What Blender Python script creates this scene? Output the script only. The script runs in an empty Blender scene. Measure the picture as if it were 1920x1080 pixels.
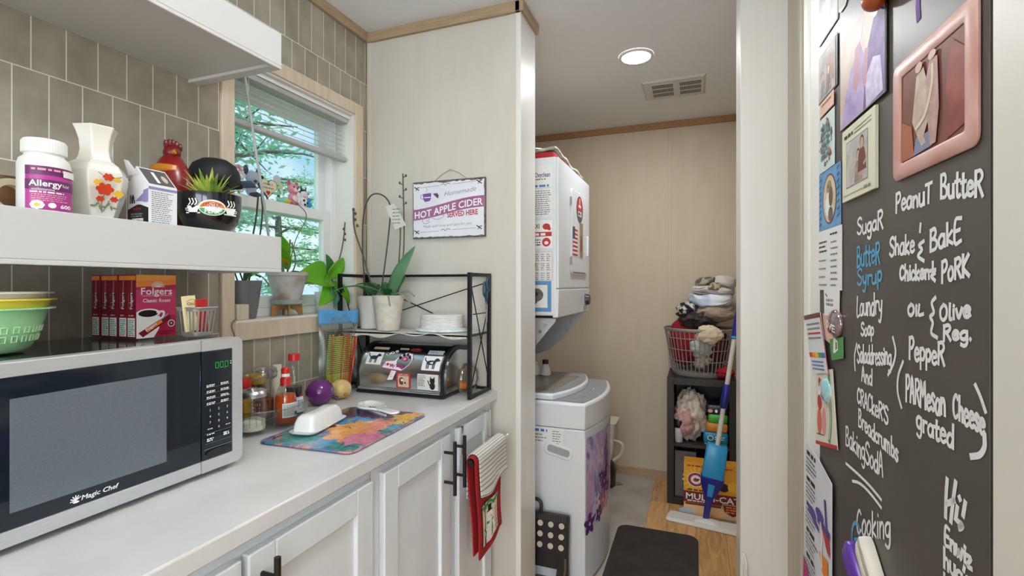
import bpy, bmesh, math, random
from mathutils import Vector, Matrix, noise as mnoise
random.seed(7)
PI = math.pi
scn = bpy.context.scene
COL = scn.collection

# ------------------------------------------------------------------ camera, world, sun, ceiling lamps, exposure
cd = bpy.data.cameras.new('camera')
cam = bpy.data.objects.new('camera', cd)
COL.objects.link(cam)
cam.location = (0, 0, 1.33)
cam.rotation_euler = (PI / 2, 0, math.radians(20.47))
cd.sensor_width = 36
cd.lens = 36 * 923.3 / 1920
cd.shift_y = -4.8 / 1920
cd.clip_start = 0.02
scn.camera = cam

w = bpy.data.worlds.new('sky')
scn.world = w
w.use_nodes = True
nt = w.node_tree
bg = nt.nodes['Background']
tc = nt.nodes.new('ShaderNodeTexCoord')
nz = nt.nodes.new('ShaderNodeTexNoise')
nz.inputs['Scale'].default_value = 6.0
nz.inputs['Detail'].default_value = 5
rp = nt.nodes.new('ShaderNodeValToRGB')
rp.color_ramp.elements[0].position = 0.40
rp.color_ramp.elements[0].color = (0.36, 0.58, 0.80, 1)
rp.color_ramp.elements[1].position = 0.60
rp.color_ramp.elements[1].color = (0.78, 0.88, 0.95, 1)
nt.links.new(tc.outputs['Generated'], nz.inputs['Vector'])
nt.links.new(nz.outputs['Fac'], rp.inputs['Fac'])
nt.links.new(rp.outputs['Color'], bg.inputs['Color'])
bg.inputs['Strength'].default_value = 1.7

sd = bpy.data.lights.new('sun', 'SUN')
sd.energy = 3.2
sd.angle = math.radians(2)
sd.color = (1, 0.96, 0.88)
sun = bpy.data.objects.new('sun', sd)
COL.objects.link(sun)
sun.rotation_euler = (math.radians(48), 0, math.radians(62))   # shines from the far side of the house onto the trees

def ceiling_lamp_light(x, y, watts, size, color=(0.93, 0.97, 1.0)):
    d = bpy.data.lights.new('ceiling_lamp_light', 'AREA')
    d.shape = 'DISK'
    d.size = size
    d.energy = watts
    d.color = color
    o = bpy.data.objects.new('ceiling_lamp_light', d)
    COL.objects.link(o)
    o.location = (x, y, 2.425)
    return o
KITCHEN_LAMPS = [(-0.30, 0.90, 7.0), (-0.42, -0.75, 4.0), (0.75, -0.75, 5.0), (0.75, -2.1, 6.0), (-0.42, -2.1, 6.0)]
for lx, ly, lw in KITCHEN_LAMPS:                   # flush fixtures that also light the ceiling
    d = bpy.data.lights.new('kitchen_lamp_light', 'POINT')
    d.energy = lw; d.shadow_soft_size = 0.13; d.color = (0.84, 0.945, 1.0)
    o = bpy.data.objects.new('kitchen_lamp_light', d)
    COL.objects.link(o); o.location = (lx, ly, 2.25)
ceiling_lamp_light(-0.273, 2.464, 13.0, 0.13, (0.93, 0.97, 1.0))
def added_fill_light(loc, rot, sx, sy, watts):      # area lamps added at the windowless front wall to brighten the kitchen
    d = bpy.data.lights.new('added_fill_light', 'AREA')
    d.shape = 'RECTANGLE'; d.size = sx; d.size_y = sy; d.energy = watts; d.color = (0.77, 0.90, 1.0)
    o = bpy.data.objects.new('added_fill_light', d)
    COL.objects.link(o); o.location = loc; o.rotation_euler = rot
added_fill_light((2.0, -3.26, 1.30), (PI / 2, 0, 0), 1.6, 1.5, 76.0)
added_fill_light((0.1, -3.26, 1.30), (PI / 2, 0, 0), 1.6, 1.5, 60.0)

scn.view_settings.view_transform = 'Standard'
scn.view_settings.look = 'None'
scn.view_settings.exposure = -0.29
scn.view_settings.gamma = 1.0
scn.view_settings.use_curve_mapping = False
scn.cycles.transparent_max_bounces = 24
scn.cycles.max_bounces = 10
scn.cycles.diffuse_bounces = 5
scn.cycles.sample_clamp_indirect = 6.0

# ------------------------------------------------------------------ materials
def lin(c):
    if isinstance(c, str):
        c = c.lstrip('#')
        c = [int(c[i:i + 2], 16) / 255 for i in (0, 2, 4)]
        return tuple(x / 12.92 if x <= 0.04045 else ((x + 0.055) / 1.055) ** 2.4 for x in c)
    return tuple(c)

MATS = {}
def M(name, col='#808080', rough=0.5, metal=0.0, c2=None, scale=20.0, stretch=(1, 1, 1), bump=0.0, bscale=None,
      emit=None, estr=1.0, clear=None, coat=0.0, spec=0.5, detail=4.0, sharp=(0.35, 0.65), sss=0.0, backlit=None):
    """one procedural material per name; c2 adds a noise variation, bump a noise relief"""
    if name in MATS:
        return MATS[name]
    m = bpy.data.materials.new(name)
    m.use_nodes = True
    t = m.node_tree
    b = t.nodes['Principled BSDF']
    c = lin(col)
    b.inputs['Base Color'].default_value = (*c, 1)
    b.inputs['Roughness'].default_value = rough
    b.inputs['Metallic'].default_value = metal
    b.inputs['Specular IOR Level'].default_value = spec
    b.inputs['Coat Weight'].default_value = coat
    b.inputs['Coat Roughness'].default_value = 0.06
    m.diffuse_color = (*c, 1)
    if c2 is not None or bump:
        g = t.nodes.new('ShaderNodeTexCoord')
        mp = t.nodes.new('ShaderNodeMapping')
        mp.inputs['Scale'].default_value = stretch
        t.links.new(g.outputs['Object'], mp.inputs['Vector'])
        if c2 is not None:
            n = t.nodes.new('ShaderNodeTexNoise')
            n.inputs['Scale'].default_value = scale
            n.inputs['Detail'].default_value = detail
            t.links.new(mp.outputs['Vector'], n.inputs['Vector'])
            r = t.nodes.new('ShaderNodeValToRGB')
            r.color_ramp.elements[0].position = sharp[0]
            r.color_ramp.elements[1].position = sharp[1]
            r.color_ramp.elements[0].color = (*c, 1)
            r.color_ramp.elements[1].color = (*lin(c2), 1)
            t.links.new(n.outputs['Fac'], r.inputs['Fac'])
            t.links.new(r.outputs['Color'], b.inputs['Base Color'])
        if bump:
            n2 = t.nodes.new('ShaderNodeTexNoise')
            n2.inputs['Scale'].default_value = bscale or scale
            n2.inputs['Detail'].default_value = 3
            t.links.new(mp.outputs['Vector'], n2.inputs['Vector'])
            bp = t.nodes.new('ShaderNodeBump')
            bp.inputs['Strength'].default_value = bump
            bp.inputs['Distance'].default_value = 0.004
            t.links.new(n2.outputs['Fac'], bp.inputs['Height'])
            t.links.new(bp.outputs['Normal'], b.inputs['Normal'])
    if emit is not None:
        b.inputs['Emission Color'].default_value = (*lin(emit), 1)
        b.inputs['Emission Strength'].default_value = estr
    if backlit is not None:                    # thin leaves let light through
        tr = t.nodes.new('ShaderNodeBsdfTranslucent')
        tr.inputs['Color'].default_value = (*lin(backlit), 1)
        mx = t.nodes.new('ShaderNodeMixShader')
        mx.inputs['Fac'].default_value = 0.45
        t.links.new(b.outputs[0], mx.inputs[1])
        t.links.new(tr.outputs[0], mx.inputs[2])
        t.links.new(mx.outputs[0], t.nodes['Material Output'].inputs['Surface'])
    if clear is not None:                      # thin clear glass or plastic: see-through with a gloss that grows at grazing angles
        tr = t.nodes.new('ShaderNodeBsdfTransparent')
        tr.inputs['Color'].default_value = (*c, 1)
        gl = t.nodes.new('ShaderNodeBsdfGlossy')
        gl.inputs['Roughness'].default_value = rough
        gl.inputs['Color'].default_value = (1, 1, 1, 1)
        lw = t.nodes.new('ShaderNodeLayerWeight')
        lw.inputs['Blend'].default_value = 0.5
        pw = t.nodes.new('ShaderNodeMath'); pw.operation = 'POWER'; pw.inputs[1].default_value = 3.0
        ml = t.nodes.new('ShaderNodeMath'); ml.operation = 'MULTIPLY_ADD'; ml.inputs[1].default_value = min(0.9, clear * 3.0); ml.inputs[2].default_value = 0.03 + clear * 0.15
        t.links.new(lw.outputs['Facing'], pw.inputs[0]); t.links.new(pw.outputs[0], ml.inputs[0])
        mx = t.nodes.new('ShaderNodeMixShader')
        t.links.new(ml.outputs[0], mx.inputs['Fac'])
        t.links.new(tr.outputs[0], mx.inputs[1])
        t.links.new(gl.outputs[0], mx.inputs[2])
        t.links.new(mx.outputs[0], t.nodes['Material Output'].inputs['Surface'])
    MATS[name] = m
    return m

def tile_material():
    m = bpy.data.materials.new('stone_tile')
    m.use_nodes = True
    t = m.node_tree
    b = t.nodes['Principled BSDF']
    g = t.nodes.new('ShaderNodeTexCoord')
    s = t.nodes.new('ShaderNodeSeparateXYZ')
    t.links.new(g.outputs['Object'], s.inputs[0])
    ay = t.nodes.new('ShaderNodeMath'); ay.operation = 'ADD'; ay.inputs[1].default_value = 5 * 0.0652 * 2 - 0.680 + 0.0652 * 2
    az = t.nodes.new('ShaderNodeMath'); az.operation = 'ADD'; az.inputs[1].default_value = 10 * 0.208 - 1.8065
    t.links.new(s.outputs['Y'], ay.inputs[0]); t.links.new(s.outputs['Z'], az.inputs[0])
    cb = t.nodes.new('ShaderNodeCombineXYZ')
    t.links.new(ay.outputs[0], cb.inputs[0]); t.links.new(az.outputs[0], cb.inputs[1])
    k = t.nodes.new('ShaderNodeTexBrick')
    k.offset = 0.5; k.offset_frequency = 2
    k.inputs['Scale'].default_value = 1.0
    k.inputs['Brick Width'].default_value = 0.0652
    k.inputs['Row Height'].default_value = 0.208
    k.inputs['Mortar Size'].default_value = 0.0013
    k.inputs['Mortar Smooth'].default_value = 0.1
    k.inputs['Color1'].default_value = (0, 0, 0, 1)
    k.inputs['Color2'].default_value = (1, 1, 1, 1)
    t.links.new(cb.outputs[0], k.inputs['Vector'])
    n = t.nodes.new('ShaderNodeTexNoise')
    n.inputs['Scale'].default_value = 14; n.inputs['Detail'].default_value = 6
    t.links.new(g.outputs['Object'], n.inputs['Vector'])
    ad = t.nodes.new('ShaderNodeMath'); ad.operation = 'MULTIPLY_ADD'
    t.links.new(k.outputs['Color'], ad.inputs[0]); ad.inputs[1].default_value = 0.25
    t.links.new(n.outputs['Fac'], ad.inputs[2])
    r = t.nodes.new('ShaderNodeValToRGB')
    r.color_ramp.elements[0].position = 0.40; r.color_ramp.elements[0].color = (*lin('#928a79'), 1)
    r.color_ramp.elements[1].position = 0.85; r.color_ramp.elements[1].color = (*lin('#aca493'), 1)
    t.links.new(ad.outputs[0], r.inputs['Fac'])
    mx = t.nodes.new('ShaderNodeMix'); mx.data_type = 'RGBA'
    t.links.new(k.outputs['Fac'], mx.inputs[0])
    t.links.new(r.outputs['Color'], mx.inputs[6])
    mx.inputs[7].default_value = (*lin('#e6e3dc'), 1)
    t.links.new(mx.outputs[2], b.inputs['Base Color'])
    b.inputs['Roughness'].default_value = 0.42
    bp = t.nodes.new('ShaderNodeBump'); bp.inputs['Strength'].default_value = 0.35; bp.inputs['Distance'].default_value = 0.002; bp.invert = True
    t.links.new(k.outputs['Fac'], bp.inputs['Height']); t.links.new(bp.outputs['Normal'], b.inputs['Normal'])
    return m

def plank_material():
    m = bpy.data.materials.new('wood_plank_floor')
    m.use_nodes = True
    t = m.node_tree
    b = t.nodes['Principled BSDF']
    g = t.nodes.new('ShaderNodeTexCoord')
    s = t.nodes.new('ShaderNodeSeparateXYZ'); t.links.new(g.outputs['Object'], s.inputs[0])
    cb = t.nodes.new('ShaderNodeCombineXYZ'); t.links.new(s.outputs['Y'], cb.inputs[0]); t.links.new(s.outputs['X'], cb.inputs[1])
    k = t.nodes.new('ShaderNodeTexBrick'); k.offset = 0.37
    for a, v in (('Scale', 1.0), ('Brick Width', 1.2), ('Row Height', 0.15), ('Mortar Size', 0.0012), ('Mortar Smooth', 0.2)):
        k.inputs[a].default_value = v
    k.inputs['Color1'].default_value = (0, 0, 0, 1); k.inputs['Color2'].default_value = (1, 1, 1, 1)
    t.links.new(cb.outputs[0], k.inputs['Vector'])
    mp = t.nodes.new('ShaderNodeMapping'); mp.inputs['Scale'].default_value = (14, 1.6, 14)
    t.links.new(g.outputs['Object'], mp.inputs['Vector'])
    n = t.nodes.new('ShaderNodeTexNoise'); n.inputs['Scale'].default_value = 3.0; n.inputs['Detail'].default_value = 7; n.inputs['Distortion'].default_value = 1.2
    t.links.new(mp.outputs[0], n.inputs['Vector'])
    ad = t.nodes.new('ShaderNodeMath'); ad.operation = 'MULTIPLY_ADD'; ad.inputs[1].default_value = 0.22
    t.links.new(k.outputs['Color'], ad.inputs[0]); t.links.new(n.outputs['Fac'], ad.inputs[2])
    r = t.nodes.new('ShaderNodeValToRGB')
    r.color_ramp.elements[0].position = 0.30; r.color_ramp.elements[0].color = (*lin('#a97844'), 1)
    r.color_ramp.elements[1].position = 0.80; r.color_ramp.elements[1].color = (*lin('#dcae72'), 1)
    t.links.new(ad.outputs[0], r.inputs['Fac'])
    mx = t.nodes.new('ShaderNodeMix'); mx.data_type = 'RGBA'
    t.links.new(k.outputs['Fac'], mx.inputs[0]); t.links.new(r.outputs['Color'], mx.inputs[6]); mx.inputs[7].default_value = (*lin('#5d4429'), 1)
    t.links.new(mx.outputs[2], b.inputs['Base Color'])
    b.inputs['Roughness'].default_value = 0.45
    return m

def painting_material(name, cols, scale, rough=0.25, dist=2.0, detail=3.0, stretch=(1, 1, 1)):
    """a printed picture: soft patches of several colours"""
    m = bpy.data.materials.new(name)
    m.use_nodes = True
    t = m.node_tree
    b = t.nodes['Principled BSDF']
    g = t.nodes.new('ShaderNodeTexCoord')
    mp = t.nodes.new('ShaderNodeMapping'); mp.inputs['Scale'].default_value = stretch
    t.links.new(g.outputs['Object'], mp.inputs['Vector'])
    n = t.nodes.new('ShaderNodeTexNoise')
    n.inputs['Scale'].default_value = scale; n.inputs['Detail'].default_value = detail; n.inputs['Distortion'].default_value = dist
    t.links.new(mp.outputs[0], n.inputs['Vector'])
    r = t.nodes.new('ShaderNodeValToRGB')
    e = r.color_ramp.elements
    k = len(cols)
    for i, c in enumerate(cols):
        p = 0.28 + 0.44 * i / (k - 1)
        if i < 2:
            el = e[i]; el.position = p
        else:
            el = e.new(p)
        el.color = (*lin(c), 1)
    t.links.new(n.outputs['Fac'], r.inputs['Fac'])
    t.links.new(r.outputs['Color'], b.inputs['Base Color'])
    b.inputs['Roughness'].default_value = rough
    return m

# ------------------------------------------------------------------ mesh building
def V(*a):
    return Vector(a)

def frame(d):
    d = Vector(d).normalized()
    a = Vector((0, 0, 1)) if abs(d.z) < 0.9 else Vector((1, 0, 0))
    u = d.cross(a).normalized()
    return u, d.cross(u).normalized()

def spline(pts, n=6, closed=False):
    """Catmull-Rom through points"""
    P = [Vector(p) for p in pts]
    if len(P) < 3:
        return P
    out = []
    L = len(P)
    rng = range(L) if closed else range(L - 1)
    for i in rng:
        p1, p2 = P[i], P[(i + 1) % L]
        p0 = P[i - 1] if (i > 0 or closed) else p1 * 2 - p2
        p3 = P[(i + 2) % L] if (i + 2 < L or closed) else p2 * 2 - p1
        for j in range(n):
            t = j / n
            out.append(0.5 * ((2 * p1) + (p2 - p0) * t + (2 * p0 - 5 * p1 + 4 * p2 - p3) * t * t + (3 * p1 - p0 - 3 * p2 + p3) * t ** 3))
    if not closed:
        out.append(P[-1])
    return out

class MB:
    def __init__(self):
        self.v = []; self.f = []; self.mi = []
    def add(self, vs, fs, m=0):
        o = len(self.v)
        self.v += [Vector(x) for x in vs]
        for f in fs:
            self.f.append([o + i for i in f]); self.mi.append(m)
        return self
    def box(self, x0, x1, y0, y1, z0, z1, m=0):
        vs = [(x, y, z) for z in (z0, z1) for y in (y0, y1) for x in (x0, x1)]
        return self.add(vs, [(0, 2, 3, 1), (4, 5, 7, 6), (0, 1, 5, 4), (2, 6, 7, 3), (0, 4, 6, 2), (1, 3, 7, 5)], m)
    def loft(self, rings, m=0, cap0=True, cap1=True, close=True):
        n = len(rings[0]); vs = [p for r in rings for p in r]; fs = []
        for i in range(len(rings) - 1):
            for j in range(n if close else n - 1):
                a = i * n + j; b = i * n + (j + 1) % n
                fs.append((a, b, b + n, a + n))
        if cap0: fs.append(tuple(reversed(range(n))))
        if cap1: fs.append(tuple((len(rings) - 1) * n + j for j in range(n)))
        return self.add(vs, fs, m)
    def cyl(self, p0, p1, r0, r1=None, seg=16, m=0, cap=True):
        p0, p1 = Vector(p0), Vector(p1); r1 = r0 if r1 is None else r1
        u, w_ = frame(p1 - p0)
        R = lambda p, r: [p + (u * math.cos(2 * PI * j / seg) + w_ * math.sin(2 * PI * j / seg)) * r for j in range(seg)]
        return self.loft([R(p0, r0), R(p1, r1)], m, cap, cap)
    def tube(self, pts, r, seg=8, m=0, closed=False, flat=1.0):
        P = [Vector(p) for p in pts]; L = len(P)
        rr = r if isinstance(r, (list, tuple)) else [r] * L
        rings = []; u = None
        for i in range(L):
            a = P[i - 1] if (i > 0 or closed) else P[i]
            b = P[(i + 1) % L] if (i < L - 1 or closed) else P[i]
            d = (b - a)
            d = d.normalized() if d.length > 1e-9 else Vector((0, 0, 1))
            if u is None: u, w_ = frame(d)
            else:
                u = (u - d * u.dot(d)); u = u.normalized() if u.length > 1e-6 else frame(d)[0]
                w_ = d.cross(u)
            rings.append([P[i] + u * math.cos(2 * PI * j / seg) * rr[i] + w_ * math.sin(2 * PI * j / seg) * rr[i] * flat for j in range(seg)])
        if closed:
            rings.append(rings[0]); return self.loft(rings, m, False, False)
        return self.loft(rings, m)
    def lathe(self, prof, c=(0, 0, 0), seg=32, m=0, sx=1.0, sy=1.0, rot=0.0, cap0=True, cap1=True):
        c = Vector(c)
        rings = [[c + Vector((math.cos(rot + 2 * PI * j / seg) * r * sx, math.sin(rot + 2 * PI * j / seg) * r * sy, z)) for j in range(seg)] for r, z in prof]
        return self.loft(rings, m, cap0 and prof[0][0] > 1e-6, cap1 and prof[-1][0] > 1e-6)
    def ball(self, c, rx, ry=None, rz=None, seg=20, rings=12, m=0, fn=None):
        ry = ry or rx; rz = rz or rx; c = Vector(c); R = []
        for i in range(rings + 1):
            a = -PI / 2 + PI * i / rings
            ca = max(math.cos(a), 1e-4)
            ring = []
            for j in range(seg):
                d = Vector((math.cos(2 * PI * j / seg) * ca, math.sin(2 * PI * j / seg) * ca, math.sin(a)))
                k = fn(d) if fn else 1.0
                ring.append(c + Vector((d.x * rx, d.y * ry, d.z * rz)) * k)
            R.append(ring)
        return self.loft(R, m, True, True)
    def prism(self, pts, fn, t, m=0):
        """2D outline mapped by fn(u,v)->point, given thickness along vector t"""
        a = [Vector(fn(*p)) for p in pts]; t = Vector(t)
        return self.loft([a, [p + t for p in a]], m)
    def rbox(self, x0, x1, y0, y1, z0, z1, r=0.005, n=3, m=0, axis='z'):
        """box with rounded vertical edges along an axis"""
        def ring(k):
            if axis == 'z': A = (x0, x1, y0, y1)
            elif axis == 'x': A = (y0, y1, z0, z1)
            else: A = (x0, x1, z0, z1)
            o = []
            for cx, cy, a0 in ((A[1] - r, A[3] - r, 0), (A[0] + r, A[3] - r, 90), (A[0] + r, A[2] + r, 180), (A[1] - r, A[2] + r, 270)):
                for i in range(n + 1):
                    a = math.radians(a0 + 90 * i / n)
                    p, q = cx + r * math.cos(a), cy + r * math.sin(a)
                    o.append((p, q, k) if axis == 'z' else ((k, p, q) if axis == 'x' else (p, k, q)))
            return o
        lo, hi = {'z': (z0, z1), 'x': (x0, x1), 'y': (y0, y1)}[axis]
        return self.loft([ring(lo), ring(hi)], m)
    def grid(self, fn, nu, nv, m=0, th=None):
        vs = [fn(i / nu, j / nv) for j in range(nv + 1) for i in range(nu + 1)]
        fs = [(j * (nu + 1) + i, j * (nu + 1) + i + 1, (j + 1) * (nu + 1) + i + 1, (j + 1) * (nu + 1) + i) for j in range(nv) for i in range(nu)]
        return self.add(vs, fs, m)
    def xf(self, mat):
        self.v = [mat @ p for p in self.v]; return self
    def build(self, name, mats, parent=None, world=True, smooth=35, bevel=0.0, bseg=2, solid=0.0, subdiv=0):
        if not isinstance(mats, (list, tuple)): mats = [mats]
        off = Vector((0, 0, 0))
        if parent is not None and world:
            p = parent
            while p is not None:
                off = off + p.location; p = p.parent
        me = bpy.data.meshes.new(name)
        me.from_pydata([p - off for p in self.v], [], self.f)
        for mt in mats: me.materials.append(mt)
        me.polygons.foreach_set('material_index', self.mi)
        bm = bmesh.new(); bm.from_mesh(me)
        bmesh.ops.recalc_face_normals(bm, faces=bm.faces[:])
        bm.to_mesh(me); bm.free()
        if smooth:
            me.shade_smooth()
            me.set_sharp_from_angle(angle=math.radians(smooth))
        o = bpy.data.objects.new(name, me)
        COL.objects.link(o)
        if parent is not None: o.parent = parent
        if solid:
            s = o.modifiers.new('thickness', 'SOLIDIFY'); s.thickness = solid; s.offset = 0
        if bevel:
            b = o.modifiers.new('bevel', 'BEVEL'); b.width = bevel; b.segments = bseg; b.limit_method = 'ANGLE'; b.angle_limit = math.radians(40); b.harden_normals = False
        if subdiv:
            s = o.modifiers.new('subdivision', 'SUBSURF'); s.levels = subdiv; s.render_levels = subdiv
        return o

def tag(o, label, cat, group=None):
    o['label'] = label; o['category'] = cat
    if group: o['group'] = group
    return o
def thing(name, loc, label, cat, group=None, rz=0.0):
    o = bpy.data.objects.new(name, None)
    o.empty_display_size = 0.02
    COL.objects.link(o)
    o.location = loc; o.rotation_euler = (0, 0, rz)
    return tag(o, label, cat, group)
def solo(mb, name, mats, loc, label, cat, group=None, **k):
    """a thing that is one mesh, origin at its base"""
    l = Vector(loc)
    mb.v = [p - l for p in mb.v]
    o = mb.build(name, mats, None, **k)
    o.location = l
    return tag(o, label, cat, group)
def struct(mb, name, mats, **k):
    o = mb.build(name, mats, None, **k); o['kind'] = 'structure'
    return o

# ------------------------------------------------------------------ lettering and flat graphics
_txt = {}
def text_mesh(s, bold=0.0):
    k = (s, bold)
    if k not in _txt:
        cu = bpy.data.curves.new('lettering', 'FONT')
        cu.body = s; cu.size = 1.0; cu.resolution_u = 2; cu.offset = bold
        o = bpy.data.objects.new('lettering', cu)
        COL.objects.link(o)
        bpy.context.view_layer.update()
        me = bpy.data.meshes.new_from_object(o.evaluated_get(bpy.context.evaluated_depsgraph_get()))
        vs = [(q.co.x, q.co.y) for q in me.vertices]; fs = [tuple(p.vertices) for p in me.polygons]
        bpy.data.objects.remove(o); bpy.data.curves.remove(cu); bpy.data.meshes.remove(me)
        _txt[k] = (vs, fs)
    return _txt[k]

class Art:
    """flat printing: shapes in (u,v), later laid on a surface by a mapping fn(u,v,height)"""
    def __init__(self): self.mats = []; self.items = []; self.lay = 0
    def _m(self, m):
        if m not in self.mats: self.mats.append(m)
        return self.mats.index(m)
    def raw(self, vs, fs, m):
        self.lay += 1; self.items.append((vs, fs, self._m(m), self.lay)); return self
    def rect(self, u0, v0, u1, v1, m, nu=1, nv=1):
        vs = [(u0 + (u1 - u0) * i / nu, v0 + (v1 - v0) * j / nv) for j in range(nv + 1) for i in range(nu + 1)]
        fs = [(j * (nu + 1) + i, j * (nu + 1) + i + 1, (j + 1) * (nu + 1) + i + 1, (j + 1) * (nu + 1) + i) for j in range(nv) for i in range(nu)]
        return self.raw(vs, fs, m)
    def poly(self, pts, m):
        return self.raw([tuple(p)[:2] for p in pts], [tuple(range(len(pts)))], m)
    def ell(self, u, v, ru, rv, m, n=20, rot=0.0):
        c, s = math.cos(rot), math.sin(rot)
        return self.poly([(u + c * ru * math.cos(2 * PI * i / n) - s * rv * math.sin(2 * PI * i / n), v + s * ru * math.cos(2 * PI * i / n) + c * rv * math.sin(2 * PI * i / n)) for i in range(n)], m)
    def line(self, pts, wd, m):
        P = [Vector(tuple(p)[:2]) for p in pts]; vs = []; fs = []
        for i, p in enumerate(P):
            a = P[max(i - 1, 0)]; b = P[min(i + 1, len(P) - 1)]
            d = (b - a); d = d.normalized() if d.length > 1e-9 else Vector((1, 0))
            nn = Vector((-d.y, d.x)) * wd / 2
            if i == 0: p = p - d * wd * 0.4
            if i == len(P) - 1: p = p + d * wd * 0.4
            vs += [tuple(p + nn), tuple(p - nn)]
            if i: fs.append((2 * i - 2, 2 * i - 1, 2 * i + 1, 2 * i))
        return self.raw(vs, fs, m)
    def txt(self, s, u, v, h, m, w=None, bold=0.0, rot=0.0, arc=None, align='l', slant=0.0):
        vs, fs = text_mesh(s, bold)
        if not vs: return self
        x0 = min(p[0] for p in vs); x1 = max(p[0] for p in vs)
        sc = h / 0.73; sx = sc if w is None else w / max(x1 - x0, 1e-6)
        wd = (x1 - x0) * sx
        ox = 0 if align == 'l' else (-wd / 2 if align == 'c' else -wd)
        c, sn = math.cos(rot), math.sin(rot); o = []
        for x, y in vs:
            a = (x - x0) * sx + ox + slant * y * sc; b = y * sc
            if arc: b += arc(a)
            o.append((u + a * c - b * sn, v + a * sn + b * c))
        return self.raw(o, fs, m)
    def scrib(self, u0, v0, u1, n, gap, h, m, seed=1, ragged=0.3):
        """lines of print too small to read: rows of short word-bars"""
        r = random.Random(seed); vs = []; fs = []
        for k in range(n):
            v = v0 - k * gap; u = u0; end = u1 - (u1 - u0) * ragged * r.random()
            while u < end:
                l = h * r.uniform(1.2, 4.0); b = min(u + l, end)
                o = len(vs); vs += [(u, v), (b, v), (b, v + h), (u, v + h)]; fs.append((o, o + 1, o + 2, o + 3))
                u = b + h * 0.7
        return self.raw(vs, fs, m)
    def build(self, name, fn, parent=None, step=None, base=0.0004, world=True):
        if step is None: step = 0.00004 if getattr(fn, 'flat', False) else 0.00025
        mb = MB()
        for vs, fs, m, l in self.items:
            mb.add([fn(p[0], p[1], base + step * l) for p in vs], fs, m)
        me_off = mb
        o = me_off.build(name, self.mats, parent, world=world, smooth=0)
        return o
def plane(o, u, v):
    """mapping onto a flat surface: origin, unit u, unit v; height goes along u x v"""
    o, u, v = Vector(o), Vector(u), Vector(v); n = u.cross(v).normalized()
    f = lambda a, b, h: o + u * a + v * b + n * h
    f.flat = True
    return f
def onto_lathe(c, rad, ang0, vflip=1.0):
    """mapping round an upright turned body: rad(z) is its radius, u is arc length at radius rad(0 offset)"""
    c = Vector(c)
    def f(a, b, h):
        r = rad(b); t = ang0 + a / max(r, 1e-4)
        return c + Vector((math.cos(t) * (r + h), math.sin(t) * (r + h), b))
    return f
# ------------------------------------------------------------------ shared materials
WHITE = M('white_paint', '#e6e5e1', 0.42)
SHELF_W = M('shelf_white_paint', '#cbcbc9', 0.38)
CAB = M('cabinet_white', '#e1e5e8', 0.45, c2='#dce0e3', scale=9)
PANEL = M('beige_wall_panel', '#cfcac0', 0.5, c2='#cbc5ba', scale=5, stretch=(3, 3, 0.8), bump=0.05, bscale=60)
LPANEL = M('laundry_wall_panel', '#cbbca3', 0.55, c2='#c7b79d', scale=5, stretch=(3, 3, 0.8), bump=0.05, bscale=60)
GLOSSP = M('glossy_wall_panel', '#e6e4de', 0.28, c2='#e2dfd8', scale=4, stretch=(6, 6, 0.5))
CEIL = M('ceiling_texture', '#eceff4', 0.9, bump=0.35, bscale=180)
TRIMW = M('tan_wood_trim', '#b39b7c', 0.5, c2='#a58c6c', scale=8, stretch=(1, 1, 20))
TRIMO = M('oak_trim', '#ad8253', 0.5, c2='#9a6f42', scale=8, stretch=(4, 1, 20))
CASING = M('window_casing_wood', '#ddcdb6', 0.5, c2='#d3c0a6', scale=7, stretch=(8, 8, 1.5))
VINYL = M('window_vinyl', '#eeeeec', 0.35)
GLASS = M('window_glass', '#f4faf8', 0.02, clear=0.08)
CLEAR = M('clear_plastic', '#f3f5f4', 0.06, clear=0.16)
CGLASS = M('clear_jar_glass', '#f4f7f5', 0.05, clear=0.13)
BLACK = M('black_metal', '#141415', 0.38, 0.3)
BLACKP = M('black_plastic', '#18181a', 0.4)
STEEL = M('brushed_steel', '#c9c9c8', 0.30, 0.9, c2='#bdbdbd', scale=30, stretch=(1, 0.3, 40))
CHROME = M('chrome', '#d8dadc', 0.10, 1.0)
INK_W = M('ink_white', '#f2f0ec', 0.5)
INK_K = M('ink_black', '#1b1a1a', 0.5)
INK_G = M('ink_grey', '#85858a', 0.5)
INK_R = M('ink_red', '#c02a2c', 0.45)
INK_B = M('ink_blue', '#3f78b4', 0.45)
INK_GR = M('ink_green', '#3f9a57', 0.45)
INK_Y = M('ink_yellow', '#f0c233', 0.45)
INK_O = M('ink_orange', '#ea8a2c', 0.45)
INK_P = M('ink_purple', '#7d4aa0', 0.45)
INK_M = M('ink_magenta', '#b5317e', 0.45)
INK_T = M('ink_teal', '#2f9c9c', 0.45)
INK_PK = M('ink_pink', '#e8a0ac', 0.45)
INK_BR = M('ink_brown', '#6b3b28', 0.45)
INK_TAN = M('ink_tan', '#cdb79a', 0.5)
PAPER = M('paper', '#e9e8e6', 0.7)

XL, YP, YB = -1.376, 1.834, 3.54
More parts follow.
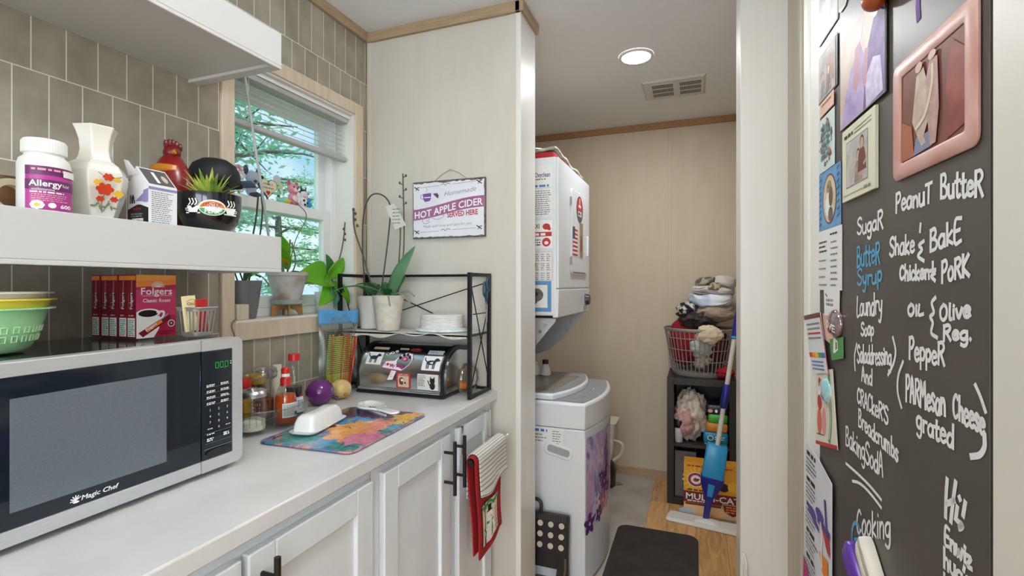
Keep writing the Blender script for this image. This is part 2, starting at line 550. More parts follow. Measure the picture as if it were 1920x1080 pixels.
# ------------------------------------------------------------------ the room
mb = MB().box(-1.53, 3.0, -3.4, 3.7, -0.06, 0); struct(mb, 'floor', plank_material(), smooth=0)
mb = MB().box(-1.376, -0.262, 2.02, 3.54, 0.0005, 0.003)
struct(mb, 'floor_vinyl', M('grey_vinyl', '#b9b1a6', 0.55, c2='#a2988b', scale=6, detail=8), smooth=0)
mb = MB().box(-1.53, 3.0, -3.4, 3.7, 2.45, 2.52); struct(mb, 'ceiling', CEIL, smooth=0)
TILE = tile_material()
WY0, WY1, WZ0, WZ1 = 1.151, 1.742, 1.212, 2.062
mb = MB()
mb.box(-1.53, XL, -3.3, WY0, 0, 2.45).box(-1.53, XL, WY1, YP + .0, 0, 2.45).box(-1.53, XL, WY0, WY1, 0, WZ0).box(-1.53, XL, WY0, WY1, WZ1, 2.45)
struct(mb, 'wall_left', TILE, smooth=0)
mb = MB().box(-1.53, XL, YP, YB, 0, 2.45); struct(mb, 'wall_laundry', LPANEL, smooth=0)
mb = MB().box(XL, -0.655, YP, 2.012, 0, 2.45); struct(mb, 'wall_partition', PANEL, smooth=0)
mb = MB().box(-0.668, -0.646, YP - .004, 2.016, 0, 2.45); struct(mb, 'trim_1', GLOSSP, smooth=0, bevel=.002)
mb = MB().box(-0.690, -0.668, YP - .003, YP, 0, 2.41); struct(mb, 'trim_2', PANEL, smooth=0)
mb = MB().box(-1.372, -1.350, YP - .006, YP, 0.92, 2.41); struct(mb, 'trim_3', M('pale_batten', '#d2cbbd', 0.5), smooth=0, bevel=.002)
mb = MB().box(-1.53, 3.0, YB, YB + .1, 0, 2.45); struct(mb, 'wall_back', LPANEL, smooth=0)
for i, x in enumerate((-0.72, -0.165)):
    mb = MB().box(x - .011, x + .011, YB - .004, YB, 0.055, 2.41); struct(mb, 'trim_%d' % (4 + i), LPANEL, smooth=0, bevel=.0015)
mb = MB().box(-1.37, 0.95, YB - .014, YB, 0, .055); struct(mb, 'baseboard_back', M('baseboard_tan', '#b99a78', 0.5, c2='#ad8c69', scale=8, stretch=(1, 4, 20)), smooth=0, bevel=.003)
mb = MB().box(-1.37, 0.95, YB - .016, YB, 2.408, 2.45); struct(mb, 'trim_6', TRIMO, smooth=0, bevel=.003)
mb = MB().box(XL, -0.646, YP - .016, YP, 2.408, 2.45); struct(mb, 'trim_7', TRIMW, smooth=0, bevel=.003)
mb = MB().box(-0.668, -0.632, YP - .016, 2.026, 2.408, 2.45); struct(mb, 'trim_8', TRIMW, smooth=0, bevel=.003)
mb = MB().box(XL, XL + .016, -3.3, YP - .016, 2.408, 2.45); struct(mb, 'trim_9', TRIMW, smooth=0, bevel=.003)
mb = MB().box(0.141, 2.9, YP, 2.012, 0, 2.45); struct(mb, 'wall_jamb', GLOSSP, smooth=0, bevel=.003)
mb = MB().box(0.95, 1.05, 2.012, YB, 0, 2.45); struct(mb, 'wall_laundry_right', LPANEL, smooth=0)
mb = MB().box(0.316, 0.41, 0.12, YP, 0, 2.45); struct(mb, 'wall_right', M('right_wall_panel', '#c4bdaf', 0.5, c2='#beb6a7', scale=6, stretch=(8, 8, 0.5)), smooth=0)
mb = MB().box(-1.53, 3.0, -3.4, -3.3, 0, 2.45); struct(mb, 'wall_front', WHITE, smooth=0)
mb = MB().box(2.9, 3.0, -3.3, YB, 0, 2.45); struct(mb, 'wall_far_right', WHITE, smooth=0)
CASW = M('door_casing_white', '#f1efea', 0.4)
mb = MB().box(0.276, 0.316, 1.345, 1.455, 0, 2.3).box(0.286, 0.316, 1.455, 1.500, 0, 2.3).box(0.279, 0.316, 1.500, 1.556, 0, 2.3)
struct(mb, 'trim_10', CASW, smooth=0, bevel=.004)
mb = MB().box(0.300, 0.316, 0.10, 0.682, 0, 2.45); struct(mb, 'trim_11', M('door_casing_grey', '#e2dfd8', 0.45), smooth=0, bevel=.004)
mb = MB().box(0.283, 0.316, 1.62, YP, 0, 2.45); struct(mb, 'trim_12', MATS['right_wall_panel'], smooth=0, bevel=.003)

# the window
mb = MB()
for y0, y1, z0, z1 in ((WY0 - .045, WY0, WZ0 - .06, WZ1 + .05), (WY1, WY1 + .05, WZ0 - .06, WZ1 + .05), (WY0, WY1, WZ1, WZ1 + .05), (WY0, WY1, WZ0 - .06, WZ0)):
    mb.box(XL, XL + .013, y0, y1, z0, z1)
o = struct(mb, 'window_1', CASING, smooth=0, bevel=.0025)
win = o
mb = MB()                                                     # white reveals
mb.box(-1.53, XL + .004, WY0, WY0 + .006, WZ0, WZ1).box(-1.53, XL + .004, WY1 - .006, WY1, WZ0, WZ1).box(-1.53, XL + .004, WY0 + .006, WY1 - .006, WZ1 - .006, WZ1).box(-1.53, XL + .008, WY0 + .006, WY1 - .006, WZ0, WZ0 + .006)
mb.build('window_reveal', M('window_reveal_white', '#e9e6df', 0.45), win, smooth=0)
def rect_frame(mb, x0, x1, y0, y1, z0, z1, t, tb=None, tt=None):
    tb = tb or t; tt = tt or t
    mb.box(x0, x1, y0, y0 + t, z0, z1).box(x0, x1, y1 - t, y1, z0, z1).box(x0, x1, y0 + t, y1 - t, z1 - tt, z1).box(x0, x1, y0 + t, y1 - t, z0, z0 + tb)
a, b = WY0 + .006, WY1 - .006
mb = MB(); rect_frame(mb, -1.528, -1.462, a, b, WZ0 + .006, WZ1 - .006, .030); mb.build('window_frame', VINYL, win, smooth=0, bevel=.003)
mb = MB(); rect_frame(mb, -1.522, -1.497, a + .03, b - .03, 1.60, WZ1 - .036, .040); mb.build('upper_sash', VINYL, win, smooth=0, bevel=.003)
mb = MB(); rect_frame(mb, -1.495, -1.466, a + .03, b - .03, WZ0 + .036, 1.645, .042, .045, .042); mb.build('lower_sash', VINYL, win, smooth=0, bevel=.003)
mb = MB().box(-1.511, -1.508, a + .068, b - .068, 1.638, WZ1 - .074); mb.build('upper_pane', GLASS, win, smooth=0)
mb = MB().box(-1.482, -1.479, a + .070, b - .070, WZ0 + .079, 1.604); mb.build('lower_pane', GLASS, win, smooth=0)
# raised mini blind
t = thing('window_blind', (-1.418, 1.446, 2.0), 'white slatted mini blind hanging half raised at the top of the kitchen window', 'blind')
BL = M('blind_white', '#f0f0ee', 0.4, backlit='#ffffff'); BLG = M('blind_rail_grey', '#b9b9b9', 0.4)
MB().box(-1.44, -1.395, a + .008, b - .008, 2.022, 2.054).build('head_rail', BLG, t, bevel=.003)
MB().box(-1.393, -1.389, a + .002, b - .002, 2.040, 2.056).build('valance_clip', VINYL, t, bevel=.001)
for k in range(7):
    z = 2.006 - .0195 * k
    mb = MB().grid(lambda u, v: (-1.428 + .022 * u, a + .012 + (b - a - .024) * v, z + .0012 * math.sin(PI * u) + .0066 * (.5 - u)), 4, 1)
    mb.build('slat', BL, t, solid=.0006)
MB().rbox(-1.432, -1.400, a + .010, b - .010, 1.858, 1.878, .006, axis='y').build('bottom_rail', BLG, t)
mb = MB()
for y in (a + .08, b - .08): mb.cyl((-1.431, y, 1.87), (-1.431, y, 2.03), .0008, seg=5).cyl((-1.404, y, 1.87), (-1.404, y, 2.03), .0008, seg=5)
mb.build('ladder_cord', VINYL, t)
mb = MB().tube(spline([(-1.388, 1.207, 2.018), (-1.386, 1.212, 1.99), (-1.375, 1.236, 1.80), (-1.362, 1.266, 1.58), (-1.357, 1.278, 1.48)]), .0042, 8)
mb.build('tilt_wand', M('wand_clear_grey', '#b9bcbd', 0.25), t)

# ceiling lamps: the laundry room's and the kitchen's
LAMP_E = M('lamp_diffuser', '#ffffff', 0.5, emit='#fbfaf6', estr=6.0)
def ceiling_lamp(x, y, r, label):
    t = thing('ceiling_light', (x, y, 2.45), label, 'ceiling light', 'kitchen ceiling lights' if 'kitchen' in label else None)
    MB().lathe([(r * 1.22, 2.4495), (r * 1.20, 2.444), (r * 1.02, 2.4405), (r * 1.0, 2.4425)], (x, y, 0), 40, cap0=False, cap1=False).build('trim_ring', WHITE, t)
    MB().lathe([(0.001, 2.4425), (r, 2.4425)], (x, y, 0), 40).build('diffuser', LAMP_E, t)
ceiling_lamp(-0.273, 2.464, 0.068, 'round recessed ceiling light glowing above the laundry nook')
for k, (lx, ly, lw) in enumerate(KITCHEN_LAMPS):
    ceiling_lamp(lx, ly, 0.15, 'round white kitchen ceiling light overhead')
# air vent
t = thing('air_vent', (-0.117, 2.93, 2.45), 'white rectangular ceiling air vent with two slotted grilles', 'vent')
mb = MB()
x0, x1, y0, y1 = -0.285, 0.052, 2.79, 3.075
VW = M('vent_white', '#d5d5d4', 0.5)
mb.loft([[(x0, y0, 2.45), (x1, y0, 2.45), (x1, y1, 2.45), (x0, y1, 2.45)], [(x0 + .012, y0 + .012, 2.441), (x1 - .012, y0 + .012, 2.441), (x1 - .012, y1 - .012, 2.441), (x0 + .012, y1 - .012, 2.441)]])
mb.build('vent_plate', VW, t, smooth=0)
VD = M('vent_dark', '#6b625c', 0.7)
for sx in (-0.232, -0.085):
    pl = MB().box(sx, sx + .112, 2.835, 3.028, 2.4402, 2.441).build('grille', VD, t, smooth=0)
    mb = MB()
    for k in range(4): mb.box(sx, sx + .112, 2.833 + .0635 * k, 2.839 + .0635 * k, 2.4385, 2.4402)
    for k in range(17): mb.box(sx + .0066 * k, sx + .0066 * k + .0016, 2.835, 3.028, 2.4392, 2.4402)
    mb.build('fin', VW, pl, smooth=0)

# ------------------------------------------------------------------ garden beyond the window
mb = MB().box(-40, -1.6, -30, 45, -0.65, -0.55); o = struct(mb, 'ground_lawn', M('lawn', '#6fa35c', 0.9, c2='#87b86c', scale=1.5), smooth=0)
LEAF = [M('leaf_blue_green', '#7fb592', 0.6, backlit='#a8d8b4'), M('leaf_mid_green', '#8cc07c', 0.6, backlit='#b8e298'), M('leaf_teal', '#7fbba8', 0.6, backlit='#a4dccb')]
BARK = M('bark', '#5f5a54', 0.9)
def tree(x, y, h, r, n, label, lm, seed, zlo=0.25, wide=1.0):
    R = random.Random(seed)
    t = thing('garden_tree', (x, y, -0.55), label, 'tree', 'trees in the garden beyond the window')
    mb = MB(); tips = []
    top = h - 0.5
    mb.tube([(x, y, -0.56), (x + .05, y, h * .3), (x - .06, y + .05, h * .65), (x, y, top)], [.16, .13, .08, .02], 8)
    for k in range(26):
        z = h * (zlo + (.95 - zlo) * R.random()); a = R.uniform(0, 2 * PI); l = r * (1.05 - .55 * z / h) * R.uniform(.7, 1.1)
        p0 = Vector((x, y, z)); d = Vector((math.cos(a) * wide, math.sin(a) * wide, R.uniform(-.05, .35)))
        pts = [p0 + d * l * q + Vector((0, 0, -.12 * l * q * q + .05 * math.sin(5 * q + k))) for q in (0, .25, .5, .75, 1)]
        mb.tube(pts, [.04, .03, .022, .014, .005], 5); tips.append(pts)
        for s in range(3):
            q = R.choice(pts[1:4]); e = q + Vector((R.uniform(-.5, .5), R.uniform(-.5, .5), R.uniform(-.1, .35))) * r * .4
            tips.append([q, q.lerp(e, .5), e]); mb.tube(tips[-1], [.012, .009, .003], 4)
    mb.build('branches', BARK, t)
    mb = MB()
    for k in range(n):
        pts = R.choice(tips); i = R.randrange(len(pts) - 1)
        c = pts[i].lerp(pts[i + 1], R.random()) + Vector((R.gauss(0, .12), R.gauss(0, .12), R.gauss(0, .06)))
        s = R.uniform(.03, .07); d = Vector((R.gauss(0, 1), R.gauss(0, 1), R.gauss(0, .4))).normalized(); u = d.cross(Vector((R.gauss(0, 1), R.gauss(0, 1), R.gauss(0, 1)))).normalized()
        mb.add([c - d * s, c + u * s * .32, c + d * s, c - u * s * .32], [(0, 1, 2, 3)], k % 2)
    mb.build('foliage', lm, t, smooth=0)
tree(-5.0, 3.7, 4.8, 2.1, 6500, 'loose spreading tree nearest the window pane, teal leaves', [LEAF[0], LEAF[2]], 3, .12)
tree(-5.0, 7.9, 5.2, 2.3, 7500, 'bright green tree seen in the right half of the window', [LEAF[1], LEAF[0]], 5, .10)
tree(-10.5, 10.2, 4.6, 3.4, 7000, 'wide pale tree farther back behind the other garden trees', [LEAF[2], LEAF[1]], 9, .05)
# ------------------------------------------------------------------ worktop and base cabinets
mb = MB().box(XL, -0.747, -1.2, YP - .001, 0.872, 0.91)
solo(mb, 'worktop', M('worktop_marble_white', '#dbdbda', 0.22, c2='#d0d0cf', scale=5, detail=8, sharp=(.45, .75)), (-1.06, 0.3, 0.872), 'long white marble-look worktop running under the window', 'worktop', bevel=.004)
HB = M('handle_black', '#1a1715', 0.45, 0.2)
def cabinet(y0, y1, doors, label):
    t = thing('base_cabinet', (-1.07, (y0 + y1) / 2, 0), label, 'cabinet', 'base cabinets under the worktop')
    MB().box(XL + .002, -0.775, y0 + .0005, y1 - .0005, 0.10, 0.8715).box(XL + .002, -0.84, y0 + .0005, y1 - .0005, 0, 0.10).build('body', CAB, t, smooth=0, bevel=.001)
    for d0, d1, hy in doors:
        mb = MB(); x0, x1 = -0.775, -0.755; z0, z1, s = 0.125, 0.842, 0.062
        rect_frame(mb, x0, x1, d0, d1, z0, z1, s)
        d = mb.build('door', CAB, t, smooth=0, bevel=.003)
        MB().box(x0 + .001, x0 + .009, d0 + s, d1 - s, z0 + s, z1 - s).build('door_panel', CAB, d, smooth=0)
        mb = MB().cyl((-0.718, hy, 0.662), (-0.718, hy, 0.832), .0062, seg=14)
        for z in (0.70, 0.795): mb.cyl((-0.756, hy, z), (-0.718, hy, z), .0048, seg=10)
        mb.build('handle', HB, d)
cabinet(1.050, 1.830, [(1.081, 1.446, 1.404), (1.508, 1.790, 1.474)], 'double-door white shaker cabinet at the sign-wall end of the worktop')
cabinet(0.275, 1.045, [(0.285, 0.652, 0.625), (0.666, 1.032, 0.695)], 'white shaker cabinet below the microwave')
cabinet(-0.50, 0.270, [(-0.49, -0.12, -0.15), (-0.10, 0.26, -0.06)], 'white shaker cabinet at the near end of the worktop')

# towel bar hung over the far door
t = thing('towel_bar', (-0.71, 1.63, 0.70), 'chrome over-the-door towel bar hooked on the far cabinet door', 'towel bar')
MB().cyl((-0.690, 1.475, 0.750), (-0.690, 1.785, 0.750), .0065, seg=14).build('rail', CHROME, t)
MB().cyl((-0.690, 1.455, 0.750), (-0.690, 1.476, 0.750), .0095, seg=14).build('end_cap', BLACKP, t)
MB().cyl((-0.690, 1.784, 0.750), (-0.690, 1.796, 0.750), .0075, seg=14).build('end_cap', CHROME, t)
for y in (1.530, 1.755):
    MB().box(-0.7548, -0.7528, y - .008, y + .008, 0.745, 0.845).box(-0.776, -0.7528, y - .008, y + .008, 0.8425, 0.8445).box(-0.7528, -0.690, y - .006, y + .006, 0.7445, 0.7475).build('hook_strap', CHROME, t, smooth=0)
# towels: folded over the rail, front and back falls
def towel(name, label, mats, y0, y1, zf, zb, rr, seed, art=None, xo=0.0, wav=.004, stripes=None, skew=0.0):
    R = random.Random(seed); zr = 0.750
    path = []
    for i in range(9): path.append((rr + .012 * (1 - i / 8) ** 2 * .6, zf + (zr - zf) * i / 8))
    for i in range(1, 8): a = PI * i / 8; path.append((rr * math.cos(a), zr + rr * math.sin(a)))
    for i in range(9): path.append((-rr + (rr * 1.7 if seed == 2 else 0) * i / 8, zr + (zb - zr) * i / 8))
    nv = len(path) - 1; nu = 26
    def fn(u, v):
        k = v * nv; i = min(int(k), nv - 1); f = k - i
        x = path[i][0] * (1 - f) + path[i + 1][0] * f; z = path[i][1] * (1 - f) + path[i + 1][1] * f
        drop = max(0, zr - z)
        s = 1 if v < .5 else -.2
        x += s * wav * math.sin(u * 9 + seed) * min(1, drop * 6) + (.004 if seed == 2 else .008) * s * math.sin(u * 4.2 + 1) * min(1, drop * 4)
        y = y0 + (y1 - y0) * (u + (.03 * math.sin(drop * 14 + seed)) * (1 if u > .5 else -1) * min(1, drop * 5)) + skew * drop
        return (-0.690 + xo + x, y, z - (.012 * math.sin(u * 5) if v < .05 else 0))
    mb = MB().grid(fn, nu, nv * (4 if stripes else 2))
    if stripes:
        for k in range(len(mb.f)): mb.mi[k] = stripes(k // nu, k % nu)
    o = mb.build(name, mats, None, smooth=60, solid=.005, subdiv=1)
    tag(o, label, 'towel')
    return o, fn
RED = M('red_terry', '#b3181d', 0.95, c2='#9c1217', scale=160, bump=.6, bscale=500)
TW = M('white_terry', '#dfdad2', 0.95, bump=.6, bscale=400); TG = M('grey_terry', '#8b8985', 0.95, bump=.6, bscale=400)
rt, rtf = towel('hand_towel', 'red terry hand towel with a square winter patch on the towel bar', [RED], 1.462, 1.700, 0.432, 0.440, .0150, 2)
towel('dish_towel', 'white dish towel with wavy grey stripes draped over the red towel', [TW, TG], 1.480, 1.722, 0.632, 0.62, .0225, 5, stripes=lambda r, c: 1 if (r % 4 == 1) else 0, wav=.004)
# the patch sewn on the red towel: snowman with hat, scarf and greenery
A = Art(); PW = M('patch_cloth', '#e9dcc0', 0.9)
A.rect(0, 0, .115, .135, INK_K, 6, 6); A.rect(.004, .004, .111, .131, PW, 6, 6)
A.ell(.055, .030, .034, .030, INK_W); A.ell(.055, .075, .023, .022, INK_W); A.rect(.036, .092, .076, .096, INK_K); A.rect(.043, .095, .069, .116, INK_K)
A.line([(.035, .058), (.055, .053), (.075, .060)], .008, INK_GR); A.line([(.066, .055), (.070, .030), (.066, .012)], .007, INK_GR)
for i in range(12): A.ell(.010 + .009 * i, .122 - .006 * math.sin(i), .009, .006, INK_GR, 8, i)
A.line([(.055, .074), (.068, .072)], .004, INK_O)
for i in range(5): A.line([(.086 + .003 * math.sin(i), .088 - .016 * i), (.104, .090 - .016 * i)], .003, INK_R)
A.line([(.012, .050), (.022, .035), (.016, .012)], .006, INK_K)
A.build('patch', lambda u, v, h: V(*rtf(.13 + u * 5.6, (.030 + v * .98) / .318 * 8 / 24)) + V(.004 + h, 0, 0), rt, step=.00012)

# ------------------------------------------------------------------ floating shelves
def shelf(z0, z1, label):
    mb = MB().box(XL, -1.055, -1.0, 1.035, z0 + .009, z1)
    mb.box(-1.068, -1.055, -1.0, 1.035, z0, z0 + .009).box(XL, -1.068, 1.006, 1.035, z0, z0 + .009)
    return solo(mb, 'floating_shelf', [SHELF_W], (XL, 0.0, z0), label, 'shelf', 'floating shelves', smooth=0, bevel=.0015)
shelf(1.365, 1.461, 'lower thick white floating shelf holding the bottle, vase and planter')
shelf(1.916, 2.013, 'upper thick white floating shelf near the ceiling')
MB_ = MB().rbox(-1.085, -1.062, .80, .86, 2.0135, 2.019, .004)
solo(MB_, 'tape_scrap', INK_Y, (-1.074, .83, 2.0135), 'yellow scrap peeking over the upper shelf edge', 'scrap')

Z1 = 1.4615
# pill bottle
t = thing('pill_bottle', (-1.125, 0.549, Z1), 'white plastic pill bottle with a purple allergy label', 'bottle')
c = (-1.125, 0.549, Z1)
PLW = M('bottle_plastic_white', '#ebebe8', 0.35)
MB().lathe([(.030, 0), (.0365, .003), (.0375, .008), (.0375, .088), (.035, .098), (.028, .105), (.028, .112)], c, 40).build('body', PLW, t)
mb = MB().lathe([(.0300, .108), (.0312, .109), (.0312, .131), (.0295, .134), (.001, .134)], c, 40)
for k in range(48):
    a = 2 * PI * k / 48; mb.cyl((c[0] + .0312 * math.cos(a), c[1] + .0312 * math.sin(a), Z1 + .110), (c[0] + .0312 * math.cos(a), c[1] + .0312 * math.sin(a), Z1 + .130), .0008, seg=5)
mb.build('cap', PLW, t)
LM, LD = M('label_magenta', '#b03a93', 0.35, c2='#c2479c', scale=30), M('label_plum', '#6d2c66', 0.35)
A = Art(); L0, L1 = -.030, .052
A.rect(L0, .004, L1, .082, LM, 24); A.rect(L0, .066, L1, .082, LD, 24); A.rect(L0, .040, L1, .058, LD, 24)
A.txt('Allergy', L0 + .006, .046, .011, INK_W, .045, .02); A.txt('Relief', L0 + .052, .047, .006, INK_W, .012)
A.txt('antihistamine', L0 + .010, .0385, .0045, INK_W, .030); A.scrib(L0 + .008, .034, L1 - .01, 1, .003, .0026, INK_W, 2); A.scrib(L0 + .010, .030, L1 - .02, 4, .0035, .0016, INK_PK, 4)
A.scrib(L0 + .010, .074, L1 - .02, 1, .003, .0035, INK_PK, 7); A.rect(L1 - .030, .066, L1, .078, INK_W, 8)
for k in range(8): A.ell(L0 + .018 + .006 * math.cos(k * PI / 4), .012 + .005 * math.sin(k * PI / 4), .0035, .0035, INK_W, 8)
A.ell(L0 + .018, .012, .0035, .003, INK_Y, 10); A.ell(L0 + .036, .012, .005, .005, INK_W, 12); A.txt('600', L0 + .046, .008, .007, INK_W, .016, .02)
A.build('label', onto_lathe(c, lambda z: .0376, math.radians(-21)), t)

# vase, six-sided, with painted poppies
t = thing('vase', (-1.16, 0.652, Z1), 'white six-sided porcelain vase painted with red and yellow poppies', 'vase')
prof = [(.034, 0), (.036, .004), (.044, .030), (.053, .062), (.0565, .085), (.056, .098), (.048, .112), (.034, .122), (.030, .130), (.0275, .145), (.029, .165), (.034, .182), (.0385, .192), (.0385, .1945), (.034, .192), (.026, .16), (.024, .12), (.001, .11)]
CER = M('porcelain_cream', '#ece9df', 0.12, coat=.5)
FA = math.radians(-12)
MB().lathe(prof, (-1.16, .652, Z1), 6, rot=FA + PI / 6).build('body', CER, t, smooth=20, bevel=.004, bseg=3)
def vr(z):
    for (r0, z0), (r1, z1) in zip(prof, prof[1:]):
        if z0 <= z <= z1: return r0 + (r1 - r0) * (z - z0) / (z1 - z0)
    return prof[0][0]
def on_facet(a, b, h):
    r = vr(b) * math.cos(PI / 6) + h
    return Vector((-1.16 + math.cos(FA) * r - math.sin(FA) * a, .652 + math.sin(FA) * r + math.cos(FA) * a, Z1 + b))
A = Art(); PR, PY, PG = M('poppy_red', '#c9401f', 0.3), M('poppy_yellow', '#e6b93c', 0.3), M('poppy_green', '#7c8f6a', 0.3)
def flower(u, v, r, m):
    for k in range(6): A.ell(u + r * .55 * math.cos(k * PI / 3), v + r * .38 * math.sin(k * PI / 3), r * .6, r * .42, m, 10, k)
for p in ([(.0, .055), (-.004, .035), (-.002, .018)], [(.008, .040), (.004, .03), (0, .018)], [(-.012, .04), (-.006, .028), (-.002, .016)], [(.012, .086), (.020, .088), (.026, .09)], [(-.006, .090), (-.012, .094)]):
    A.line(spline([(*q, 0) for q in p], 4), .0016, PG)
for k in range(7): A.ell(-.018 + .006 * k, .028 + .004 * math.sin(k * 2), .005, .002, PG, 8, k)
flower(.003, .086, .0085, PR); flower(.018, .082, .006, PY); flower(-.014, .073, .007, PY); flower(-.003, .061, .0135, PR); flower(.020, .054, .008, PY); flower(-.010, .041, .0065, PR); flower(.012, .042, .0065, PR)
A.build('poppy_painting', on_facet, t, base=.002)

# carton with a sloping top
t = thing('medicine_carton', (-1.13, .748, Z1), 'white and lavender carton with a black panel and open flap', 'carton')
x0, x1, y0, y1 = -1.166, -1.100, .717, .779
CW = M('carton_white', '#e9e8ea', 0.5); LAV = M('carton_lavender', '#8e86b8', 0.5); GREYF = M('carton_foil', '#8c8c90', 0.25, .6)
hz = .086
mb = MB().box(x0, x1, y0, y1, Z1, Z1 + hz)
mb.add([(x0, y0, Z1 + hz), (x1, y0, Z1 + hz), (x1, y1, Z1 + hz), (x0, y1, Z1 + hz), (x0 + .026, y0, Z1 + .128), (x0 + .026, y1, Z1 + .128)], [(0, 1, 4), (1, 2, 5, 4), (2, 3, 5), (3, 0, 4, 5)])
mb.build('body', CW, t, smooth=0)
MB().add([(x0 + .004, y0 - .002, Z1 + .108), (x1 - .030, y0 - .002, Z1 + .110), (x1 - .040, y0 - .016, Z1 + .136), (x0 + .012, y0 - .016, Z1 + .140)], [(0, 1, 2, 3)]).build('flap', CW, t, smooth=0, solid=.0008)
A = Art()
A.rect(0, .076, .062, .082, LAV); A.scrib(.006, .070, .056, 16, .0043, .0018, INK_G, 3)
A.build('side_print', plane((x1, y0, Z1), (0, 1, 0), (0, 0, 1)), t)
A = Art(); s = Vector((-.040, 0, .042)).normalized()
A.rect(.003, .003, .059, .054, GREYF); A.rect(.024, .010, .031, .046, INK_W); A.ell(.046, .026, .006, .012, INK_TAN)
A.build('foil_panel', plane((x1, y0, Z1 + hz), (0, 1, 0), s), t)
A = Art()
A.poly([(0, 0), (.066, 0), (.066, .036), (.040, .044), (.030, .044), (0, .034)], INK_K); A.txt('NEW', .018, .032, .006, INK_R, .026); A.scrib(.010, .022, .058, 2, .005, .003, INK_G, 5)
A.rect(.014, .004, .050, .014, INK_W); A.txt('OptiPure', .016, .006, .006, INK_K, .032)
A.poly([(.066, .048), (.050, .048), (.050, .074), (.066, .078)], LAV); A.poly([(.050, .050), (.026, .052), (.046, .066), (.050, .068)], LAV)
for k in range(2): A.line([(.008 + .008 * k, .048), (.009 + .008 * k, .066), (.013 + .006 * k, .060), (.014 + .008 * k, .048)], .003, INK_K)
A.build('front_print', plane((x0, y0, Z1), (1, 0, 0), (0, 0, 1)), t)

# rooster
t = thing('rooster_figurine', (-1.25, .872, Z1), 'red and orange ceramic rooster figurine behind the carton', 'figurine')
RR, RO, RB, RD = M('rooster_red', '#861612', 0.25), M('rooster_orange', '#c9801f', 0.3), M('rooster_brown', '#7a4526', 0.5, c2='#4d2a18', scale=60), M('rooster_dark_red', '#6e100f', 0.3)
cx, cy = -1.25, .872
MB().lathe([(.040, 0), (.044, .012), (.048, .04), (.052, .07), (.046, .10), (.036, .125)], (cx, cy, Z1), 24).build('body', RB, t)
MB().lathe([(.050, .085), (.050, .11), (.046, .14), (.037, .165), (.026, .188), (.016, .2)], (cx, cy, Z1), 24).build('breast', RR, t)
MB().lathe([(.0405, .150), (.0425, .156), (.0385, .168), (.034, .171)], (cx - .004, cy - .004, Z1), 24).build('neck_feathers', RO, t)
MB().ball((cx, cy, Z1 + .205), .020, seg=16, rings=10).build('head', RD, t)
mb = MB()
for k in range(5): mb.ball((cx - .002, cy - .014 + .009 * k, Z1 + .222 + .008 * math.sin(PI * (k + .6) / 5)), .006, .006, .012, 8, 6)
mb.build('comb', RD, t)
MB().cyl((cx + .016, cy - .006, Z1 + .204), (cx + .034, cy - .012, Z1 + .198), .006, .001, 10).build('beak', RO, t)
mb = MB()
for k in range(7):
    a = .35 + .16 * k
    mb.tube(spline([(cx, cy + .03, Z1 + .06), (cx + .005, cy + .06, Z1 + .05 + .05 * a), (cx + .006, cy + .085 + .004 * k, Z1 + .03 + .075 * a)]), [.010] * 6 + [.007] * 6 + [.003], 7)
mb.build('tail', RB, t)
MB().ball((cx + .05, cy + .06, Z1 + .022), .022, .018, .024, 14, 10).build('foot_pumpkin', RO, t)

# succulent in a black bowl planter
t = thing('planter', (-1.128, .880, Z1), 'glossy black bowl planter with a coffee cup badge and a spiky green succulent', 'planter')
c = (-1.128, .880, Z1)
GB = M('glazed_black', '#101218', 0.08, coat=.6)
bp = [(.034, 0), (.045, .003), (.060, .018), (.068, .040), (.071, .065), (.071, .090), (.067, .090), (.064, .06), (.001, .055)]
MB().lathe(bp, c, 48).build('bowl', GB, t)
MB().lathe([(.001, .080), (.066, .080)], c, 24).build('soil', M('soil', '#3b2c20', 0.95), t)
SUC = [M('succulent_green', '#93b24a', 0.45, c2='#6f9338', scale=40), M('succulent_tip', '#c3cf5c', 0.45, c2='#a9bb4d', scale=40), M('succulent_dark', '#4a5c33', 0.5)]
R = random.Random(4)
for k in range(34):
    a = R.uniform(0, 2 * PI); ti = (.15 + .95 * (k / 34)); L = R.uniform(.062, .088)
    d = Vector((math.cos(a) * math.sin(ti), math.sin(a) * math.sin(ti), math.cos(ti)))
    s = Vector((-math.sin(a), math.cos(a), 0)); n = d.cross(s)
    b0 = Vector(c) + Vector((math.cos(a) * .012, math.sin(a) * .012, .078))
    rings = []
    for q, wd in ((0, .005), (.3, .0075), (.6, .0055), (.85, .0025), (1, .0003)):
        p = b0 + d * L * q + n * (-.012 * q * q) + Vector((0, 0, -.010 * q * q * ti))
        rings.append([p + s * wd, p + n * wd * .35, p - s * wd, p - n * wd * .35])
    MB().loft(rings).build('succulent_leaf', SUC[2] if k > 29 else SUC[k % 2], t, smooth=50)
A = Art()
def logo_cup(u):
    A.poly([(u - .014, .055), (u + .014, .055), (u + .009, .040), (u - .009, .040)], INK_W); A.rect(u - .016, .0375, u + .016, .0405, INK_W)
    A.line([(u - .011, .049), (u - .017, .049), (u - .016, .045), (u - .011, .044)] if u < 0 else [(u + .011, .049), (u + .017, .049), (u + .016, .045), (u + .011, .044)], .0022, INK_W)
    for k in (-1, 0, 1): A.line(spline([(u + .007 * k - .002, .057, 0), (u + .007 * k + .002, .063, 0), (u + .007 * k - .001, .071, 0)], 4), .0026, INK_W)
logo_cup(-.040); logo_cup(.040)
